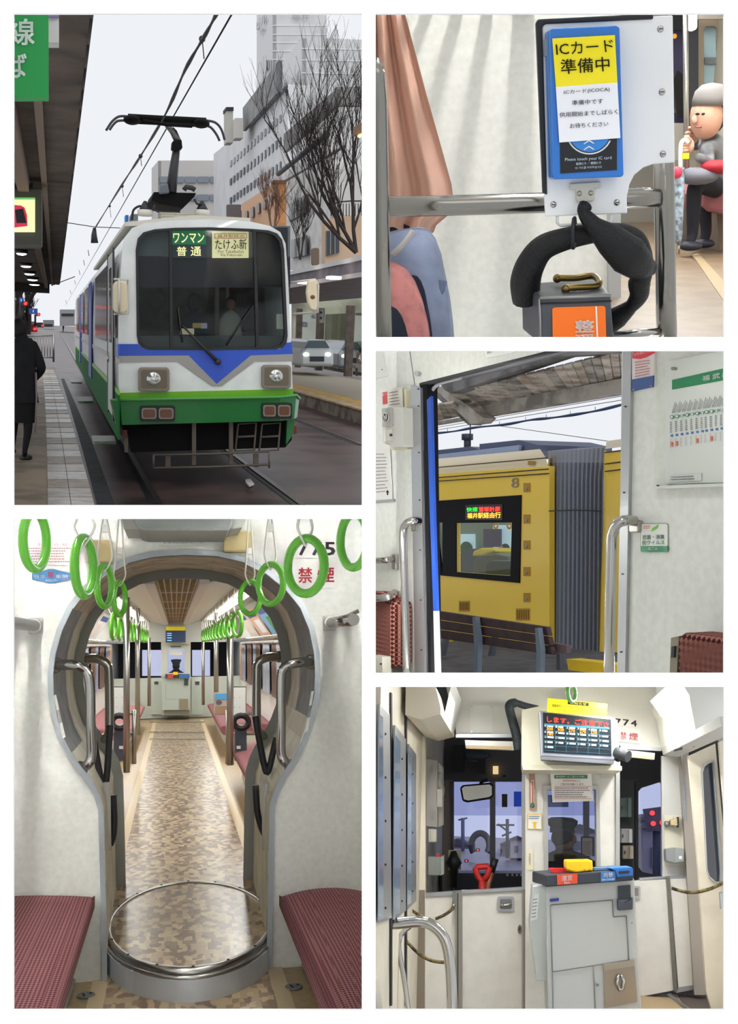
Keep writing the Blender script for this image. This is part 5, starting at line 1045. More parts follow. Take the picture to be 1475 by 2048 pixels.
    pr = thing(k, 'person', 'passenger with dark hair sitting inside the yellow tram', 'person', D(1005, 1120, VT + 1.3)); c = D(1005, 1099, VT + 1.3); part(pr, 'hair', G().ball(c + V((0, .03, .01)), (.05, .05, .055)), BLACK); part(pr, 'head', G().ball(c - V((0, .02, .0)), (.034, .03, .042)), M((180, 130, 110), .7)); part(pr, 'torso', G().ball(c - V((0, 0, .13)), (.09, .06, .1)), M((40, 40, 48), .8))
    for y in (975, 1038, 1090, 1143, 1195):
        o = plate(tr, 'marker_recess', R4(1046, y - 9, 1059, y + 9), VT - .006, .008, M((176, 132, 36), .5)); part(o, 'marker_lamp', G().ball(D(1053, y + 2, VT - .008), (.014, .008, .016), 8, 6), M((150, 140, 130), .3, .4))
    plate(tr, 'roof_lamp', R4(1055, 922, 1068, 930), VT - .006, .008, M((166, 130, 40), .5))
    for a in ((917, 1202, 938, 1223), (1031, 1217, 1058, 1241)):
        o = plate(tr, 'vent_grille', R4(*a), VT - .006, .008, M((180, 138, 44), .5))
        for i in range(6): x = lerp(a[0] + 2, a[2] - 3, i / 5); plate(o, 'slat', R4(x, a[1] + 3, x + 1.4, a[3] - 3), VT - .009, .004, M((110, 84, 30), .6))
    ptext(tr, '8', [(1022, 956), (1037, 955), (1037, 975), (1022, 976)], VT - .006, M((140, 132, 110), .5))
    part(tr, 'end_corner', G().loft([k.P([(1094, 932), (1094, 1300)], VT), k.P([(1098, 912), (1098, 1300)], VT + .03), k.P([(1100, 900), (1100, 1300)], VT + .2)], closed=False), yel2)
    # bellows
    n = 13; rings = []
    for i in range(2 * n + 1):
        t = i / (2 * n); x = lerp(1097, 1206, t); dv = .02 + (.022 if i % 2 else 0) + .06 * (1 - math.sin(math.pi * t))
        rings.append([D(x - 3, 1310, VT + dv), D(x, 960, VT + dv), D(x - 1 + 4 * t, 925, VT + dv + .04), D(x - 2 + 8 * t, lerp(903, 895, t), VT + dv + .25), D(x - 2 + 8 * t, lerp(900, 893, t), VT + dv + .9)])
    part(tr, 'gangway_bellows', G().loft(rings, closed=False, smooth=False), M((126, 132, 144), .7)); part(tr, 'bellows_seam', G().tube(k.P([(1097, 1022), (1150, 1020), (1200, 1022)], VT - .01), .005, 5), DARK)
    part(tr, 'second_car_side', G().loft([k.P([(1208, 900), (1195, 1305)], VT + .1), k.P([(1216, 905), (1208, 1305)], VT), k.P([(1256, 900), (1250, 1305)], VT)], closed=False), yel); part(tr, 'second_car_roof', G().loft([k.P([(1210, 898), (1256, 892)], VT + .02), k.P([(1212, 884), (1256, 878)], VT + .25), k.P([(1212, 882), (1256, 876)], VT + .9)], closed=False), crm)
    for y in (902, 925, 940): part(tr, 'panel_joint', G().tube(k.P([(1209, y + 3), (1256, y - 3)], VT - .012), .005, 5), M((70, 50, 30), .6))
    rg = M((86, 96, 124), .6); rl = M((150, 166, 200), .5)
    part(tr, 'roof_unit', G().prism(k.P([(958, 888), (1036, 880), (1076, 890), (1076, 902), (960, 912)], VT + .5), (0, .8, 0)), rg); part(tr, 'roof_unit', G().prism(k.P([(748, 914), (940, 893), (962, 900), (962, 914), (748, 930)], VT + .5), (0, .8, 0)), rg); plate(tr, 'roof_fairing', [(748, 924), (1038, 890), (1036, 902), (748, 931)], VT + .45, .03, rl)
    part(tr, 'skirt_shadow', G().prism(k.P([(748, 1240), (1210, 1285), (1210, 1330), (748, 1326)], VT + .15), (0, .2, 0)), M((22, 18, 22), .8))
    t_ = thing(k, 'rooftop_mast', 'dark signal mast beyond the yellow tram roof', 'mast', D(934, 892, 9)); part(t_, 'mast', G().tube(k.P([(934, 895), (934, 872)], 9), .06, 8), M((60, 66, 82), .6)); part(t_, 'head', G().tube(k.P([(934, 880), (934, 868)], 9), .10, 8), M((50, 56, 72), .6)); part(t_, 'wire_stay', G().tube(k.P([(940, 845), (940, 892)], 9), .012, 5), DARK)
    # platform roof of painted boards
    pr_ = thing(k, 'platform_awning', 'weathered wooden platform awning with beams above the door', 'awning', D(1000, 840, 3.9)); wd = [M((186, 178, 168), .85, noise=.5, scale=9, c2=(140, 122, 108)), M((200, 192, 182), .85, noise=.5, scale=9, c2=(150, 132, 118)), M((170, 162, 154), .85, noise=.4, scale=9)]
    A = lambda t: (lerp(896, 1256, t), lerp(788, 700, t)); B = lambda t: (lerp(946, 1256, t ** .9), lerp(819, 756, t ** .9))
    n = 19
    for i in range(n):
        a, b = (i + .09) / n, (i + .91) / n
        q = [D(*A(a), 3.5), D(*A(b), 3.5), D(*B(b), 4.0), D(*B(a), 4.0)]
        part(pr_, 'board', G().prism(q, (0, .015, .015)), wd[(i * 5 + i // 3) % 3])
    for i in range(5):
        a, b = (i + .05) / 5, (i + .95) / 5
        q = [D(lerp(858, 905, a), lerp(812, 806, a), 3.6), D(lerp(858, 905, b), lerp(812, 806, b), 3.6), D(lerp(858, 935, b), lerp(846, 830, b), 4.0), D(lerp(858, 935, a), lerp(846, 830, a), 4.0)]; part(pr_, 'board', G().prism(q, (0, .015, .015)), wd[i % 3])
    bm = M((176, 170, 162), .8, noise=.3, scale=6); bmd = M((120, 118, 120), .8, noise=.3, scale=6)
    part(pr_, 'eave_beam', G().prism(k.P([(946, 812), (1256, 754), (1256, 782), (958, 833), (950, 830)], 3.95), (0, .1, 0)), bm); part(pr_, 'rafter', G().prism(k.P([(868, 776), (884, 772), (966, 836), (956, 846), (940, 848)], 3.7), (0, .1, 0)), bm); part(pr_, 'rafter_side', G().prism(k.P([(862, 786), (870, 778), (944, 846), (936, 850)], 3.8), (0, .1, 0)), bmd); part(pr_, 'inner_beam', G().prism(k.P([(878, 766), (1120, 698), (1256, 697), (1256, 704), (1120, 712), (900, 786), (888, 780)], 3.45), (0, .1, 0)), bmd); part(pr_, 'pipe', G().tube(k.P([(880, 766), (1000, 738), (1110, 708), (1135, 700)], 3.4), .012, 8), M((120, 122, 126), .5)); part(pr_, 'fascia', G().prism(k.P([(856, 846), (936, 832), (940, 838), (856, 852)], 3.98), (0, .05, 0)), bm)
    # cables
    bl = M((52, 74, 110), .6)
    pts = smooth_path(k.P([(855, 868), (905, 863), (950, 855), (1010, 849), (1060, 840), (1100, 836), (1150, 829), (1200, 820), (1256, 806)], 6), 5)
    cb = thing(k, 'cable_bundle', 'thick blue cable bundle hung along wires above the yellow tram', 'cable', pts[0]); part(cb, 'cable', G().tube(pts, [.012 + .003 * math.sin(i * .9) for i in range(len(pts))], 8), bl)
    for i in range(4, len(pts) - 1, 5): part(cb, 'hook', G().tube([pts[i], pts[i] + V((0, 0, .04))], .003, 4), DARK)
    for a, b, lab in (((855, 858), (1256, 790), 'upper thin support wire above the cable bundle'), ((855, 863), (1256, 798), 'lower thin support wire above the cable bundle'), ((1000, 852), (1256, 888), 'thin wire falling to the right above the yellow tram roof')): solo(k, 'support_wire', lab, 'wire', G().tube(k.P([a, b], 6.1), .003, 4), DARK)
    # platform, bench
    PG = D(955, 1352, 3.4).z
    pf = struct(k, 'floor_station', G().prism([F(742, 1356, PG), F(1256, 1356, PG), D(1300, 1315, 4.6) * 1, D(748, 1250, 4.6) * 1], (0, 0, -.02)), M((84, 84, 90), .8, noise=.2, scale=8))
    bs = M((62, 40, 46), .6, noise=.25, scale=14)
    bn = thing(k, 'platform_bench', 'dark red-brown slatted platform bench with blue-grey legs', 'bench', D(955, 1352, 3.4)); vb = 3.35
    for (a, b, c, d_) in (((868, 1221), (1092, 1254), (1096, 1272), (868, 1238)), ((868, 1240), (1096, 1274), (1100, 1291), (868, 1257)), ((868, 1259), (1100, 1293), (1104, 1310), (868, 1275))): plate(bn, 'back_slat', [a, b, c, d_], vb, .03, bs, .004)
    lg = M((104, 118, 134), .6)
    for x, y0 in ((944, 1234), (1069, 1256)): plate(bn, 'leg', [(x, y0), (x + 6, y0), (x + 12, y0 + 45), (x + 10, 1356), (x + 2, 1356), (x + 3, y0 + 50)], vb - .04, .03, lg)
    for i in range(3): plate(bn, 'seat_slat', [(1096 + i * 12, 1285 + i * 2), (1108 + i * 12, 1287 + i * 2), (1108 + i * 12, 1305), (1096 + i * 12, 1308)], vb + .05, .03, M((96, 80, 86), .6))
    for x in (888, 985): plate(bn, 'rear_leg', [(x - 2, 1270), (x + 4, 1272), (x - 4, 1312), (x - 10, 1312)], vb + .25, .03, M((92, 96, 104), .6))
    plate(bn, 'leg', [(1112, 1306), (1118, 1306), (1120, 1340), (1112, 1340)], vb + .1, .03, M((70, 76, 84), .6))
    for lab, a in (('yellow tactile strip on the platform beside the right handrail', [(1132, 1318), (1256, 1332), (1256, 1356), (1136, 1340)]), ('short yellow tactile strip seen under the bench', [(874, 1270), (884, 1270), (880, 1285), (874, 1285)])):
        solo(k, 'tactile_strip', lab, 'tactile paving', G().prism(k.P(a, 3.6), (0, .1, 0)), M((232, 196, 40), .7, bump=.5, scale=60))
    # added fill lamps inside the entrance, unseen, level with the bar of the white wall
    for s_, x, z in (('left', 800, 4.4), ('right', 1330, 3.0)):
        a = KW.D(x - 40, 690, z); b = KW.D(x + 60, 690, z - .25); q0, q1 = k.Ri @ a, k.Ri @ b
        t_ = thing(k, 'unseen_lamp', 'slim unseen added fill lamp above the %s of the open door' % s_, 'light', (q0 + q1) / 2); part(t_, 'tube', G().tube([q0, q1], .004, 6), M((255, 255, 250), .5, emit=2))
        lamp(k, 'entrance_fill_light_' + s_, (q0 + q1) / 2 - V((0, .12, .012)), ((q1 - q0).length, .05), .8, (0, .7, -1), (1, 1, .95), axis=(q1 - q0))
    return k
k3 = doorway()
# ================================================================== 4. keyhole gangway and the car beyond it
def gangway():
    k = Frame((350, 1290)); D, F, S, V = k.D, k.F, k.S, Vector
    VW, V2, VE = 5.0, 6.4, 20.4
    FN, FD = -1.41, -1.30                         # near floor, raised far floor
    cream = CREAM; pale = M((206, 200, 176), .55, noise=.12, scale=5); trim = M((168, 174, 178), .42, .55)
    # --- outlines of the two hoops (left half is mirrored where the photo is even)
    L1 = [(203, 1912), (201, 1800), (198, 1690), (196, 1622), (188, 1592), (172, 1562), (154, 1540), (134, 1512), (116, 1478), (103, 1436), (96, 1390), (95, 1350), (100, 1306), (113, 1258), (135, 1212), (166, 1172), (205, 1140), (252, 1116), (305, 1103)]
    R1 = [(436, 1102), (490, 1114), (538, 1138), (578, 1170), (610, 1210), (629, 1256), (639, 1304), (641, 1350), (639, 1392), (629, 1440), (614, 1482), (594, 1522), (572, 1556), (558, 1584), (550, 1612), (548, 1690), (546, 1800), (544, 1910)]
    L1 = [(203, 1992)] + L1; R1 = R1 + [(544, 1992)]
    o1 = L1 + [(370, 1099)] + R1
    def inset(o, d, cx=370, cy=1420):
        out = []
        n = len(o)
        for i, (x, y) in enumerate(o):
            a = o[max(i - 1, 0)]; b = o[min(i + 1, n - 1)]
            tx, ty = b[0] - a[0], b[1] - a[1]; l = math.hypot(tx, ty)
            out.append((x - ty / l * d, y + tx / l * d))
        return out
    i1 = inset(o1, 11)
    o2 = [(350 + (x - 350) * .79, 1290 + (y - 1290) * .79) for x, y in inset(o1, 6)]
    o2 = [(x, y if i not in (0, len(o2) - 1) else 1768) for i, (x, y) in enumerate(o2)]
    i2 = inset(o2, 13)
    # --- wall with keyhole
    frame = [(735, 1992), (735, 1028), (-160, 1028), (-160, 1992)]
    g = G()
    loop = k.P(o1, VW); outer = k.P(frame, VW)
    tri_pts = loop + outer                        # one concave sheet: keyhole edge, then around the outside
    g.prism(tri_pts, (0, .06, 0))
    wl = struct(k, 'wall_gangway', g, cream)
    tr = thing(k, 'gangway_hoop', 'bright aluminium keyhole hoop edging the cream end wall', 'hoop', D(370, 1911, VW))
    a, b, c, d_ = k.P(o1, VW - .02), k.P(i1, VW - .02), k.P(i1, VW + .11), k.P(o1, VW + .0)
    part(tr, 'face_strip', G().loft([d_, a, b], closed=False, smooth=False), trim)
    part(tr, 'inner_strip', G().loft([b, c], closed=False), M((188, 194, 198), .4, .5))
    for s_, pts in (('label_strip', [(107, 1391), (112, 1389), (131, 1474), (125, 1477)]), ('label_strip', [(622, 1383), (627, 1382), (616, 1462), (609, 1465)])):
        o = plate(tr, s_, pts, VW - .025, .004, M((206, 206, 200), .6)); rows(o, pts if pts[0][0] < 300 else pts, VW - .026, 1, M((120, 120, 118), .6), .3)
    # --- tunnel lining, split into upper hood and two side walls
    ti = k.P(inset(o1, 12), VW + .11); to = k.P(inset(o2, -6), V2)
    n = len(ti); 
    tn = thing(k, 'gangway_tunnel', 'cream lined passage between the two keyhole hoops', 'passage', D(370, 1850, VW + .4))
    sp = [0, 8, 15, 23, 30, n - 1]
    mats = [pale, M((150, 152, 154), .7, noise=.12, scale=8), M((200, 188, 164), .6, noise=.2, scale=6), M((150, 152, 154), .7, noise=.12, scale=8), pale]
    nm = ['side_lining', 'grey_bellows', 'hood_lining', 'grey_bellows', 'side_lining']
    for q in range(5):
        i0, i9 = sp[q], sp[q + 1]
        ra, rb = ti[i0:i9 + 1], to[i0:i9 + 1]
        if 'bellows' in nm[q]:
            rings = []
            for j in range(9):
                t = j / 8 * .55
                cen = D(370, 1380, VW)
                rings.append([lerp(x, y, t) + (V((x.x - cen.x, 0, x.z - cen.z)) * (.03 if j % 2 else 0)) for x, y in zip(ra, rb)])
            part(tn, nm[q], G().loft(rings, closed=False), mats[q])
            part(tn, 'cream_panel', G().loft([[lerp(x, y, .55) for x, y in zip(ra, rb)], rb], closed=False, smooth=False), pale)
        else:
            part(tn, nm[q], G().loft([ra, rb], closed=False, smooth=False), mats[q])
    for x, y, s_ in ((150, 1240, 1), (588, 1232, -1)):
        pass
    h2 = thing(k, 'inner_hoop', 'pale grey inner keyhole hoop at the start of the far car', 'hoop', D(360, 1768, V2))
    a, b, c = k.P(inset(o2, -7), V2 - .02), k.P(i2, V2 - .03), k.P(i2, V2 + .12)
    part(h2, 'face_strip', G().loft([a, b], closed=False, smooth=False), M((172, 176, 174), .45, .3)); part(h2, 'inner_strip', G().loft([b, c], closed=False), M((150, 150, 146), .5, .2))
    g = G(); fr2 = [(600, 1790), (600, 1128), (120, 1128), (120, 1790)]
    g.prism(k.P(inset(o2, 2), V2 + .1) + k.P(fr2, V2 + .1), (0, .04, 0))
    struct(k, 'wall_far_gangway', g, cream)
    # --- floors
    tan = M((172, 148, 108), .38, noise=.08, scale=30); beige = M((204, 182, 142), .4)
    u0, u1 = F(218, 1975, FN).x, F(560, 1975, FN).x
    nf = struct(k, 'floor_near', G().prism([V((-1.6, 3.95, FN)), V((-1.6, VW + .05, FN)), V((.172 * 5.05, VW + .05, FN)), V((.172 * 3.95, 3.95, FN))], (0, 0, -.03)), tan)
    uc0, uc1 = F(217, 1960, FN).x, F(540, 1960, FN).x
    part(nf, 'chip_vinyl_strip', G().box((uc0, 3.95, FN), (uc1, VW + .1, FN + .004)), FLOOR)
    for ua, ub in ((uc0 - .065, uc0), (uc1, uc1 + .065)): part(nf, 'beige_line', G().box((ua, 3.95, FN), (ub, VW + .1, FN + .005)), beige)
    ff = struct(k, 'floor_far_car', G().prism([V((-1.3, 5.2, FD - .012)), V((-1.3, VE + 3, FD - .012)), V((1.35, VE + 3, FD - .012)), V((1.35, 8.2, FD - .012)), V((.86, 5.2, FD - .012))], (0, 0, -.03)), tan)
    fl, fr = F(296, 1480, FD - .01).x, F(412, 1480, FD - .01).x
    fl, fr = F(240, 1750, FD - .01).x, F(503, 1750, FD - .01).x
    part(ff, 'chip_vinyl_strip', G().box((fl, 5.2, FD - .012), (fr, VE - .6, FD - .008)), FLOOR)
    for ua, ub in ((fl - .06, fl), (fr, fr + .06)): part(ff, 'beige_line', G().box((ua, 5.2, FD - .012), (ub, VE - .6, FD - .006)), beige)
    hatch = M((120, 112, 98), .5)
    for y0, y1 in ((1443, 1445), (1463, 1465), (1477, 1479)): part(ff, 'hatch_joint', G().prism([F(300, y0, FD - .005), F(408, y0, FD - .005), F(410, y1, FD - .005), F(298, y1, FD - .005)], (0, 0, .002)), hatch)
    # raised turntable
    td = thing(k, 'turntable_floor', 'raised oval turntable floor with bright metal rim in the gangway', 'floor plate', V((F(378, 1830, FD).x, 5.5, FN)))
    cx = F(379, 1815, FD).x; cv = 5.49; ra_, rb_ = .385, .84
    el = lambda r, z, m=40: [V((cx + ra_ * r * math.cos(2 * math.pi * i / m), cv + rb_ * r * math.sin(2 * math.pi * i / m), z)) for i in range(m)]
    part(td, 'chip_vinyl_top', G().prism(el(.955, FD + .004), (0, 0, -.02)), FLOOR)
    part(td, 'rim', G().loft([el(.95, FD + .004), el(.955, FD + .012), el(.995, FD + .012), el(1.0, FD - .01)]), STEEL)
    part(td, 'joint', G().loft([el(1.0, FD - .011), el(1.02, FD - .012)]), BLACK)
    part(td, 'outer_rim', G().loft([el(1.02, FD - .008), el(1.045, FD - .008), el(1.045, FD - .02)]), STEEL)
    part(td, 'skirt', G().loft([el(1.05, FD - .02), el(1.055, FN)]), M((196, 200, 204), .4, .45))
    for i in range(16):
        p = el(.975, FD + .013, 16)[i]; part(td, 'screw', G().tube([p, p + V((0, 0, .003))], .006, 8), DARK)
    # floor drains and door track trim
    for x, y, lab in ((172, 1993, 'round grey floor cap beside the left seat'), (587, 1976, 'round grey floor cap beside the right seat')):
        p = F(x, y, FN); t_ = thing(k, 'floor_cap', lab, 'floor cap', p)
        part(t_, 'disc', G().tube([p, p + V((0, 0, .008))], .036, 20), M((128, 132, 130), .5, .4))
        for q in range(3):
            a_ = q * 2.1 + .4; e = p + V((.017 * math.cos(a_), .017 * math.sin(a_), .009)); part(t_, 'slot', G().tube([e, e + V((.009 * math.sin(a_), .012 * math.cos(a_), 0))], .003, 6), BLACK)
    for pts, lab in (([(214, 1912), (170, 1914), (158, 1922), (148, 1950), (124, 2025)], 'metal threshold strip along the foot of the left seat'), ([(543, 1906), (590, 1906), (602, 1914), (616, 1945), (652, 2025)], 'metal threshold strip along the foot of the right seat')):
        solo(k, 'threshold_strip', lab, 'trim strip', G().tube([F(x, y, FN + .01) for x, y in pts], .014, 8, flat=(1, .7)), M((150, 146, 136), .5, .5))
    # --- near benches
    def bench(name, label, ua, ub, va, vb, top, th, floor, m=MOQ, mirror=1, base_m=None, lim=None):
        t_ = thing(k, name, label, 'bench', V(((ua + ub) / 2, (va + vb) / 2, floor)))
        g_ = G(); nx, ny = 10, 16
        prof = []
        inn, outw = (ub, ua) if mirror > 0 else (ua, ub)     # inn = aisle edge
        rings = []
        for j in range(ny + 1):
            t = j / ny; v = lerp(va, vb, t)
            e = min(1, (1 - t) * ny / 2.0); rr = .55 + .45 * math.sqrt(max(0, 1 - (1 - e) ** 2))
            row = []
            for i in range(nx + 1):
                s_ = i / nx
                ow_ = outw if lim is None else min(outw, lim * v)
                u = lerp(ow_, inn, s_)
                z = top - .028 * (abs(s_ - .55) * 2) ** 2 - (.03 if j == ny else 0)
                row.append(V((u, v, z)))
            ed = inn + (.012 if inn > outw else -.012)
            row += [V((ed, v, top - .045)), V((ed, v, top - th * .7)), V((inn - (.02 if inn > outw else -.02), v, top - th)), V((outw if lim is None else min(outw, lim * v), v, top - th))]
            rings.append(row)
        g_.loft(rings, closed=True, cap=True)
        o = part(t_, 'cushion', g_, m)
        inset_ = .10 if inn > outw else -.10
        part(t_, 'base_panel', G().box((outw if lim is None else lim * va, va, floor), (inn - inset_, vb, top - th)) if lim is None else G().prism([V((inn - inset_, va, floor)), V((inn - inset_, vb, floor)), V((lim * vb, vb, floor)), V((max(lim * va, inn + .11), va, floor))], (0, 0, top - th - floor)), base_m or M((196, 194, 184), .5))
        return t_
    bench('bench_seat', 'maroon dotted cushion bench on the left of the keyhole', -1.25, D(184, 1775, 4.98).x, 3.05, VW - .02, D(110, 1774, 4.98).z, .13, FN)
    bench('bench_seat', 'maroon dotted cushion bench on the right of the keyhole', D(563, 1770, 4.98).x, .87, 3.05, VW - .02, D(640, 1764, 4.98).z, .13, FN, mirror=-1, lim=.172)
    # --- plates and boxes on the wall
    vw = VW - .012
    def sign(name, label, pts, face, cat='sign'):
        t_ = thing(k, name, label, cat, D(*pts[-1], vw)); plate(t_, 'panel', pts, vw, .008, face); return t_
    ow = M((222, 220, 212), .5); redm = M((206, 52, 64), .6); nav = M((36, 38, 44), .6)
    t_ = sign('notice_plate', 'faint pink printed notice plate behind the green strap ring', RR(47, 1083, 160, 1130, 6), M((216, 208, 206), .5)); rows(t_, (56, 1094, 148, 1126), vw, 6, M((150, 110, 110), .6), .35, 3); ptext(t_, 'お 知 ら せ', (75, 1086, 135, 1092), vw, M((180, 110, 110), .6))
    t_ = sign('maker_plate', 'blue hexagonal maker plate with white characters', [(64, 1146), (84, 1142), (98, 1138), (108, 1138), (122, 1142), (141, 1146), (141, 1159), (122, 1162), (110, 1166), (96, 1166), (84, 1162), (64, 1159)], M((38, 112, 168), .4))
    ptext(t_, '日本', (69, 1149, 92, 1157), vw, WHITE, .01); ptext(t_, '車輌', (111, 1149, 136, 1157), vw, WHITE, .01); ptext(t_, '陸', (96, 1144, 107, 1156), vw, M((226, 40, 70), .5), .01); ptext(t_, '昭和63年', (91, 1158.5, 114, 1163), vw, WHITE, .01)
    for x, n_ in ((68, 0), (138, 1)): plate(t_, 'rivet', OV(x, 1152, 1.2, 1.2, 8), vw - .004, .004, STEEL)
    t_ = sign('caution_plate', 'small white notice plate over the top of the arch', RR(318, 1068, 415, 1092, 3), ow); ptext(t_, 'お  願  い', (350, 1072, 382, 1077), vw, nav); ptext(t_, '渡り板の附近に立止まらないで下さい', (327, 1081, 408, 1087), vw, nav)
    for x in (322, 411): plate(t_, 'screw', OV(x, 1080, 1.2, 1.2, 8), vw - .004, .004, STEEL)
    t_ = sign('number_plate', 'white car number plate reading 775 on the keyhole wall', RR(584, 1079, 677, 1116, 3), ow)
    ptext(t_, '7', (596, 1084, 616, 1111), vw, nav, .02); ptext(t_, '7', (622, 1084, 643, 1111), vw, nav, .02); ptext(t_, '5', (648, 1084, 670, 1111), vw, nav, .02)
    t_ = sign('no_smoking_plate', 'white plate with red no smoking characters beside the right ring', RR(581, 1124, 677, 1176, 4), ow); ptext(t_, '禁', (596, 1135, 624, 1166), vw, redm, .015); ptext(t_, '煙', (634, 1134, 668, 1165), vw, redm, .015)
    bx = M((214, 194, 140), .5)
    for x0, y0, x1, y1, lab in ((175, 1080, 223, 1126, 'cream yellow box on the wall left of the arch'), (447, 1062, 503, 1104, 'cream yellow box on the wall right of the arch')):
        t_ = thing(k, 'speaker_box', lab, 'box', D(x0, y1, VW)); plate(t_, 'case', R4(x0, y0, x1, y1 - 3), VW - .05, .05, bx, .004); plate(t_, 'lower_lip', R4(x0, y1 - 3, x1, y1), VW - .045, .045, M((176, 156, 106), .5))
    t_ = thing(k, 'ceiling_duct', 'grey ceiling duct above the arch', 'duct', D(370, 1062, VW - .5))
    plate(t_, 'housing', [(262, 1030), (470, 1030), (462, 1058), (455, 1062), (290, 1062), (276, 1058)], VW - .5, .5, M((158, 162, 158), .5, .2), .01); plate(t_, 'side_trim', [(240, 1030), (262, 1030), (276, 1058), (248, 1058)], VW - .4, .4, M((200, 200, 190), .5)); plate(t_, 'side_trim', [(470, 1030), (496, 1030), (484, 1055), (462, 1058)], VW - .4, .4, M((200, 200, 190), .5))
    # luggage racks on the wall (pipes toward the viewer)
    for s_, x, y, lab in ((-1, 72, 1252, 'chrome luggage rack bracket and pipe on the left of the wall'), (1, 658, 1246, 'chrome luggage rack bracket and pipe on the right of the wall')):
        p = D(x, y, VW); t_ = thing(k, 'luggage_rack', lab, 'rack', p)
        part(t_, 'flange', G().box(p + V((-.03, -.02, -.035)), p + V((.03, 0, .035))), M((206, 204, 198), .35, .5), .006)
        ln = lambda u: 2.6 if s_ < 0 else max(.12, VW - u / .168)
        part(t_, 'front_pipe', G().tube([p + V((0, -.01, 0)), p + V((0, -ln(p.x + .03), 0))], .024, 12), CHROME)
        part(t_, 'collar', G().tube([p + V((0, -.02, 0)), p + V((0, -.07, 0))], .031, 12), M((214, 212, 206), .3, .6))
        for q in ((1, 2, 3, 4) if s_ < 0 else (1,)): part(t_, 'rack_rod', G().tube([p + V((s_ * .075 * q, 0, .01 * q)), p + V((s_ * .075 * q, -ln(p.x + s_ * .075 * q + .02), .01 * q))], .013, 8), CHROME)
        for q in range(5 if s_ < 0 else 1): part(t_, 'cross_rod', G().tube([p + V((0, -.1 - .5 * q, 0)), p + V((s_ * (.32 if s_ < 0 else .12), -.1 - .5 * q, .05))], .010, 6), CHROME)
    # --- straps
    grn = M((98, 186, 40), .22, coat=.5); band = M((236, 234, 224), .5)
    def strap(label, base, r, yaw, group, detail=True, ztop=None):
        t_ = thing(k, 'hand_strap', label, 'hand strap', base, group)
        c = V(base); ax = V((math.sin(yaw), math.cos(yaw), 0))
        m = 28 if detail else 12
        ring = [c + ax * (r * math.cos(2 * math.pi * i / m)) + V((0, 0, r * 1.02 * math.sin(2 * math.pi * i / m))) for i in range(m)]
        part(t_, 'ring', G().tube(ring, r * .17, 10 if detail else 5, closed=True), grn)
        pt = c + V((0, 0, r)); nx = V((math.cos(yaw), -math.sin(yaw), 0))
        H = 3.0 * r if ztop is None else max(ztop - pt.z, .012)
        for sg in ((1, -1) if ztop is None or ztop > pt.z + .01 else ()):
            part(t_, 'strap_band', G().tube(smooth_path([pt + V((0, 0, -.25 * r)), pt + nx * sg * r * .36 + V((0, 0, min(r * .35, H * .4))), pt + nx * sg * r * lerp(.36, .30, min(1, H / r)) + V((0, 0, min(r * 1.2, H * .7))), pt + nx * sg * r * max(.06, .34 - H / r * .13) + V((0, 0, H))], 4), r * .10, 6 if detail else 3, flat=(1, .45)), band)
        if detail and H > 2 * r: part(t_, 'buckle', G().box(pt + V((-r * .14, -r * .12, r * 1.7)), pt + V((r * .14, r * .12, r * 2.1))), band)
        return t_
    near = [(70, 1081, 2.45, .060, .30, 'largest green strap ring at the top left'), (168, 1133, 2.78, .069, .25, 'second green strap ring, before the pink notice plate'), (209, 1172, 3.9, .069, .30, 'third green strap ring, before the left of the arch'), (239, 1197, 4.75, .069, .30, 'fourth green strap ring, before the left inner arch'),
            (707, 1081, 2.45, .060, -.38, 'green strap ring cut by the right edge'), (611, 1132, 2.78, .069, -.62, 'second right green strap ring, before the number plate'), (541, 1168, 3.9, .069, -.60, 'third right green strap ring, before the arch edge'), (500, 1195, 4.75, .069, -.60, 'fourth right green strap ring, before the inner arch')]
    for x, y, v, r, yaw, lab in near: strap(lab, D(x, y, v), r, yaw, 'green strap rings before the keyhole wall', True, D(x, 1026, v).z)
    # --- grab rails and hoses in the passage
    def railing(label, pts, r=.022):
        t_ = thing(k, 'grab_rail', label, 'grab rail', pts[-1])
        part(t_, 'pipe', G().tube(smooth_path(pts, 5), r, 12), CHROME)
        for p in (pts[0], pts[-1]): part(t_, 'flange', G().ball(p, (.035, .02, .035), 10, 8), STEEL)
    railing('bent chrome grab rail on the left of the near hoop', [D(112, 1331, VW + .05), D(150, 1330, VW - .02), D(172, 1342, VW - .02), D(180, 1372, VW - .02), D(181, 1440, VW - .02), D(183, 1508, VW), D(176, 1528, VW), D(160, 1538, VW + .05)])
    railing('bent chrome grab rail on the right of the near hoop', [D(622, 1324, VW + .05), D(590, 1326, VW - .02), D(568, 1336, VW - .02), D(562, 1360, VW - .02), D(562, 1440, VW - .02), D(562, 1505, VW), D(570, 1524, VW), D(583, 1533, VW + .05)])
    railing('bent chrome grab rail on the left of the inner hoop', [D(172, 1318, V2), D(196, 1318, V2 - .05), D(214, 1330, V2 - .05), D(218, 1352, V2 - .05), D(219, 1440, V2 - .05), D(217, 1470, V2 - .05), D(206, 1480, V2)], .026)
    railing('bent chrome grab rail on the right of the inner hoop', [D(558, 1313, V2), D(530, 1316, V2 - .05), D(515, 1328, V2 - .05), D(513, 1352, V2 - .05), D(513, 1440, V2 - .05), D(517, 1464, V2 - .05), D(530, 1474, V2)], .026)
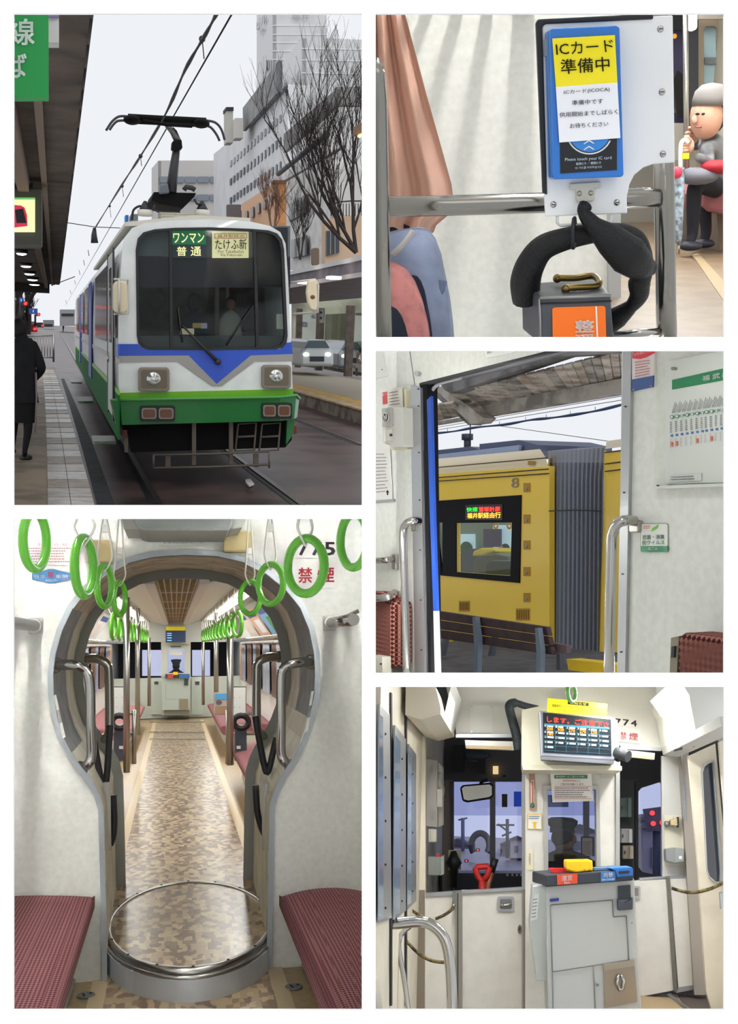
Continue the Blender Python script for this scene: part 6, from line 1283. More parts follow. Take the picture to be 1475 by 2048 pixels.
    for lab, pts in (('black V-shaped hose hanging in the left of the passage', [(187, 1478), (196, 1530), (206, 1573), (212, 1562), (216, 1520), (220, 1450)]), ('black V-shaped hose hanging in the right of the passage', [(510, 1432), (520, 1490), (528, 1530), (534, 1545), (541, 1525), (552, 1475)]),
                     ('black cable drooping low on the left passage side', [(226, 1590), (228, 1640), (226, 1670), (220, 1690)]), ('black cable drooping low on the right passage side', [(511, 1570), (514, 1620), (521, 1650), (530, 1672)])):
        t_ = solo(k, 'hanging_hose', lab, 'hose', G().tube(smooth_path(k.P(pts, VW + .5), 4), .016, 8), M((30, 30, 34), .5))
    for x, lab in ((213, 'pale grey vertical conduit in the left of the passage'), (530, 'pale grey vertical conduit in the right of the passage')):
        y0 = 1565; solo(k, 'conduit', lab, 'conduit', G().tube(k.P([(x, y0), (x + 1, 1640), (x + (2 if x < 300 else 1), 1700)], VW + .42), .018, 8), M((196, 194, 186), .6))
    # --- far car
    UL, UR = -1.12, 1.16; TOP = .62
    wl_ = struct(k, 'wall_left_car', G().box((UL - .05, V2 + .15, FD), (UL, VE + 2.5, TOP)), cream)
    wr_ = struct(k, 'wall_right_car', G().box((UR, V2 + .15, FD), (UR + .05, VE + 2.5, TOP)), cream)
    ce = struct(k, 'ceiling_car', G().box((UL - .05, V2 + .15, TOP), (UR + .05, VE + 2.5, TOP + .04)), M((222, 222, 216), .5))
    vc0, vc1 = F(303, 1165, .40).x, F(404, 1165, .40).x
    vent = thing(k, 'ceiling_vent', 'long brown louvred ceiling vent down the far car', 'vent', V((0, 12, .38)))
    part(vent, 'backing', G().box((vc0, V2 + .2, .42), (vc1, VE - .3, .44)), M((78, 62, 44), .8))
    for u in (vc0, vc1): part(vent, 'side_frame', G().box((u - .03, V2 + .2, .36), (u + .03, VE - .3, .46)), M((214, 212, 204), .5))
    for i in range(9):
        u = lerp(vc0, vc1, i / 8); part(vent, 'long_slat', G().box((u - .004, V2 + .2, .39), (u + .004, VE - .3, .42)), M((178, 158, 120), .5))
    for i in range(70):
        v = V2 + .25 + i * .2
        if v < VE - .4: part(vent, 'cross_slat', G().box((vc0, v, .39), (vc1, v + .025, .42)), M((170, 150, 112), .5) if i % 9 else M((214, 210, 200), .5))
    part(vent, 'duct_side', G().prism([V((vc0 - .03, V2 + .2, .36)), V((vc0 - .03, VE, .36)), V((UL, VE, TOP)), V((UL, V2 + .2, TOP))], (0, 0, .01)), M((222, 222, 214), .5))
    part(vent, 'duct_side', G().prism([V((vc1 + .03, V2 + .2, .36)), V((vc1 + .03, VE, .36)), V((UR, VE, TOP)), V((UR, V2 + .2, TOP))], (0, 0, .01)), M((222, 222, 214), .5))
    for s_, u in (('left', -.58), ('right', .62)):
        t_ = thing(k, 'ceiling_light', 'long fluorescent ceiling light along the %s of the far car' % s_, 'light', V((u, 12, .44)))
        part(t_, 'tube', G().box((u - .05, V2 + .8, .43), (u + .05, VE - .6, .45)), M((255, 255, 250), .5, emit=2.6))
        lamp(k, 'car_light_' + s_, (u, 13.4, .42), (13, .12), 85, (0, 0, -1), (1, 1, .97), axis=(0, 1, 0))
    # ad posters along the top of the sides
    cols = [(236, 220, 206), (60, 140, 70), (206, 60, 60), (230, 214, 180), (236, 238, 240), (120, 170, 210), (226, 180, 150)]
    for side_, u, sg in (('left', UL + .01, 1), ('right', UR - .02, -1)):
        v = V2 + .6
        for i in range(5):
            w_ = 1.6 if not (side_ == 'right' and i == 0) else 2.4
            cc = cols[(i + (0 if sg > 0 else 3)) % 7]
            lab = ('pale pink', 'green and orange', 'red', 'cream', 'white and blue', 'sky blue', 'peach')[(i + (0 if sg > 0 else 3)) % 7] + ' advertising poster high on the %s wall of the far car' % side_
            if side_ == 'right' and i == 0: cc = (226, 222, 216); lab = 'large poster of dense small print high on the right wall'
            t_ = thing(k, 'advert_poster', lab, 'poster', V((u, v, -.02)))
            q = [V((u, v, .10)), V((u, v + w_, .10)), V((u - sg * .0 + sg * .22, v + w_, .42)), V((u + sg * .22, v, .42))]
            part(t_, 'sheet', G().prism(q, (sg * .004, 0, 0)), M(cc, .5))
            if side_ == 'right' and i == 0:
                rnd = random.Random(4); g_ = G()
                for a_ in range(46):
                    for b_ in range(5):
                        x0 = .03 + a_ * .0205; y0 = .08 + b_ * .16; h_ = rnd.uniform(.05, .13)
                        pt = lambda s1, t1: lerp(lerp(q[0], q[1], s1), lerp(q[3], q[2], s1), t1) - V((sg * -.008, 0, 0))
                        g_.poly([pt(x0, y0), pt(x0 + .009, y0), pt(x0 + .009, y0 + h_), pt(x0, y0 + h_)])
                part(t_, 'small_print', g_, M((96, 92, 92), .6)); part(t_, 'orange_border', G().prism([q[0], q[1], lerp(q[1], q[2], .08), lerp(q[0], q[3], .08)], (sg * .008, 0, 0)), M((232, 160, 60), .5)); part(t_, 'pink_heading', G().prism([lerp(q[0], q[3], .88), lerp(q[1], q[2], .88), q[2], q[3]], (sg * .008, 0, 0)), M((216, 120, 110), .5))
            else:
                part(t_, 'picture', G().prism([lerp(lerp(q[0], q[1], a_), lerp(q[3], q[2], a_), b_) for a_, b_ in ((.1, .1), (.6, .1), (.6, .6), (.1, .6))], (sg * .008, 0, 0)), M(cols[(i * 3 + 2) % 7], .5)); part(t_, 'heading', G().prism([lerp(lerp(q[0], q[1], a_), lerp(q[3], q[2], a_), b_) for a_, b_ in ((.1, .72), (.9, .72), (.9, .9), (.1, .9))], (sg * .008, 0, 0)), M((60, 80, 150), .5))
            v += w_ + .25
    # windows with gathered curtains, racks
    wm = M((186, 200, 222), .15); cur = [M((150, 158, 176), .85), M((176, 140, 112), .85), M((166, 172, 184), .85), M((120, 96, 84), .85)]
    for side_, u, sg in (('left', UL, 1), ('right', UR, -1)):
        v = V2 + .5
        for i in range(4):
            t_ = thing(k, 'car_window', ('first', 'second', 'third', 'fourth')[i] + ' curtained window along the %s side of the far car' % side_, 'window', V((u, v, -.55)))
            part(t_, 'frame', G().box((u - .01, v, -.62), (u + sg * .03, v + 2.6, .02)), M((196, 196, 190), .5, .3))
            part(t_, 'pane', G().box((u + sg * .03, v + .1, -.56), (u + sg * .034, v + 2.5, -.02)), wm)
            for j, (a_, b_) in enumerate(((.05, .75), (1.5, 2.0), (2.05, 2.55))):
                ring_ = []
                for z in (0, -.25, -.6):
                    ring_.append([V((u + sg * (.06 + .03 * math.sin(q * 1.9)), v + lerp(a_, b_, q / 12), z)) for q in range(13)])
                part(t_, 'curtain', G().loft(ring_, closed=False), cur[(i + j) % 4])
            v += 3.1
        t_ = thing(k, 'luggage_rack', 'long chrome luggage rack above the %s windows of the far car' % side_, 'rack', V((u, 12, .05)))
        for q in range(3): part(t_, 'pipe', G().tube([V((u + sg * (.12 + .1 * q), V2 + .4, .05)), V((u + sg * (.12 + .1 * q), VE - 2, .05))], .022, 8), CHROME)
        for q in range(12): part(t_, 'cross_rod', G().tube([V((u, V2 + .8 + q, .06)), V((u + sg * .34, V2 + .8 + q, .05))], .012, 6), CHROME)
        part(t_, 'end_flange', G().box((u + sg * .06, V2 + .38, .0), (u + sg * .38, V2 + .42, .10)), M((210, 210, 206), .4, .4))
    # benches of the far car
    st_ = M((172, 110, 112), .8, noise=.12, scale=40)
    for lab, ua, ub, va, vb, mir in (('dusty pink bench in the far car just past the left hoop', UL, -.50, 7.2, 10.6, 1), ('dusty pink bench in the far car beyond the left ticket machine', UL, -.50, 13.0, 18.6, 1), ('dark pink bench in the far car just past the right hoop', .54, UR, 7.2, 11.0, -1), ('dark pink bench in the far car beyond the right ticket machine', .54, UR, 13.2, 18.6, -1)):
        bench('bench_seat', lab, ua, ub, va, vb, -.94, .12, FD, st_ if mir > 0 else M((142, 84, 88), .8, noise=.12, scale=40), mir)
        u = ua + .0 if mir > 0 else ub
    # poles and ladder rails by the ticket machines
    def pole(lab, pts, r=.02):
        solo(k, 'grab_pole', lab, 'pole', G().tube(pts, r, 10), STEEL)
    def upright(x, y0, y1, v): return [D(x, y0, v), D(x, y1, v)]
    for lab, x, y0, y1, v, r in (('tall steel pole by the left ticket machine', 253, 1195, 1545, 9.6, .028), ('second tall steel pole left of the aisle', 275, 1205, 1470, 12.8, .028), ('thin steel pole before the left driver door', 298, 1275, 1412, 17.8, .026), ('tall steel pole right of the aisle', 432, 1225, 1420, 13.0, .028), ('tall steel pole by the right ticket machine', 460, 1255, 1530, 9.6, .03), ('thin steel pole before the right driver door', 406, 1275, 1410, 17.8, .026)):
        pole(lab, upright(x, y0, y1, v), r)
    for s_, xs, v in (('left', (226, 268), 10.2), ('right', (455, 508), 10.2)):
        t_ = thing(k, 'ladder_rail', 'steel ladder rail around the %s ticket machine' % s_, 'rail', D(xs[0], 1530, v))
        part(t_, 'upright', G().tube(upright(xs[1] if s_ == 'left' else xs[0], 1420, 1528, v), .02, 8), STEEL)
        for y in (1426, 1466): part(t_, 'rung', G().tube([D(xs[0] - (6 if s_ == 'left' else 0), y + 2, v), D(xs[1] + (0 if s_ == 'left' else 6), y, v)], .018, 8), STEEL)
        xb = 226 if s_ == 'left' else 461
        rd_ = thing(k, 'card_reader_board', 'white board backing the card reader over the %s ticket machine' % s_, 'card reader', D(xb, 1428, v))
        w0 = 26 if s_ == 'left' else 30
        plate(rd_, 'back_frame', R4(xb - 1, 1373, xb + w0 + 1, 1424), v - .12, .02, BLACK); plate(rd_, 'board', R4(xb, 1375, xb + w0, 1425), v - .14, .02, M((226, 230, 226), .4)); plate(rd_, 'side_plate', R4(xb + w0 if s_ == 'left' else xb - 7, 1375, (xb + w0 if s_ == 'left' else xb - 7) + 7, 1416), v - .10, .02, M((232, 234, 230), .4)); plate(rd_, 'foot', R4(xb + 2, 1425, xb + w0 - 2, 1430), v - .14, .02, M((226, 230, 226), .4))
        for a_, b_ in ((7, 20), (18, 20), (7, 40), (18, 40)): plate(rd_, 'screw', OV(xb + a_, 1375 + b_, .9, .9, 8), v - .15, .01, STEEL)
        tm = thing(k, 'ticket_machine', 'slim dark grey ticket machine at the %s of the aisle' % s_, 'ticket machine', D(xb + 12, 1522, v))
        plate(tm, 'body', R4(xb + 1 + (0 if s_ == 'left' else 8), 1452, xb + 24 + (0 if s_ == 'left' else 8), 1522), v - .1, .2, M((66, 76, 88), .5)); plate(tm, 'label', R4(xb + 12, 1492, xb + 20, 1498), v - .11, .01, WHITE)
        cb = solo(k, 'cable_coil', 'black coiled cable on the %s ticket machine' % s_, 'cable', G().tube([D(xb + 13 + (0 if s_ == 'left' else 8) + 15 * math.cos(q * .39), 1444 + 13 * math.sin(q * .39), v - .2) for q in range(16)], .026, 8, closed=True), BLACK)
    t_ = thing(k, 'poster_board', 'colourful poster hanging on the rail before the right bench', 'poster', D(440, 1428, 10.6)); plate(t_, 'sheet', R4(428, 1385, 456, 1429), 10.6, .01, M((190, 186, 180), .5)); plate(t_, 'blue_heading', R4(430, 1387, 455, 1399), 10.59, .01, M((90, 170, 220), .5)); plate(t_, 'picture', R4(430, 1412, 455, 1428), 10.59, .01, M((170, 140, 110), .5)); plate(t_, 'picture', OV(438, 1405, 6, 4), 10.59, .01, M((110, 90, 100), .5))
    # far straps in two rows
    for s_, u in (('left', -.43), ('right', .44)):
        pole('chrome strap rail along the %s of the far car ceiling' % s_, [V((u, V2 + .4, .40)), V((u, VE - 1.5, .40))], .016)
        for i in range(11):
            v = 8.0 + i * .95
            strap('small green strap ring in the %s row of the far car' % s_, V((u, v, .14)), .088, .12 if s_ == 'left' else -.35, 'strap rings of the %s row in the far car' % s_, False)
    # driver's partition at the far end
    pt_ = struct(k, 'wall_end_partition', G().box((UL, VE, FD), (UR, VE + .05, -.58)), M((206, 212, 204), .5))
    struct(k, 'trim_end_header', G().prism(k.P(R4(192, 1172, 508, 1284), VE), (0, .05, 0)), M((222, 224, 218), .5))
    cn = thing(k, 'driver_partition', 'white centre partition panel with a window in front of the far driver', 'partition', D(351, 1430, VE - .05))
    part(cn, 'panel', G().holes(k.P(R4(322, 1288, 381, 1432), VE - .06), [k.P(R4(335, 1297, 369, 1346), VE - .06)], (0, .06, 0)), M((214, 216, 206), .5)); plate(cn, 'header', R4(322, 1281, 381, 1288), VE - .12, .12, M((214, 210, 190), .5)); part(cn, 'pane', G().poly(k.P(R4(335, 1297, 369, 1346), VE - .03)), glass((235, 238, 245), .03)); plate(cn, 'notice', R4(339, 1300, 365, 1310), VE - .08, .01, WHITE); plate(cn, 'green_label', R4(341, 1292, 362, 1294), VE - .07, .01, M((60, 120, 80), .5))
    fm = thing(k, 'fare_machine', 'grey fare machine with red, yellow and blue trays at the far end', 'fare machine', D(352, 1432, VE - .5))
    plate(fm, 'cabinet', R4(324, 1356, 379, 1420), VE - .5, .4, M((190, 200, 192), .5)); plate(fm, 'foot', R4(328, 1420, 379, 1431), VE - .45, .35, M((150, 148, 136), .5, .3)); plate(fm, 'coin_flap', R4(359, 1398, 376, 1418), VE - .52, .02, M((158, 146, 128), .4, .4)); plate(fm, 'top', R4(330, 1349, 379, 1356), VE - .55, .4, M((60, 64, 72), .5)); plate(fm, 'red_tray', R4(335, 1349, 346, 1356), VE - .57, .02, M((220, 70, 50), .5)); plate(fm, 'yellow_unit', R4(346, 1344, 355, 1350), VE - .57, .1, M((244, 200, 30), .5)); plate(fm, 'blue_tray', R4(358, 1349, 378, 1356), VE - .57, .02, M((50, 110, 190), .5)); plate(fm, 'slot', R4(368, 1358, 376, 1371), VE - .52, .02, M((60, 80, 76), .5)); 
    for a_ in (R4(331, 1398, 358, 1398.6), R4(357, 1398, 357.6, 1418), R4(331, 1370, 331.6, 1398)): plate(fm, 'panel_joint', a_, VE - .505, .005, M((150, 158, 152), .5))
    ds = thing(k, 'fare_display', 'dark blue fare display with a yellow notice on top in the far car', 'display', D(351, 1285, VE - .4)); plate(ds, 'case', R4(331, 1260, 371, 1285), VE - .5, .3, M((60, 70, 90), .5)); plate(ds, 'screen', R4(333, 1262, 369, 1282), VE - .51, .01, M((30, 52, 84), .4, emit=.3)); plate(ds, 'yellow_notice', R4(332, 1253, 370, 1261), VE - .52, .01, M((240, 214, 20), .5)); 
    for y in (1266, 1270, 1275, 1280): plate(ds, 'screen_row', R4(334, y, 343, y + 1.6), VE - .52, .005, M((120, 190, 250), .4, emit=.8))
    for x0, x1, lab in ((303, 322, 'white half-height door left of the far fare machine'), (383, 406, 'white half-height door right of the far fare machine')):
        t_ = thing(k, 'cab_door', lab, 'door', D(x0, 1430, VE - .03)); plate(t_, 'leaf', R4(x0, 1358, x1, 1429), VE - .04, .04, M((212, 220, 212), .5)); plate(t_, 'handle', R4((x0 + x1) / 2 - 4, 1363, (x0 + x1) / 2 + 4, 1369), VE - .06, .02, M((90, 90, 90), .4, .5))
    # cab windscreen behind, with the driver
    bk = struct(k, 'wall_far_cab', G().holes(k.P(R4(190, 1180, 520, 1450), VE + 2.4), [k.P(R4(284, 1300, 322, 1352), VE + 2.4), k.P(R4(330, 1294, 376, 1352), VE + 2.4), k.P(R4(384, 1300, 420, 1352), VE + 2.4)], (0, .05, 0)), M((74, 78, 92), .6))
    for a_ in (R4(284, 1300, 322, 1352), R4(330, 1294, 376, 1352), R4(384, 1300, 420, 1352)): part(bk, 'windscreen_pane', G().poly(k.P(a_, VE + 2.42)), glass((206, 210, 236), .03))
    dr = thing(k, 'person', 'driver in dark uniform and peaked cap at the far end of the aisle', 'person', D(352, 1356, VE + .5))
    s_ = (VE + .5) / 2200; c = D(352, 1333, VE + .5); uni = M((26, 38, 58), .8)
    part(dr, 'torso', G().loft([[c + V((rx * s_ * math.cos(q * .3927), ry * s_ * math.sin(q * .3927), z * s_)) for q in range(16)] for rx, ry, z in ((5, 4, -4), (8, 6, -8), (15, 8, -12), (17, 9, -30), (15, 8, -60))], cap=True), uni)
    part(dr, 'head', G().ball(c + V((0, 0, 1 * s_)), (7 * s_, 8 * s_, 9 * s_)), M((120, 92, 76), .7)); part(dr, 'hair', G().ball(c + V((0, -.012, 1 * s_)), (7.2 * s_, 7.6 * s_, 7.5 * s_)), M((28, 28, 34), .8)); part(dr, 'cap', G().loft([[c + V((r * s_ * math.cos(q * .3927), r * s_ * math.sin(q * .3927), z * s_)) for q in range(16)] for r, z in ((7.6, 5), (8, 8), (10.2, 11), (9.5, 13.5), (3, 14.2))], cap=True), M((22, 34, 60), .7))
    # unseen fill lamps added for the near compartment, hidden behind the white wall
    ul_ = D(72, 1252, VW).x + .015
    for s_, q0, q1 in (('left', V((ul_, 2.55, 1.05)), V((ul_, 3.6, 1.05))), ('right', D(736, 1034, 3.2), D(736, 1034, 4.5))):
        t_ = thing(k, 'unseen_lamp', 'slim unseen added fill lamp over the %s bench of the near compartment' % s_, 'light', (q0 + q1) / 2)
        part(t_, 'tube', G().tube([q0, q1], .004, 6), M((255, 255, 250), .5, emit=2))
        lamp(k, 'near_fill_light_' + s_, (q0 + q1) / 2 - V((0, 0, .006)), ((q1 - q0).length, .05), 14, (0, 0, -1), (1, 1, .97), axis=(q1 - q0))
        e_ = V((ul_, 3.5, 1.05)) if s_ == 'left' else D(736, 1032, 3.93)
        lamp(k, 'near_spot_' + s_, e_ - V((0, 0, .03)), (.05, .09), 26 if s_ == 'left' else 8, (0, 1, -.7 if s_ == 'left' else -.45), (1, 1, .97), axis=(1, 0, 0))  # compact unseen lamp added to throw the rack shadows on the wall
    struct(k, 'wall_left_near', G().box((-1.62, 2.6, FN), (-1.6, VW, .6)), CREAM)
    return k
k4 = gangway()
# ================================================================== 5. driver's cab partition and fare machine
def cab():
    k = Frame((1020, 1660)); D, F, S, V = k.D, k.F, k.S, Vector
    VP, VC = 6.0, 8.0
    cream = M((224, 222, 214), .5, noise=.03, scale=12); ivory = M((226, 218, 198), .5, noise=.04, scale=8); grey = M((184, 188, 186), .5); post = M((138, 126, 112), .45, .3); wht = M((228, 226, 218), .45)
    dark = M((104, 102, 104), .7); sil = M((170, 172, 174), .35, .8)
    UL = D(840, 1700, VP).x; UR = D(1352, 1700, VP).x
    FW = D(1290, 2004, VP - .5).z                     # floor level
    # --- setting
    FW = D(1316, 1992, VP).z; um = D(1240, 1900, 5.3).x
    fl = struct(k, 'floor_cab', G().box((um, 4.3, FW - .03), (UR + .4, VP + .1, FW)), M((176, 150, 112), .5))
    struct(k, 'floor_entry', G().box((UL, 4.3, FW - .45), (um, VP + .1, FW - .42)), M((120, 104, 84), .6))
    part(fl, 'step_well', G().prism([F(1352, 1986, FW), F(1420, 1990, FW), F(1450, 2040, FW), F(1385, 2040, FW)], (0, 0, .004)), M((84, 72, 64), .6)); part(fl, 'step_edge', G().tube([F(1338, 1990, FW), F(1386, 2030, FW)], .012, 8), STEEL)
    # left side wall with tall door windows
    vn, bt = S(751, 1700, UL).y, D(840, 2070, VP).z
    wl = struct(k, 'wall_left_cab', G().prism([V((UL, a, b)) for a, b in ((vn, bt), (VP + 2.2, bt), (VP + 2.2, .74), (5.6, .74), (vn, .128 * vn))], (-.04, 0, 0)), ivory)
    def sidepane(name, lab, pts, fr, rnd=5):
        t_ = thing(k, name, lab, 'window', S(pts[2][0], pts[2][1], UL + .01))
        part(t_, 'frame', G().prism([S(x, y, UL + .004) for x, y in fr], (.012, 0, 0)), sil, .003)
        part(t_, 'pane', G().prism([S(x, y, UL + .018) for x, y in pts], (.003, 0, 0)), M((136, 154, 174), .12))
        n = 5
        for i in range(n):
            y = lerp(fr[1][1] + 40, fr[2][1] - 20, i / (n - 1)); p = S(fr[1][0] - 2.5, y, UL + .018); part(t_, 'screw', G().ball(p, (.004, .005, .005), 6, 5), DARK)
    sidepane('door_window', 'tall narrow door window with the roundest top, beside the big handrail', [(756, 1428), (764, 1434), (765, 1838), (755, 1840)], [(753, 1408), (773, 1428), (777, 1836), (753, 1846)])
    sidepane('door_window', 'tall narrow door window in the middle of the folding door', [(788, 1468), (799, 1484), (798, 1826), (785, 1832)], [(785, 1450), (806, 1478), (806, 1822), (782, 1840)])
    sidepane('door_window', 'tall narrow door window next to the beige corner post', [(815, 1500), (821, 1512), (820, 1806), (813, 1810)], [(813, 1488), (827, 1508), (827, 1802), (811, 1818)])
    for x in (780, 810): part(wl, 'door_gap', G().prism([S(x - 1, 1385 + (x - 780) * 1.4, UL + .002), S(x + 1.4, 1387 + (x - 780) * 1.4, UL + .002), S(x + 1.4, 2010, UL + .002), S(x - 1, 2012, UL + .002)], (.006, 0, 0)), DARK)
    # cab shell beyond the partition
    struct(k, 'ceiling_cab', G().poly([D(760, 1364, 4.2), D(1560, 1364, 4.2), D(1430, 1364, VC + .1), D(780, 1364, VC + .1)]), M((214, 214, 212), .6))
    wr = struct(k, 'wall_right_cab', G().prism([V((D(1346, 1700, VC).x, VP + .15, FW)), V((D(1346, 1700, VC).x, VC + .1, FW)), V((D(1346, 1700, VC).x, VC + .1, .74)), V((D(1346, 1700, VC).x, VP + .15, .74))], (.05, 0, 0)), M((160, 160, 158), .6))
    scr = [k.P(R4(906, 1563, 979, 1747), VC), k.P(R4(990, 1563, 1166, 1748), VC), k.P(R4(1178, 1563, 1222, 1750), VC), k.P([(1275, 1584), (1282, 1576), (1320, 1564), (1328, 1572), (1330, 1744), (1322, 1752), (1284, 1744), (1276, 1734)], VC)]
    wf = struct(k, 'wall_windscreen', G().holes(k.P(R4(800, 1366, 1400, 1830), VC), scr, (0, .06, 0)), dark)
    up = glass((150, 158, 206), .04); lo = glass((196, 202, 236), .04)
    for x0, x1 in ((904, 981), (988, 1168), (1176, 1224)):
        part(wf, 'tinted_pane', G().poly(k.P(R4(x0, 1561, x1, 1631), VC + .03)), up); part(wf, 'pane', G().poly(k.P(R4(x0, 1631, x1, 1750), VC + .03)), lo)
    part(wf, 'side_pane', G().poly(k.P(R4(1272, 1560, 1333, 1754), VC + .03)), lo)
    part(wf, 'window_pillar', G().prism(k.P(R4(979, 1563, 990, 1748), VC - .02), (0, .04, 0)), M((120, 122, 132), .4, .4)); part(wf, 'window_pillar', G().prism(k.P(R4(1166, 1563, 1178, 1748), VC - .02), (0, .04, 0)), M((120, 122, 132), .4, .4))
    part(wf, 'console', G().prism(k.P([(880, 1746), (1240, 1748), (1240, 1800), (880, 1800)], VC - .5), (0, .5, 0)), M((32, 36, 50), .5))
    for x in (1012, 1022, 1031, 1039): part(wf, 'console_button', G().prism(k.P(R4(x, 1748, x + 4, 1752), VC - .51), (0, .02, 0)), M((210, 214, 220), .4))
    part(wf, 'lamp_inset', G().prism(k.P(R4(985, 1532, 996, 1548), VC - .04), (0, .03, 0)), M((236, 206, 150), .4, emit=.9))
    for pts, m in ((R4(955, 1520, 970, 1548), M((44, 44, 48), .6)), (R4(905, 1490, 927, 1545), M((38, 40, 44), .6)), (OV(1008, 1552, 3, 3, 8), BLACK)): part(wf, 'header_box', G().prism(k.P(pts, VC - .12), (0, .1, 0)), m)
    part(wf, 'glare_visor', G().ball(D(953, 1512, VC - .1), (.10, .03, .04)), M((70, 80, 86), .4))
    part(wf, 'window_sticker', G().prism(k.P(R4(1003, 1588, 1014, 1614), VC - .01), (0, .01, 0)), M((96, 86, 74), .6)); part(wf, 'blue_screen', G().prism(k.P(R4(1027, 1583, 1042, 1613), VC - .1), (0, .02, 0)), M((30, 70, 190), .4, emit=.4)); part(wf, 'blue_screen', G().prism(k.P(R4(1088, 1590, 1136, 1614), VC - .1), (0, .02, 0)), M((36, 60, 150), .4, emit=.15))
    # --- outside: street seen through the cab windows
    GS = -1.5
    struct(k, 'floor_street', G().prism([V((-14, 12, GS)), V((10, 12, GS)), V((20, 220, GS)), V((-40, 220, GS))], (0, 0, -.05)), M((112, 100, 112), .35, noise=.2, scale=.6))
    for i, (x0, y0, x1, y1, v, c) in enumerate(((880, 1690, 945, 1720, 90, (120, 116, 124)), (1000, 1688, 1036, 1712, 70, (110, 104, 112)), (1020, 1678, 1050, 1716, 60, (196, 190, 190)), (1120, 1664, 1200, 1716, 50, (176, 176, 186)), (1284, 1656, 1345, 1768, 30, (132, 130, 142)), (1270, 1640, 1345, 1668, 31, (150, 156, 176)))):
        t_ = thing(k, 'street_house', ('low brown houses beyond the metal arch', 'dark roofed house beyond the windscreen pillar', 'white gabled house beside the centre pillar', 'grey house right of the driver', 'brown shop behind the red signal', 'flat grey roof behind the red signal')[i], 'house', D(x0, y1, v))
        plate(t_, 'wall', R4(x0, y0, x1, y1), v, 6, M(c, .8)); plate(t_, 'roof', [(x0 - 2, y0 + 1), ((x0 + x1) / 2, y0 - (x1 - x0) * .2), (x1 + 2, y0 + 1)], v - .2, 6.4, M((84, 80, 90), .8)); plate(t_, 'window', R4(lerp(x0, x1, .3), lerp(y0, y1, .35), lerp(x0, x1, .5), lerp(y0, y1, .7)), v - .1, .1, M((70, 76, 92), .3))
    t_ = thing(k, 'catenary_mast', 'street mast with cross arms beyond the windscreen', 'mast', F(1015, 1708, GS)); v = 60
    part(t_, 'mast', G().tube([D(1014, 1716, v), D(1014, 1638, v)], .10, 6), M((70, 72, 84), .7)); 
    for a, b in (((995, 1648), (1014, 1662)), ((992, 1650), (1028, 1650)), ((1003, 1672), (1022, 1664))): part(t_, 'cross_arm', G().tube([D(*a, v), D(*b, v)], .05, 5), M((70, 72, 84), .7))
    t_ = thing(k, 'catenary_mast', 'second street mast far down the line', 'mast', F(925, 1700, GS)); part(t_, 'mast', G().tube([D(925, 1712, 80), D(925, 1636, 80)], .14, 6), M((110, 114, 136), .7)); part(t_, 'cross_arm', G().tube([D(916, 1640, 80), D(934, 1636, 80)], .06, 5), M((110, 114, 136), .7))
    t_ = thing(k, 'garden_arch', 'dark round metal arch beyond the windscreen', 'arch', D(960, 1712, 55)); part(t_, 'arch', G().tube([D(960 + 18 * math.cos(q * .1745), 1690 - 24 * math.sin(q * .1745), 55) for q in range(-4, 23)], .16, 6), M((62, 60, 70), .8)); part(t_, 'lattice', G().tube([D(960 + 14 * math.cos(q * .1745), 1690 - 19 * math.sin(q * .1745), 55) for q in range(-4, 23)], .06, 5), M((80, 78, 88), .8))
    for i, (x, y) in enumerate(((905, 1718), (955, 1700), (932, 1722))):
        t_ = thing(k, 'traffic_lamp', ('pair of red tail lamps on the wet street', 'small red tail lamps below the metal arch', 'single red tail lamps near the wiper')[i], 'light', D(x, y, 45)); plate(t_, 'lamp', OV(x, y, 1.8, 1.6, 8), 45, .1, M((255, 70, 60), .4, emit=3)); plate(t_, 'housing', RR(x - 4, y - 3, x + 4, y + 3, 1.5), 45.2, .3, M((80, 60, 70), .6))
    t_ = thing(k, 'level_crossing_signal', 'dark signal board with red lamps outside the right cab window', 'signal', D(1308, 1662, 14))
    plate(t_, 'board', [(1286, 1618), (1332, 1612), (1332, 1658), (1296, 1664)], 14, .1, M((66, 72, 92), .6)); 
    for x, y in ((1304, 1626), (1306, 1647), (1324, 1645)): plate(t_, 'lamp', OV(x, y, 5, 5, 12), 13.95, .05, M((255, 60, 50), .4, emit=2.2))
    part(t_, 'pole', G().tube([D(1312, 1662, 14.1), D(1312, 1790, 14.1)], .05, 6), M((66, 72, 92), .6))
    # --- partition: upper headers
    hd = struct(k, 'trim_partition_header', G().prism(k.P([(890, 1367), (1150, 1367), (1150, 1472), (912, 1468), (908, 1440)], VP), (0, .1, 0)), wht)
    plate(hd, 'hatch', R4(940, 1410, 985, 1466), VP - .008, .008, M((232, 231, 226), .4)); 
    for x, y in ((943, 1413), (982, 1414), (943, 1463), (982, 1464)): plate(hd, 'screw', OV(x, y, 1.2, 1.2, 8), VP - .012, .004, STEEL)
    plate(hd, 'lower_rail', R4(911, 1468, 1032, 1475), VP - .03, .05, sil)
    hr = struct(k, 'trim_partition_header_right', G().prism(k.P([(1060, 1367), (1332, 1367), (1326, 1498), (1200, 1488)], VP), (0, .1, 0)), wht); plate(hr, 'lower_rail', [(1240, 1491), (1322, 1495), (1322, 1502), (1240, 1498)], VP - .03, .05, sil)
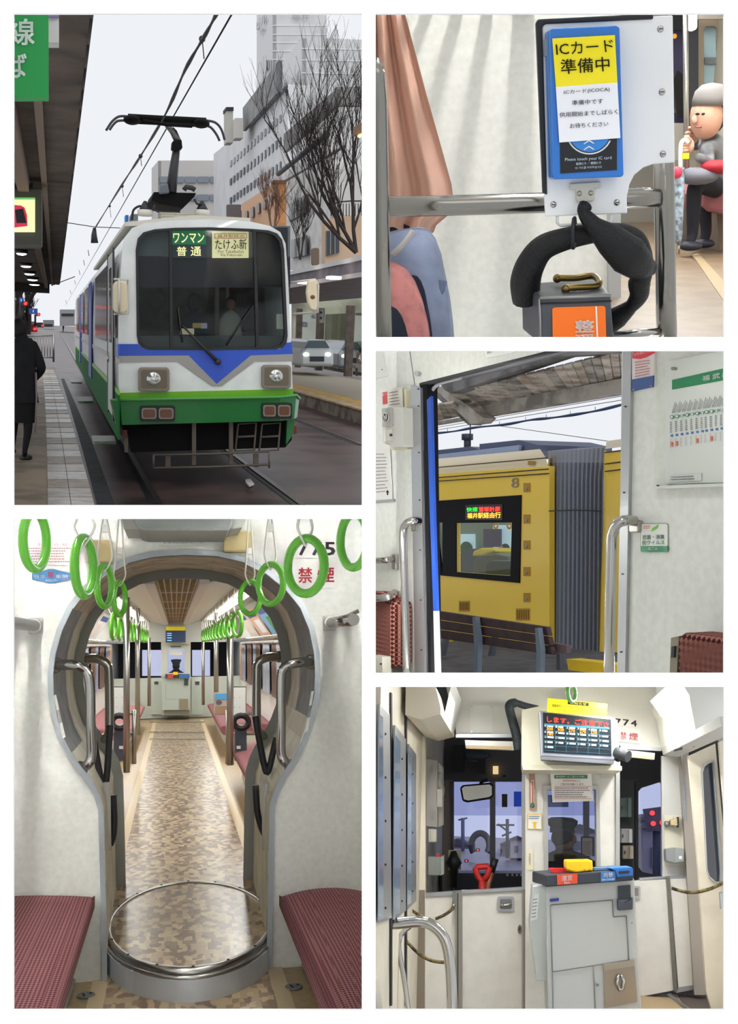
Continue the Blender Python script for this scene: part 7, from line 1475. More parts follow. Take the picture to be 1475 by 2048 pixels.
    for lab, pts, lip in (('cream fluorescent fitting on the left under the header', [(929, 1480), (1026, 1483), (1027, 1500), (931, 1496)], [(931, 1490), (1023, 1493), (1023, 1500), (932, 1497)]), ('cream fluorescent fitting on the right under the header', [(1252, 1500), (1309, 1506), (1308, 1519), (1254, 1512)], [(1256, 1508), (1306, 1513), (1305, 1519), (1257, 1514)])):
        t_ = thing(k, 'tube_light', lab, 'light', D(*pts[3], VP)); plate(t_, 'reflector', pts, VP - .06, .06, M((216, 214, 208), .35, .3)); plate(t_, 'tube', lip, VP - .075, .02, M((214, 190, 150), .5))
    t_ = thing(k, 'ceiling_duct', 'long cream ceiling duct above the folding door', 'duct', D(870, 1482, VP - .1))
    vd = VP - .05
    part(t_, 'duct', G().loft([[V((UL + .02, v, D(836, 1474, vd).z)), D(893 - 17, 1482, vd) + V((0, v - vd, 0)), D(908, 1474, vd) + V((0, v - vd, 0)), D(908, 1462, vd) + V((0, v - vd, 0)), D(900, 1430, vd) + V((0, v - vd, 0)), V((UL + .02, v, D(836, 1420, vd).z))] for v in (4.75, vd)], cap=True, smooth=False), M((214, 206, 188), .5)); 
    for x, y, w_ in ((873, 1466, 6), (835, 1450, 10), (822, 1428, 12)): plate(t_, 'clip', [(x - w_, y - 2), (x + w_, y - 1), (x + w_, y + 2), (x - w_, y + 1)], VP - .4, .02, DARK)
    struct(k, 'ceiling_cove_left', G().loft([[D(908, 1462, vd) + V((0, v - vd, 0)), D(922, 1400, vd) + V((0, v - vd, 0))] for v in (5.05, vd)], closed=False, smooth=False), M((232, 232, 228), .5))
    # right ceiling, lamp panel, duct above the right door
    rc = struct(k, 'ceiling_cove_right', G().loft([[D(1322, 1496, vd) + V((0, v - vd, 0)), D(1312, 1440, vd) + V((0, v - vd, 0)), D(1300, 1420, vd) + V((0, v - vd, 0))] for v in (4.85, vd)], closed=False, smooth=False), M((236, 236, 232), .5))
    part(rc, 'upper_panel', G().poly(k.P([(1310, 1366), (1490, 1366), (1490, 1420), (1322, 1500)], VP - .04)), M((240, 240, 236), .5))
    part(rc, 'cove_knob', G().ball(D(1348, 1468, VP - .5), .016, 8, 6), M((180, 180, 176), .4))
    t_ = thing(k, 'ceiling_light', 'glaring white fluorescent ceiling light over the right door', 'light', V((UR - .25, 5.2, .6)))
    q = [D(1300, 1402, VP - .3), D(1322, 1434, VP - .3)]
    part(t_, 'diffuser', G().loft([[q[0] + V((0, dv, 0)), (q[0] + q[1]) / 2 + V((.02, dv, -.02)), q[1] + V((0, dv, 0))] for dv in (-.85, 0)], closed=False), M((255, 255, 252), .5, emit=5))
    part(t_, 'end_cap', G().prism([q[0], q[1], q[1] + V((.04, 0, .04)), q[0] + V((.04, 0, .04))], (0, .02, 0)), M((220, 226, 226), .4))
    lamp(k, 'cab_ceiling_light', (q[0] + q[1]) / 2 + V((-.04, -.42, -.03)), (.8, .08), 7, (-.6, 0, -.8), (1, 1, .98), axis=(0, 1, 0))
    t_ = thing(k, 'door_duct', 'white duct with dark slots above the right folding door', 'duct', D(1380, 1500, VP - .3))
    part(t_, 'duct', G().loft([[D(1322, 1496, vd) + V((0, v - vd, 0)), D(1325, 1510, vd) + V((0, v - vd, 0)), D(1356, 1514, vd) + V((0, v - vd, 0)), D(1360, 1490, vd) + V((0, v - vd, 0))] for v in (4.3, vd)], cap=True, smooth=False), M((214, 214, 208), .45))
    for a, b, y in ((1347, 1364, 1499), (1386, 1402, 1490), (1421, 1440, 1472)): plate(t_, 'slot', [(a, y), (b, y - 5), (b, y), (a, y + 4)], VP - .75, .01, DARK)
    # --- left lower doors and posts
    t_ = thing(k, 'corner_post', 'tall beige corner post at the end of the folding door', 'post', D(842, 2020, VP)); plate(t_, 'post', [(833, 1470), (850, 1474), (850, 2040), (832, 2040)], VP - .02, .06, ivory); plate(t_, 'dirty_edge', R4(832, 1780, 849, 2040), VP - .025, .01, post)
    t_ = thing(k, 'fixed_panel', 'narrow cream fixed panel left of the cab door', 'panel', D(880, 2030, VP)); plate(t_, 'panel', R4(850, 1790, 910, 2040), VP, .03, cream); plate(t_, 'cap_rail', [(850, 1786), (910, 1782), (910, 1790), (850, 1794)], VP - .01, .05, sil)
    t_ = thing(k, 'cab_door', 'cream cab door with recessed handle left of the fare machine', 'door', D(980, 2030, VP)); plate(t_, 'leaf', R4(922, 1780, 1046, 2040), VP, .03, cream); plate(t_, 'cap_rail', [(905, 1782), (1046, 1774), (1046, 1780), (905, 1788)], VP - .015, .05, sil); plate(t_, 'edge_strip', R4(910, 1782, 924, 2040), VP - .015, .04, M((150, 146, 138), .4, .6)); plate(t_, 'gap', R4(914, 1786, 916, 2040), VP - .018, .01, DARK)
    h_ = plate(t_, 'handle_plate', RR(994, 1793, 1028, 1823, 5), VP - .012, .012, sil); plate(h_, 'recess', RR(999, 1798, 1023, 1818, 3), VP - .014, .004, M((120, 122, 122), .4, .6)); part(h_, 'grip', G().tube(k.P([(1000, 1809), (1010, 1811), (1023, 1807)], VP - .03), .008, 8), CHROME)
    l_ = plate(t_, 'lock_plate', OV(1039, 1859, 4.5, 9, 14), VP - .01, .01, M((120, 116, 108), .4, .6)); plate(l_, 'keyhole', R4(1038, 1855, 1040, 1861), VP - .013, .004, BLACK)
    t_ = thing(k, 'door_post', 'brown metal post between cab door and fare machine', 'post', D(1050, 2030, VP)); plate(t_, 'post', R4(1043, 1530, 1052, 2040), VP - .02, .06, M((160, 160, 160), .4, .6)); plate(t_, 'lower_post', R4(1046, 1778, 1062, 2040), VP - .03, .06, post)
    # left cab clutter
    t_ = thing(k, 'switch_cabinet', 'tall pale switch cabinet beside the windscreen', 'cabinet', D(862, 1655, VP + .4)); plate(t_, 'case', [(851, 1517), (874, 1520), (874, 1655), (851, 1653)], VP + .2, .2, M((176, 174, 168), .5), .005); plate(t_, 'front', [(874, 1522), (885, 1535), (885, 1650), (874, 1655)], VP + .3, .1, M((196, 190, 176), .5)); 
    for y in (1541, 1630): plate(t_, 'hinge', R4(864, y - 9, 870, y + 9), VP + .18, .02, M((170, 166, 160), .4, .4))
    part(t_, 'pipe', G().tube(smooth_path(k.P([(880, 1545), (878, 1565), (882, 1580), (878, 1600)], VP + .25), 4), .02, 8), M((150, 150, 140), .5)); plate(t_, 'tap', R4(874, 1578, 884, 1614), VP + .2, .05, M((200, 196, 184), .5))
    t_ = thing(k, 'relay_box', 'small grey relay box under the switch cabinet', 'box', D(866, 1750, VP + .2)); plate(t_, 'case', R4(855, 1713, 880, 1751), VP + .15, .12, M((140, 146, 140), .5), .005); plate(t_, 'side', [(880, 1715), (887, 1710), (887, 1748), (880, 1751)], VP + .18, .05, M((170, 172, 166), .5)); plate(t_, 'red_cap', R4(872, 1707, 880, 1714), VP + .17, .05, M((190, 50, 40), .5))
    t_ = thing(k, 'relay_box', 'small cream relay box between the two grey boxes', 'box', D(866, 1690, VP + .2)); plate(t_, 'case', R4(856, 1658, 872, 1685), VP + .15, .1, M((200, 198, 188), .5), .005); plate(t_, 'cover', R4(862, 1660, 872, 1683), VP + .14, .02, M((214, 210, 196), .5))
    t_ = thing(k, 'brake_handle', 'black brake handle on a cream plate beside the windscreen', 'handle', D(908, 1740, VP + .8)); plate(t_, 'plate', R4(896, 1700, 921, 1740), VP + .9, .03, M((198, 190, 164), .5)); part(t_, 'grip', G().tube(k.P([(907, 1702), (907, 1714), (907, 1726), (908, 1738), (908, 1775)], VP + .85), [.015, .03, .05, .025, .02], 10), BLACK)
    t_ = thing(k, 'cab_side_pillar', 'grey riveted pillar at the left of the windscreen', 'pillar', D(893, 1780, VP + 1)); plate(t_, 'pillar', R4(884, 1560, 903, 1790), VP + 1.1, .1, M((120, 112, 108), .6)); plate(t_, 'rubber', R4(901, 1562, 906, 1790), VP + 1.05, .1, DARK)
    t_ = thing(k, 'snow_shovel', 'shovel with red D handle standing behind the cab door', 'shovel', D(965, 1800, VP + .2)); vs_ = VP + .2
    part(t_, 'handle', G().tube(k.P([(964, 1790), (964, 1764), (955, 1752), (950, 1738), (954, 1734), (974, 1733), (978, 1737), (974, 1752), (964, 1764)], vs_), .016, 8), M((196, 34, 34), .4)); part(t_, 'shaft', G().tube(k.P([(964, 1762), (963, 1830)], vs_), .02, 8), M((190, 40, 36), .4))
    t_ = thing(k, 'signal_flag_stick', 'wooden stick with black grip leaning behind the red shovel', 'stick', D(972, 1790, VP + .4)); part(t_, 'shaft', G().tube(k.P([(950, 1870), (968, 1795), (982, 1742)], VP + .4), .017, 8), M((178, 110, 76), .6)); part(t_, 'grip', G().tube(k.P([(982, 1744), (990, 1717)], VP + .4), .019, 8), DARK)
    t_ = thing(k, 'interior_mirror', 'wide rounded interior mirror hanging in the left windscreen', 'mirror', D(950, 1604, VP + .9)); plate(t_, 'frame', [(919, 1576), (924, 1570), (980, 1565), (987, 1569), (987, 1592), (980, 1598), (934, 1605), (924, 1602)], VP + .9, .03, DARK, .01); plate(t_, 'glass', [(923, 1577), (928, 1573), (978, 1569), (983, 1573), (983, 1590), (977, 1594), (935, 1601), (927, 1598)], VP + .895, .005, M((170, 168, 160), .05, 1.0)); part(t_, 'stem', G().tube(k.P([(960, 1568), (965, 1562), (975, 1560)], VP + .95), .012, 6), DARK)
    # --- centre pillar with driver window
    hole = R4(1095, 1580, 1191, 1790)
    cp = thing(k, 'centre_partition', 'cream centre partition with a silver framed driver window', 'partition', D(1140, 1780, VP))
    part(cp, 'panel', G().holes(k.P([(1050, 1530), (1236, 1534), (1240, 2050), (1050, 2050)], VP - .1), [k.P([(1095, 1580), (1190, 1580), (1192, 1740), (1096, 1740)], VP - .1)], (0, .08, 0)), cream)
    part(cp, 'window_frame', G().holes(k.P([(1086, 1571), (1198, 1571), (1201, 1748), (1088, 1748)], VP - .12), [k.P([(1094, 1579), (1191, 1579), (1193, 1740), (1096, 1740)], VP - .12)], (0, .03, 0)), M((176, 176, 172), .4, .5)); part(cp, 'pane', G().poly(k.P([(1095, 1580), (1190, 1580), (1192, 1740), (1096, 1740)], VP - .06)), glass((226, 230, 240), .03))
    plate(cp, 'edge_strip', R4(1231, 1534, 1239, 1800), VP - .12, .1, M((176, 176, 172), .4, .5)); plate(cp, 'small_plate', R4(1202, 1546, 1226, 1556), VP - .11, .01, M((206, 204, 194), .5))
    bx = thing(k, 'display_housing', 'cream overhead housing carrying the fare display', 'housing', D(1140, 1540, VP - .4)); vb = VP - .45
    part(bx, 'case', G().prism(k.P([(1043, 1420), (1080, 1412), (1228, 1436), (1234, 1442), (1240, 1538), (1043, 1530)], vb), (0, .4, 0)), M((216, 212, 190), .5)); plate(bx, 'lower_lip', [(1043, 1529), (1243, 1532), (1243, 1541), (1046, 1540)], vb - .03, .4, M((206, 202, 180), .5))
    ds = thing(k, 'fare_display', 'black fare display with red scrolling text and orange prices', 'display', D(1150, 1520, vb)); vd2 = vb - .1
    plate(ds, 'bezel', [(1077, 1421), (1226, 1437), (1229, 1521), (1081, 1512)], vd2, .1, M((158, 162, 176), .4, .4), .006); plate(ds, 'screen', [(1085, 1425), (1221, 1439), (1222, 1512), (1086, 1505)], vd2 - .005, .005, M((24, 32, 40), .25)); plate(ds, 'lower_lip', [(1081, 1512), (1229, 1521), (1226, 1528), (1082, 1519)], vd2, .1, M((120, 122, 128), .4, .4))
    led = M((255, 60, 50), .4, emit=1.6); org = M((255, 150, 40), .4, emit=1.3); pw = M((200, 226, 236), .4, emit=.5); tl = M((40, 110, 130), .4, emit=.25)
    sx = lambda a, b: (lerp(lerp(1085, 1221, a), lerp(1086, 1222, a), b), lerp(lerp(1425, 1439, a), lerp(1505, 1512, a), b))
    ptext(ds, 'します。ご注意下さ', [sx(.06, .08), sx(.97, .08), sx(.97, .23), sx(.06, .23)], vd2 - .006, led, .01)
    plate(ds, 'blue_band', [sx(.02, .27), sx(.98, .22), sx(.98, .27), sx(.02, .32)], vd2 - .008, .003, tl)
    for i in range(1, 6): plate(ds, 'grid_line', [sx(.01 + i * .162, .3), sx(.014 + i * .162, .3), sx(.014 + i * .162, .97), sx(.01 + i * .162, .97)], vd2 - .008, .002, tl)
    for i in range(5): plate(ds, 'grid_line', [sx(.01, .44 + i * .125), sx(.98, .44 + i * .125), sx(.98, .446 + i * .125), sx(.01, .446 + i * .125)], vd2 - .008, .002, tl)
    for i, pr in enumerate(('300', '300', '270', '270', '230')): ptext(ds, pr, [sx(.05 + i * .162, .355), sx(.145 + i * .162, .355), sx(.145 + i * .162, .435), sx(.05 + i * .162, .435)], vd2 - .008, org, .01)
    ptext(ds, '180', [sx(.06, .485), sx(.15, .485), sx(.15, .56), sx(.06, .56)], vd2 - .008, org, .01)
    nrow = 0
    for r in range(5):
        for c in range(6 if r < 4 else 1):
            b0 = (.30, .455, .58, .705, .83)[r]; ptext(ds, str(nrow), [sx(.02 + c * .162, b0), sx(.045 + c * .162, b0), sx(.045 + c * .162, b0 + .05), sx(.02 + c * .162, b0 + .05)], vd2 - .008, pw); rows(ds, [sx(.06 + c * .162, b0), sx(.155 + c * .162, b0), sx(.155 + c * .162, b0 + .05), sx(.06 + c * .162, b0 + .05)], vd2 - .006, 1, pw, .9, nrow + 1, name='stop_name'); nrow += 1
    yn = thing(k, 'yellow_notice', 'bright yellow notice sheet on top of the fare display', 'notice', D(1150, 1430, vd2)); yq = [(1095, 1396), (1214, 1408), (1212, 1434), (1093, 1424)]
    plate(yn, 'sheet', yq, vd2 - .03, .003, M((250, 230, 20), .5)); sy = lambda a, b: (lerp(lerp(yq[0][0], yq[1][0], a), lerp(yq[3][0], yq[2][0], a), b), lerp(lerp(yq[0][1], yq[1][1], a), lerp(yq[3][1], yq[2][1], a), b))
    plate(yn, 'heading_bar', [sy(.34, .06), sy(.69, .06), sy(.69, .3), sy(.34, .3)], vd2 - .033, .002, INK); ptext(yn, 'お知らせ', [sy(.38, .09), sy(.65, .09), sy(.65, .27), sy(.38, .27)], vd2 - .034, M((246, 230, 60), .5)); rdn = M((206, 70, 40), .6)
    ptext(yn, '諸般事情により、', [sy(.08, .4), sy(.35, .4), sy(.35, .6), sy(.08, .6)], vd2 - .03, INK); ptext(yn, '遅延が発生することがありますので', [sy(.37, .4), sy(.92, .4), sy(.92, .6), sy(.37, .6)], vd2 - .03, rdn); ptext(yn, 'あらかじめご了承願います。', [sy(.28, .7), sy(.74, .7), sy(.74, .88), sy(.28, .88)], vd2 - .03, INK)
    # strap ring
    t_ = thing(k, 'hand_strap', 'single pale green strap ring above the yellow notice', 'hand strap', D(1142, 1385, 4.6)); part(t_, 'ring', G().tube([D(1142 + 9 * math.cos(q * .2618), 1385 + 18 * math.sin(q * .2618), 4.6) + V((0, .05 * math.cos(q * .2618), 0)) for q in range(24)], .0085, 8, closed=True), M((110, 190, 80), .25, coat=.5)); part(t_, 'strap_band', G().tube(k.P([(1142, 1370), (1142, 1364)], 4.6), .012, 6), WHITE)
    # small things on the pillar
    vq = VP - .105
    pn = thing(k, 'white_notice', 'white notice sheet with green heading over the driver window', 'notice', D(1145, 1605, vq)); pq = [(1100, 1546), (1182, 1547), (1186, 1602), (1104, 1605)]
    plate(pn, 'sheet', pq, vq - .03, .003, M((236, 234, 230), .6)); plate(pn, 'green_heading', [(1108, 1550), (1174, 1550), (1174, 1557), (1108, 1557)], vq - .033, .002, M((40, 120, 70), .5)); ptext(pn, '車内換気へのご協力のお願い', (1111, 1551.5, 1171, 1555.5), vq - .034, WHITE); ptext(pn, '新型感染症防止に', (1125, 1559.5, 1161, 1563.5), vq - .03, rdn); ptext(pn, 'ご協力をお願いします。', (1120, 1566, 1168, 1571), vq - .03, M((60, 60, 64), .6))
    for a in (R4(1109, 1573, 1182, 1573.5), R4(1110, 1597, 1182, 1597.5), R4(1109, 1573, 1109.6, 1597)): plate(pn, 'red_rule', a, vq - .033, .002, rdn)
    rows(pn, (1111, 1574, 1178, 1596), vq - .03, 5, M((120, 100, 100), .6), .35, 7)
    t_ = thing(k, 'thermometer', 'brown wall thermometer left of the driver window', 'thermometer', D(1064, 1620, vq)); plate(t_, 'board', [(1057, 1545), (1069, 1545), (1071, 1620), (1058, 1620)], vq - .01, .01, M((176, 140, 118), .6)); plate(t_, 'scale_strip', R4(1061, 1560, 1067, 1606), vq - .013, .003, M((220, 200, 184), .6)); part(t_, 'tube', G().tube(k.P([(1064, 1562), (1064.5, 1608)], vq - .016), .002, 6), M((170, 60, 50), .4)); part(t_, 'compass', G().ball(D(1064, 1611, vq - .012), (.012, .005, .012)), M((60, 110, 100), .4))
    t_ = thing(k, 'stop_button_sign', 'small white square sign with yellow border left of the driver window', 'sign', D(1068, 1659, vq)); plate(t_, 'panel', R4(1054, 1628, 1083, 1659), vq - .004, .004, M((238, 196, 60), .5)); plate(t_, 'face', R4(1055.5, 1629.5, 1081.5, 1657.5), vq - .006, .003, WHITE); rows(t_, (1057, 1631, 1080, 1639), vq - .007, 2, M((90, 130, 150), .6), .5, 9); plate(t_, 'hand_mark', [(1066, 1656), (1066, 1648), (1063, 1643), (1068, 1645), (1068, 1641), (1070, 1645), (1074, 1643), (1071, 1648), (1071, 1656)], vq - .009, .003, M((240, 190, 40), .5))
    t_ = thing(k, 'name_card', 'narrow cream name card by the cab door', 'card', D(1059, 1740, vq)); plate(t_, 'card', R4(1053, 1700, 1065, 1739), vq - .006, .006, M((232, 222, 190), .5)); ptext(t_, '乗務員', [(1057, 1706), (1061, 1706), (1061, 1730), (1057, 1730)], vq - .006, M((70, 80, 120), .6))
    # --- right of the pillar
    t_ = thing(k, 'dashboard_camera', 'small black camera at the corner of the fare display', 'camera', D(1240, 1522, vb)); part(t_, 'barrel', G().tube([D(1231, 1504, vb - .14), D(1256, 1513, vb - .18)], [.026, .028], 12), M((44, 48, 54), .5)); part(t_, 'mount', G().tube([D(1233, 1520, vb - .12), D(1238, 1510, vb - .14)], .015, 8), BLACK)
    t_ = thing(k, 'number_plate', 'white car number plate reading 774 behind the fare display', 'sign', D(1250, 1455, VP)); plate(t_, 'panel', [(1226, 1434), (1277, 1440), (1276, 1456), (1226, 1450)], VP - .01, .01, M((226, 222, 214), .5)); nv = M((40, 40, 44), .6)
    for i, (x, s_) in enumerate(((1229, '7'), (1245, '7'), (1261, '4'))): ptext(t_, s_, [(x, 1436.5 + i * 1.6), (x + 12, 1438 + i * 1.6), (x + 12, 1451 + i * 1.2), (x, 1449.5 + i * 1.2)], VP - .01, nv, .02)
    t_ = thing(k, 'no_smoking_plate', 'white plate with red no smoking characters below the number 774', 'sign', D(1250, 1488, VP)); plate(t_, 'panel', [(1228, 1456), (1280, 1463), (1279, 1488), (1228, 1482)], VP - .01, .01, M((232, 228, 220), .5)); rr_ = M((216, 80, 90), .6); ptext(t_, '禁', [(1240, 1463), (1252, 1464.5), (1252, 1480), (1240, 1479)], VP - .01, rr_, .01); ptext(t_, '煙', [(1257, 1465), (1275, 1467), (1275, 1481.5), (1257, 1480)], VP - .01, rr_, .01)
    rp = thing(k, 'side_panel', 'pale side panel with switch boxes right of the right cab window', 'panel', D(1348, 1755, VP - .05)); plate(rp, 'panel', [(1322, 1512), (1366, 1508), (1372, 1756), (1324, 1758)], VP, .04, M((196, 196, 192), .5)); plate(rp, 'plate', [(1327, 1630), (1367, 1630), (1369, 1730), (1329, 1730)], VP - .01, .01, M((212, 208, 190), .5)); plate(rp, 'cap_rail', [(1278, 1756), (1378, 1750), (1378, 1756), (1278, 1762)], VP - .02, .06, sil)
    t_ = thing(k, 'switch_box', 'cream switch box on the right side panel', 'switch', D(1350, 1656, VP)); plate(t_, 'back', RR(1346, 1632, 1361, 1656, 2), VP - .03, .02, M((206, 204, 190), .5)); plate(t_, 'rocker', [(1340, 1640), (1353, 1636), (1354, 1651), (1341, 1650)], VP - .07, .05, M((190, 170, 130), .5)); plate(t_, 'dark_edge', [(1353, 1634), (1357, 1634), (1357, 1655), (1353, 1655)], VP - .05, .03, DARK); part(t_, 'knob', G().ball(D(1333, 1648, VP - .03), .016, 8, 6), M((140, 140, 136), .4, .5))
    t_ = thing(k, 'intercom_box', 'grey intercom box low on the right side panel', 'box', D(1348, 1724, VP)); plate(t_, 'case', [(1330, 1698), (1350, 1695), (1367, 1697), (1367, 1723), (1350, 1727), (1331, 1722)], VP - .08, .08, M((150, 154, 152), .5), .005); plate(t_, 'cover', [(1331, 1699), (1350, 1696), (1350, 1726), (1332, 1721)], VP - .085, .01, M((136, 140, 140), .5)); plate(t_, 'label', R4(1357, 1712, 1363, 1718), VP - .082, .004, WHITE)
    for lab, a, c in (('green metal box in the right cab opening', (1239, 1595, 1262, 1635), (84, 108, 98)), ('white switch box in the right cab opening', (1241, 1657, 1264, 1686), (196, 196, 192)), ('small beige box below the white switch box', (1245, 1691, 1266, 1718), (176, 164, 144))):
        t_ = thing(k, 'equipment_box', lab, 'box', D(a[0], a[3], VP + .5)); plate(t_, 'case', R4(*a), VP + .5, .1, M(c, .5), .005); plate(t_, 'side', R4(a[2] - 7, a[1] + 2, a[2], a[3] - 1), VP + .48, .03, M(tuple(min(255, int(x * 1.1)) for x in c), .5)); plate(t_, 'latch', R4(a[0] + 3, (a[1] + a[3]) / 2 - 3, a[0] + 5, (a[1] + a[3]) / 2 + 4), VP + .49, .01, BLACK)
    t_ = thing(k, 'window_post', 'dark riveted post left of the right cab window', 'post', D(1268, 1760, VP + .6)); plate(t_, 'post', R4(1262, 1560, 1273, 1880), VP + .9, .06, M((110, 108, 108), .5)); plate(t_, 'mounting_board', R4(1236, 1560, 1266, 1880), VP + .6, .32, DARK); plate(t_, 'rubber', R4(1270, 1562, 1276, 1765), VP + .88, .05, DARK)
    t_ = thing(k, 'cab_door', 'cream cab door right of the fare machine', 'door', D(1305, 1996, VP)); plate(t_, 'leaf', [(1262, 1762), (1332, 1754), (1347, 1984), (1262, 2000)], VP - .02, .03, cream); plate(t_, 'edge_strip', [(1331, 1753), (1339, 1753), (1354, 1983), (1346, 1985)], VP - .03, .04, M((120, 118, 108), .4, .5)); h_ = plate(t_, 'handle_plate', RR(1262, 1772, 1280, 1797, 4), VP - .035, .015, sil); plate(h_, 'recess', RR(1264, 1776, 1276, 1792, 2), VP - .037, .004, M((130, 122, 110), .4, .3)); plate(t_, 'foot_strip', [(1284, 1993), (1348, 1981), (1348, 1985), (1284, 1998)], VP - .03, .02, DARK)
    t_ = thing(k, 'fixed_panel', 'narrow cream panel between the right cab door and the corner post', 'panel', D(1360, 1980, VP)); plate(t_, 'panel', [(1339, 1756), (1377, 1752), (1388, 1972), (1356, 1978)], VP - .02, .03, cream); plate(t_, 'foot_strip', [(1356, 1975), (1390, 1970), (1392, 1978), (1352, 1986)], VP - .03, .03, sil)
    t_ = thing(k, 'corner_post', 'brown grey corner post left of the right folding door', 'post', D(1395, 1990, VP)); plate(t_, 'post', [(1358, 1508), (1376, 1504), (1412, 1990), (1388, 1990)], VP - .06, .08, M((156, 148, 138), .5)); plate(t_, 'steel_strip', [(1361, 1510), (1364, 1510), (1372, 1640), (1369, 1640)], VP - .07, .01, CHROME)
    # right folding door (angled leaf)
    t_ = thing(k, 'folding_door', 'cream folding door leaf with a rounded window on the right', 'door', D(1430, 2020, VP - .4)); vr = VP - .45
    leaf = [(1376, 1512), (1432, 1486), (1456, 1745), (1466, 2040), (1428, 2040), (1412, 1985), (1396, 1740)]
    win = [(1405, 1545), (1409, 1533), (1416, 1527), (1426, 1524), (1441, 1746), (1440, 1764), (1430, 1763), (1418, 1752), (1414, 1738)]
    part(t_, 'leaf', G().holes(k.P(leaf, vr), [k.P(win, vr)], (0, .04, 0)), ivory)
    big = [(1420 + (x - 1420) * 1.25, 1640 + (y - 1640) * 1.035) for x, y in win]
    part(t_, 'window_frame', G().holes(k.P(big, vr - .012), [k.P(win, vr - .012)], (0, .015, 0)), M((182, 182, 180), .4, .5)); part(t_, 'pane', G().poly(k.P(win, vr + .02)), glass((176, 196, 226), .05))
    t_ = thing(k, 'folding_door', 'second folding door leaf beyond the dark gap at the right edge', 'door', D(1446, 2020, VP - .6)); plate(t_, 'leaf', [(1437, 1484), (1480, 1466), (1500, 2040), (1470, 2040), (1459, 1745)], VP - .6, .04, ivory); plate(t_, 'gap', [(1431, 1486), (1438, 1483), (1460, 1745), (1455, 1745)], VP - .55, .02, DARK); plate(t_, 'handle', [(1439, 1786), (1450, 1783), (1452, 1815), (1441, 1818)], VP - .65, .03, sil)
    solo(k, 'parked_car', 'blue-grey parked vans seen through the right door window', 'vehicle', G().prism(k.P([(1412, 1650), (1450, 1652), (1450, 1780), (1412, 1780)], 12), (0, 2, 0)), M((120, 140, 170), .4))
    # ropes
    rope = M((120, 104, 60), .8, noise=.7, scale=60, c2=(40, 34, 28))
    for lab, pts, v in (('yellow and black rope looped behind the big handrail', [(792, 1857), (812, 1882), (838, 1908), (862, 1921), (888, 1925)], 5.3), ('short rope from the door to the fixed panel', [(812, 1812), (828, 1824), (845, 1834), (858, 1840)], 5.6), ('rope hooked on the fixed panel edge', [(870, 1838), (888, 1830), (902, 1820), (906, 1812)], 5.9), ('thin rope across the right folding door', [(1342, 1776), (1362, 1782), (1385, 1785), (1418, 1778), (1447, 1765)], 5.5)):
        solo(k, 'rope', lab, 'rope', G().tube(smooth_path(k.P(pts, v), 5), .0075, 8), rope)
    t_ = thing(k, 'rope_bracket', 'perforated grey bracket holding the rope on the cab door post', 'bracket', D(908, 1820, VP)); plate(t_, 'strip', R4(904, 1783, 911, 1812), VP - .04, .02, M((120, 124, 122), .4, .5)); part(t_, 'hook', G().tube(k.P([(908, 1808), (905, 1814), (907, 1820)], VP - .05), .008, 6), STEEL)
    # handrails
    def hand(label, pts, v, r):
        solo(k, 'handrail', label, 'handrail', G().tube(smooth_path(k.P(pts, v), 6), r, 14), CHROME)
    hand('big bent chrome handrail at the front left', [(738, 1850), (790, 1847), (836, 1843), (862, 1850), (885, 1872), (896, 1905), (902, 1960), (905, 2050)], 4.6, .022)
    hand('thin chrome handrail curving down behind the big one', [(820, 1852), (806, 1864), (798, 1880), (798, 1905), (808, 1960), (820, 2050)], 4.95, .011)
    hand('straight grey door rail at the left', [(776, 1852), (775, 1930), (774, 2050)], 4.8, .011)
    # cable loom left of the display
    solo(k, 'cable_loom', 'thick black cable loom running down beside the display housing', 'cable', G().tube(smooth_path(k.P([(1075, 1418), (1050, 1412), (1030, 1406), (1018, 1412), (1024, 1440), (1032, 1470), (1036, 1500)], VP - .1), 5), [.018] * 10 + [.024] * 21, 8), M((52, 62, 68), .6, noise=.3, scale=40))
    # driver
    dr = thing(k, 'person', 'driver in dark uniform and peaked cap seen from behind through the window', 'person', D(1135, 1760, VP + .45)); vv = VP + .45; s_ = vv / 2200; c = D(1127, 1678, vv); uni = M((28, 34, 46), .85)
    part(dr, 'torso', G().loft([[c + V((ox * s_ + rx * s_ * math.cos(q * .3142), ry * s_ * math.sin(q * .3142), z * s_)) for q in range(20)] for ox, rx, ry, z in ((0, 14, 14, -8), (1, 16, 15, -20), (4, 32, 20, -26), (10, 52, 26, -40), (12, 60, 30, -62), (12, 58, 32, -110))], cap=True), uni)
    hd_ = part(dr, 'head', G().ball(c + V((0, 0, 2 * s_)), (21 * s_, 25 * s_, 26 * s_), 18, 12), M((112, 84, 70), .7)); part(dr, 'hair', G().ball(c + V((-2 * s_, -4 * s_, 3 * s_)), (21.5 * s_, 23 * s_, 21 * s_), 18, 12), M((24, 24, 28), .8))
    for sg in (-1, 1): part(dr, 'ear', G().ball(c + V((sg * 21 * s_, 0, 0)), (3 * s_, 5 * s_, 7 * s_), 8, 6), M((120, 84, 70), .7))
    cc = c + V((-3 * s_, 0, 0))
    cap = part(dr, 'cap', G().loft([[cc + V((r * s_ * math.cos(q * .3142), r * s_ * .95 * math.sin(q * .3142), (z + tilt * math.cos(q * .3142)) * s_)) for q in range(20)] for r, z, tilt in ((22, 10, -1), (22.5, 20, -1), (29, 28, 0), (29.5, 34, 0), (20, 39, 0), (3, 40, 0))], cap=True), M((26, 34, 50), .7)); part(cap, 'cap_band', G().loft([[cc + V((23.2 * s_ * math.cos(q * .3142), 22.4 * s_ * math.sin(q * .3142), z * s_)) for q in range(20)] for z in (11, 19)]), M((44, 52, 66), .6))
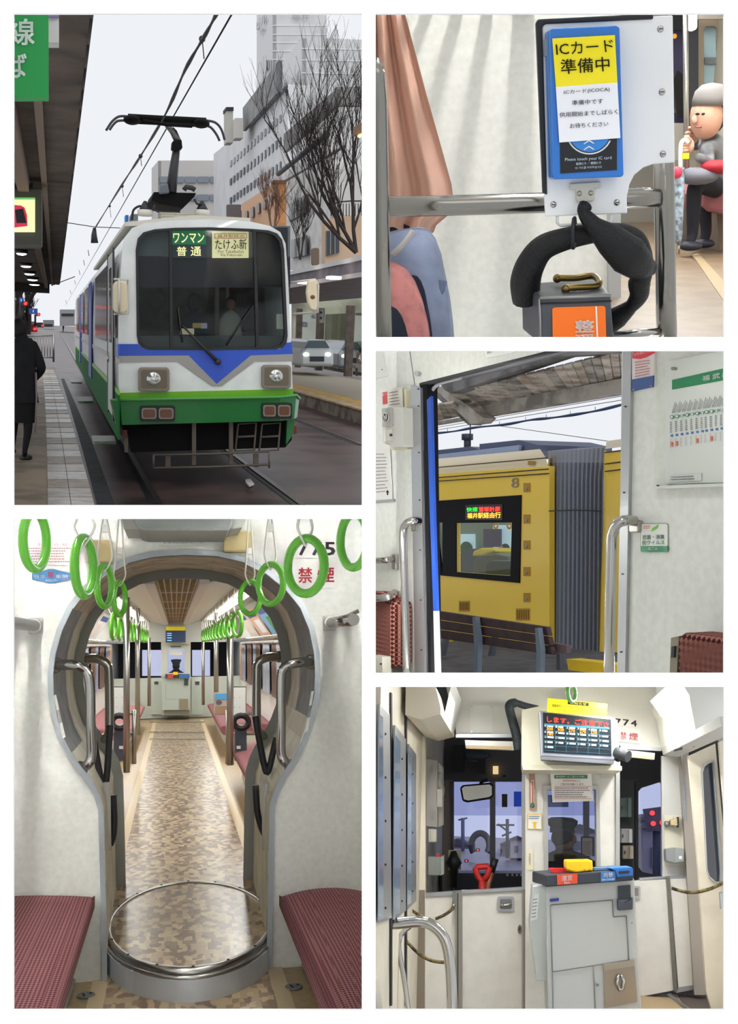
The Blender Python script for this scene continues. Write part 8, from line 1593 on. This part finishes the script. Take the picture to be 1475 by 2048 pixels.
    se = thing(k, 'driver_seat', 'dark driver seat hidden behind the fare machine partition', 'seat', V((c.x, vv, FW))); part(se, 'cushion', G().box((c.x - .22, vv - .2, c.z - .42), (c.x + .26, vv + .25, c.z - .31)), DARK, .03); part(se, 'pedestal', G().tube([V((c.x, vv, FW)), V((c.x, vv, c.z - .42))], .05, 10), STEEL)
    struct(k, 'floor_driver', G().box((UL, VP + .1, FW - .03), (UR + .1, VC, FW)), M((70, 66, 64), .7))
    t_ = thing(k, 'timetable_holder', 'timetable card in a dark holder right of the driver', 'card', D(1175, 1710, vv + .4)); part(t_, 'stand', G().tube([D(1175, 1712, vv + .43), D(1175, 1880, vv + .43)], .012, 6), DARK); plate(t_, 'frame', R4(1161, 1673, 1188, 1712), vv + .42, .02, DARK); plate(t_, 'card', R4(1164, 1676, 1184, 1712), vv + .4, .02, M((190, 180, 172), .6)); rows(t_, (1165, 1682, 1183, 1710), vv + .4, 7, M((120, 104, 104), .6), .4, 3)
    # --- fare machine
    vf = VP - .75
    fm = thing(k, 'fare_machine', 'large grey fare machine with red, yellow and blue trays', 'fare machine', D(1180, 2035, vf)); gy = M((188, 192, 189), .45)
    plate(fm, 'cabinet', [(1091, 1772), (1267, 1756), (1274, 1880), (1284, 2045), (1096, 2045)], vf, .5, gy, .006)
    part(fm, 'side_unit', G().prism(k.P([(1064, 1772), (1092, 1768), (1098, 1962), (1072, 1962), (1058, 1850)], vf + .05), (0, .3, 0)), M((188, 194, 190), .45), .005)
    plate(fm, 'side_print', [(1068, 1790), (1078, 1786), (1074, 1838), (1060, 1842)], vf + .046, .004, M((216, 220, 216), .5)); rows(fm, [(1066, 1796), (1075, 1794), (1071, 1836), (1062, 1838)], vf + .045, 6, M((90, 100, 110), .6), .3, 5)
    tp = part(fm, 'top_unit', G().prism([D(1090, 1750, vf - .04), D(1266, 1738, vf - .04), D(1266, 1761, vf - .04), D(1090, 1774, vf - .04)], (-.05, .42, 0)), M((50, 56, 66), .5), .006)
    plate(fm, 'red_tray', [(1097, 1737), (1142, 1737), (1146, 1744), (1104, 1746)], vf + .06, .1, M((214, 30, 30), .35)); 
    yb = part(fm, 'yellow_reader', G().loft([k.P([(1131, 1741), (1149, 1745), (1185, 1741), (1180, 1736)], vf - .02), k.P([(1131, 1722), (1149, 1724), (1184, 1721), (1164, 1718)], vf - .02)], cap=True, smooth=False), M((246, 200, 14), .35)); part(fm, 'yellow_reader_front', G().prism(k.P([(1131, 1721), (1183, 1720), (1185, 1741), (1151, 1745), (1131, 1738)], vf - .03), (0, .22, 0)), M((246, 200, 14), .35), .006)
    for x in (1168, 1178): plate(fm, 'reader_hole', OV(x, 1740, 1.1, 1.1, 8), vf - .035, .004, BLACK)
    bt = plate(fm, 'blue_tray', [(1216, 1736), (1262, 1734), (1265, 1738), (1265, 1752), (1234, 1755), (1230, 1742)], vf - .05, .2, M((40, 112, 196), .4), .004); plate(bt, 'tray_opening', [(1237, 1743), (1258, 1741), (1258, 1746), (1237, 1748)], vf - .055, .006, DARK); plate(fm, 'blue_mat', [(1186, 1736), (1214, 1735), (1218, 1739), (1188, 1741)], vf, .1, M((90, 140, 190), .4))
    fr_ = plate(fm, 'fare_label', [(1113, 1750), (1154, 1747), (1154, 1767), (1114, 1770)], vf - .045, .004, M((222, 76, 40), .4)); ptext(fr_, '運賃', [(1123, 1751.5), (1144, 1750), (1144, 1761), (1123, 1762.5)], vf - .046, WHITE, .01); ptext(fr_, 'Fare', [(1128, 1763.5), (1139, 1762.8), (1139, 1767), (1128, 1768)], vf - .046, WHITE)
    ch = plate(fm, 'change_label', [(1201, 1744), (1230, 1742), (1230, 1761), (1201, 1764)], vf - .045, .004, M((58, 120, 186), .4)); ptext(ch, '両替', [(1206, 1745.5), (1225, 1744), (1225, 1754), (1206, 1755.5)], vf - .046, WHITE, .01); ptext(ch, 'Get Change', [(1203, 1757.5), (1228, 1755.5), (1228, 1760), (1203, 1762)], vf - .046, WHITE)
    jt = M((120, 122, 120), .5)
    for a, b in (((1100, 1810), (1224, 1800)), ((1224, 1800), (1226, 1834)), ((1226, 1834), (1252, 1832)), ((1252, 1832), (1257, 1920)), ((1100, 1810), (1104, 1944)), ((1104, 1944), (1257, 1920)), ((1104, 1944), (1106, 2045)), ((1186, 1931), (1191, 2045))):
        part(fm, 'panel_joint', G().tube(k.P([a, b], vf - .004), .0022, 5), jt)
    plate(fm, 'blue_badge', [(1099, 1798), (1117, 1796), (1117, 1802), (1099, 1804)], vf - .008, .008, M((40, 60, 150), .4)); plate(fm, 'lock', OV(1194, 1970, 4, 4, 14), vf - .012, .012, M((150, 150, 150), .3, .8)); plate(fm, 'lock_slot', OV(1194, 1970, 1.4, 1.4, 8), vf - .014, .003, BLACK); plate(fm, 'screw', OV(1263, 1846, 1, 1, 8), vf - .004, .004, DARK)
    cf = plate(fm, 'coin_flap', [(1206, 1928), (1268, 1920), (1274, 2004), (1209, 2016)], vf - .01, .012, M((150, 138, 120), .35, .6)); plate(cf, 'flap_lip', [(1206, 1928), (1268, 1920), (1269, 1932), (1207, 1942)], vf - .02, .012, M((156, 146, 130), .3, .7)); part(cf, 'pull_handle', G().tube(k.P([(1237, 1950), (1233, 1965), (1238, 1980), (1245, 1978), (1247, 1962), (1241, 1950)], vf - .03), .007, 8), CHROME)
    nh = plate(fm, 'note_slot', [(1235, 1772), (1260, 1770), (1261, 1798), (1236, 1800)], vf - .012, .012, M((34, 46, 54), .3)); plate(nh, 'slot_holder', [(1234, 1797), (1240, 1803), (1250, 1805), (1259, 1801), (1265, 1794), (1265, 1819), (1235, 1821)], vf - .04, .04, M((62, 68, 78), .5), .004)
    # unseen fill lamps added to the compartment, lying level with the bar of the white wall
    for s_, px in (('left', 900), ('right', 1270)):
        a = KW.D(px, 1361.5, 4.0); dv = (k.R @ V((0, 1, 0))) * 1.5; b = a + dv; b = V((b.x, b.y, -(1361.5 - CY) / FPX * b.y))
        q0, q1 = k.Ri @ a, k.Ri @ b
        t_ = thing(k, 'unseen_lamp', 'slim unseen added fill lamp above the %s cab door' % s_, 'light', (q0 + q1) / 2); part(t_, 'tube', G().tube([q0, q1], .006, 6), M((255, 255, 250), .5, emit=2))
        lamp(k, 'cab_fill_light_' + s_, (q0 + q1) / 2 - V((0, 0, .008)), (1.5, .06), 18, (0, 0, -1), (1, 1, .97), axis=(q1 - q0))
    return k
k5 = cab()
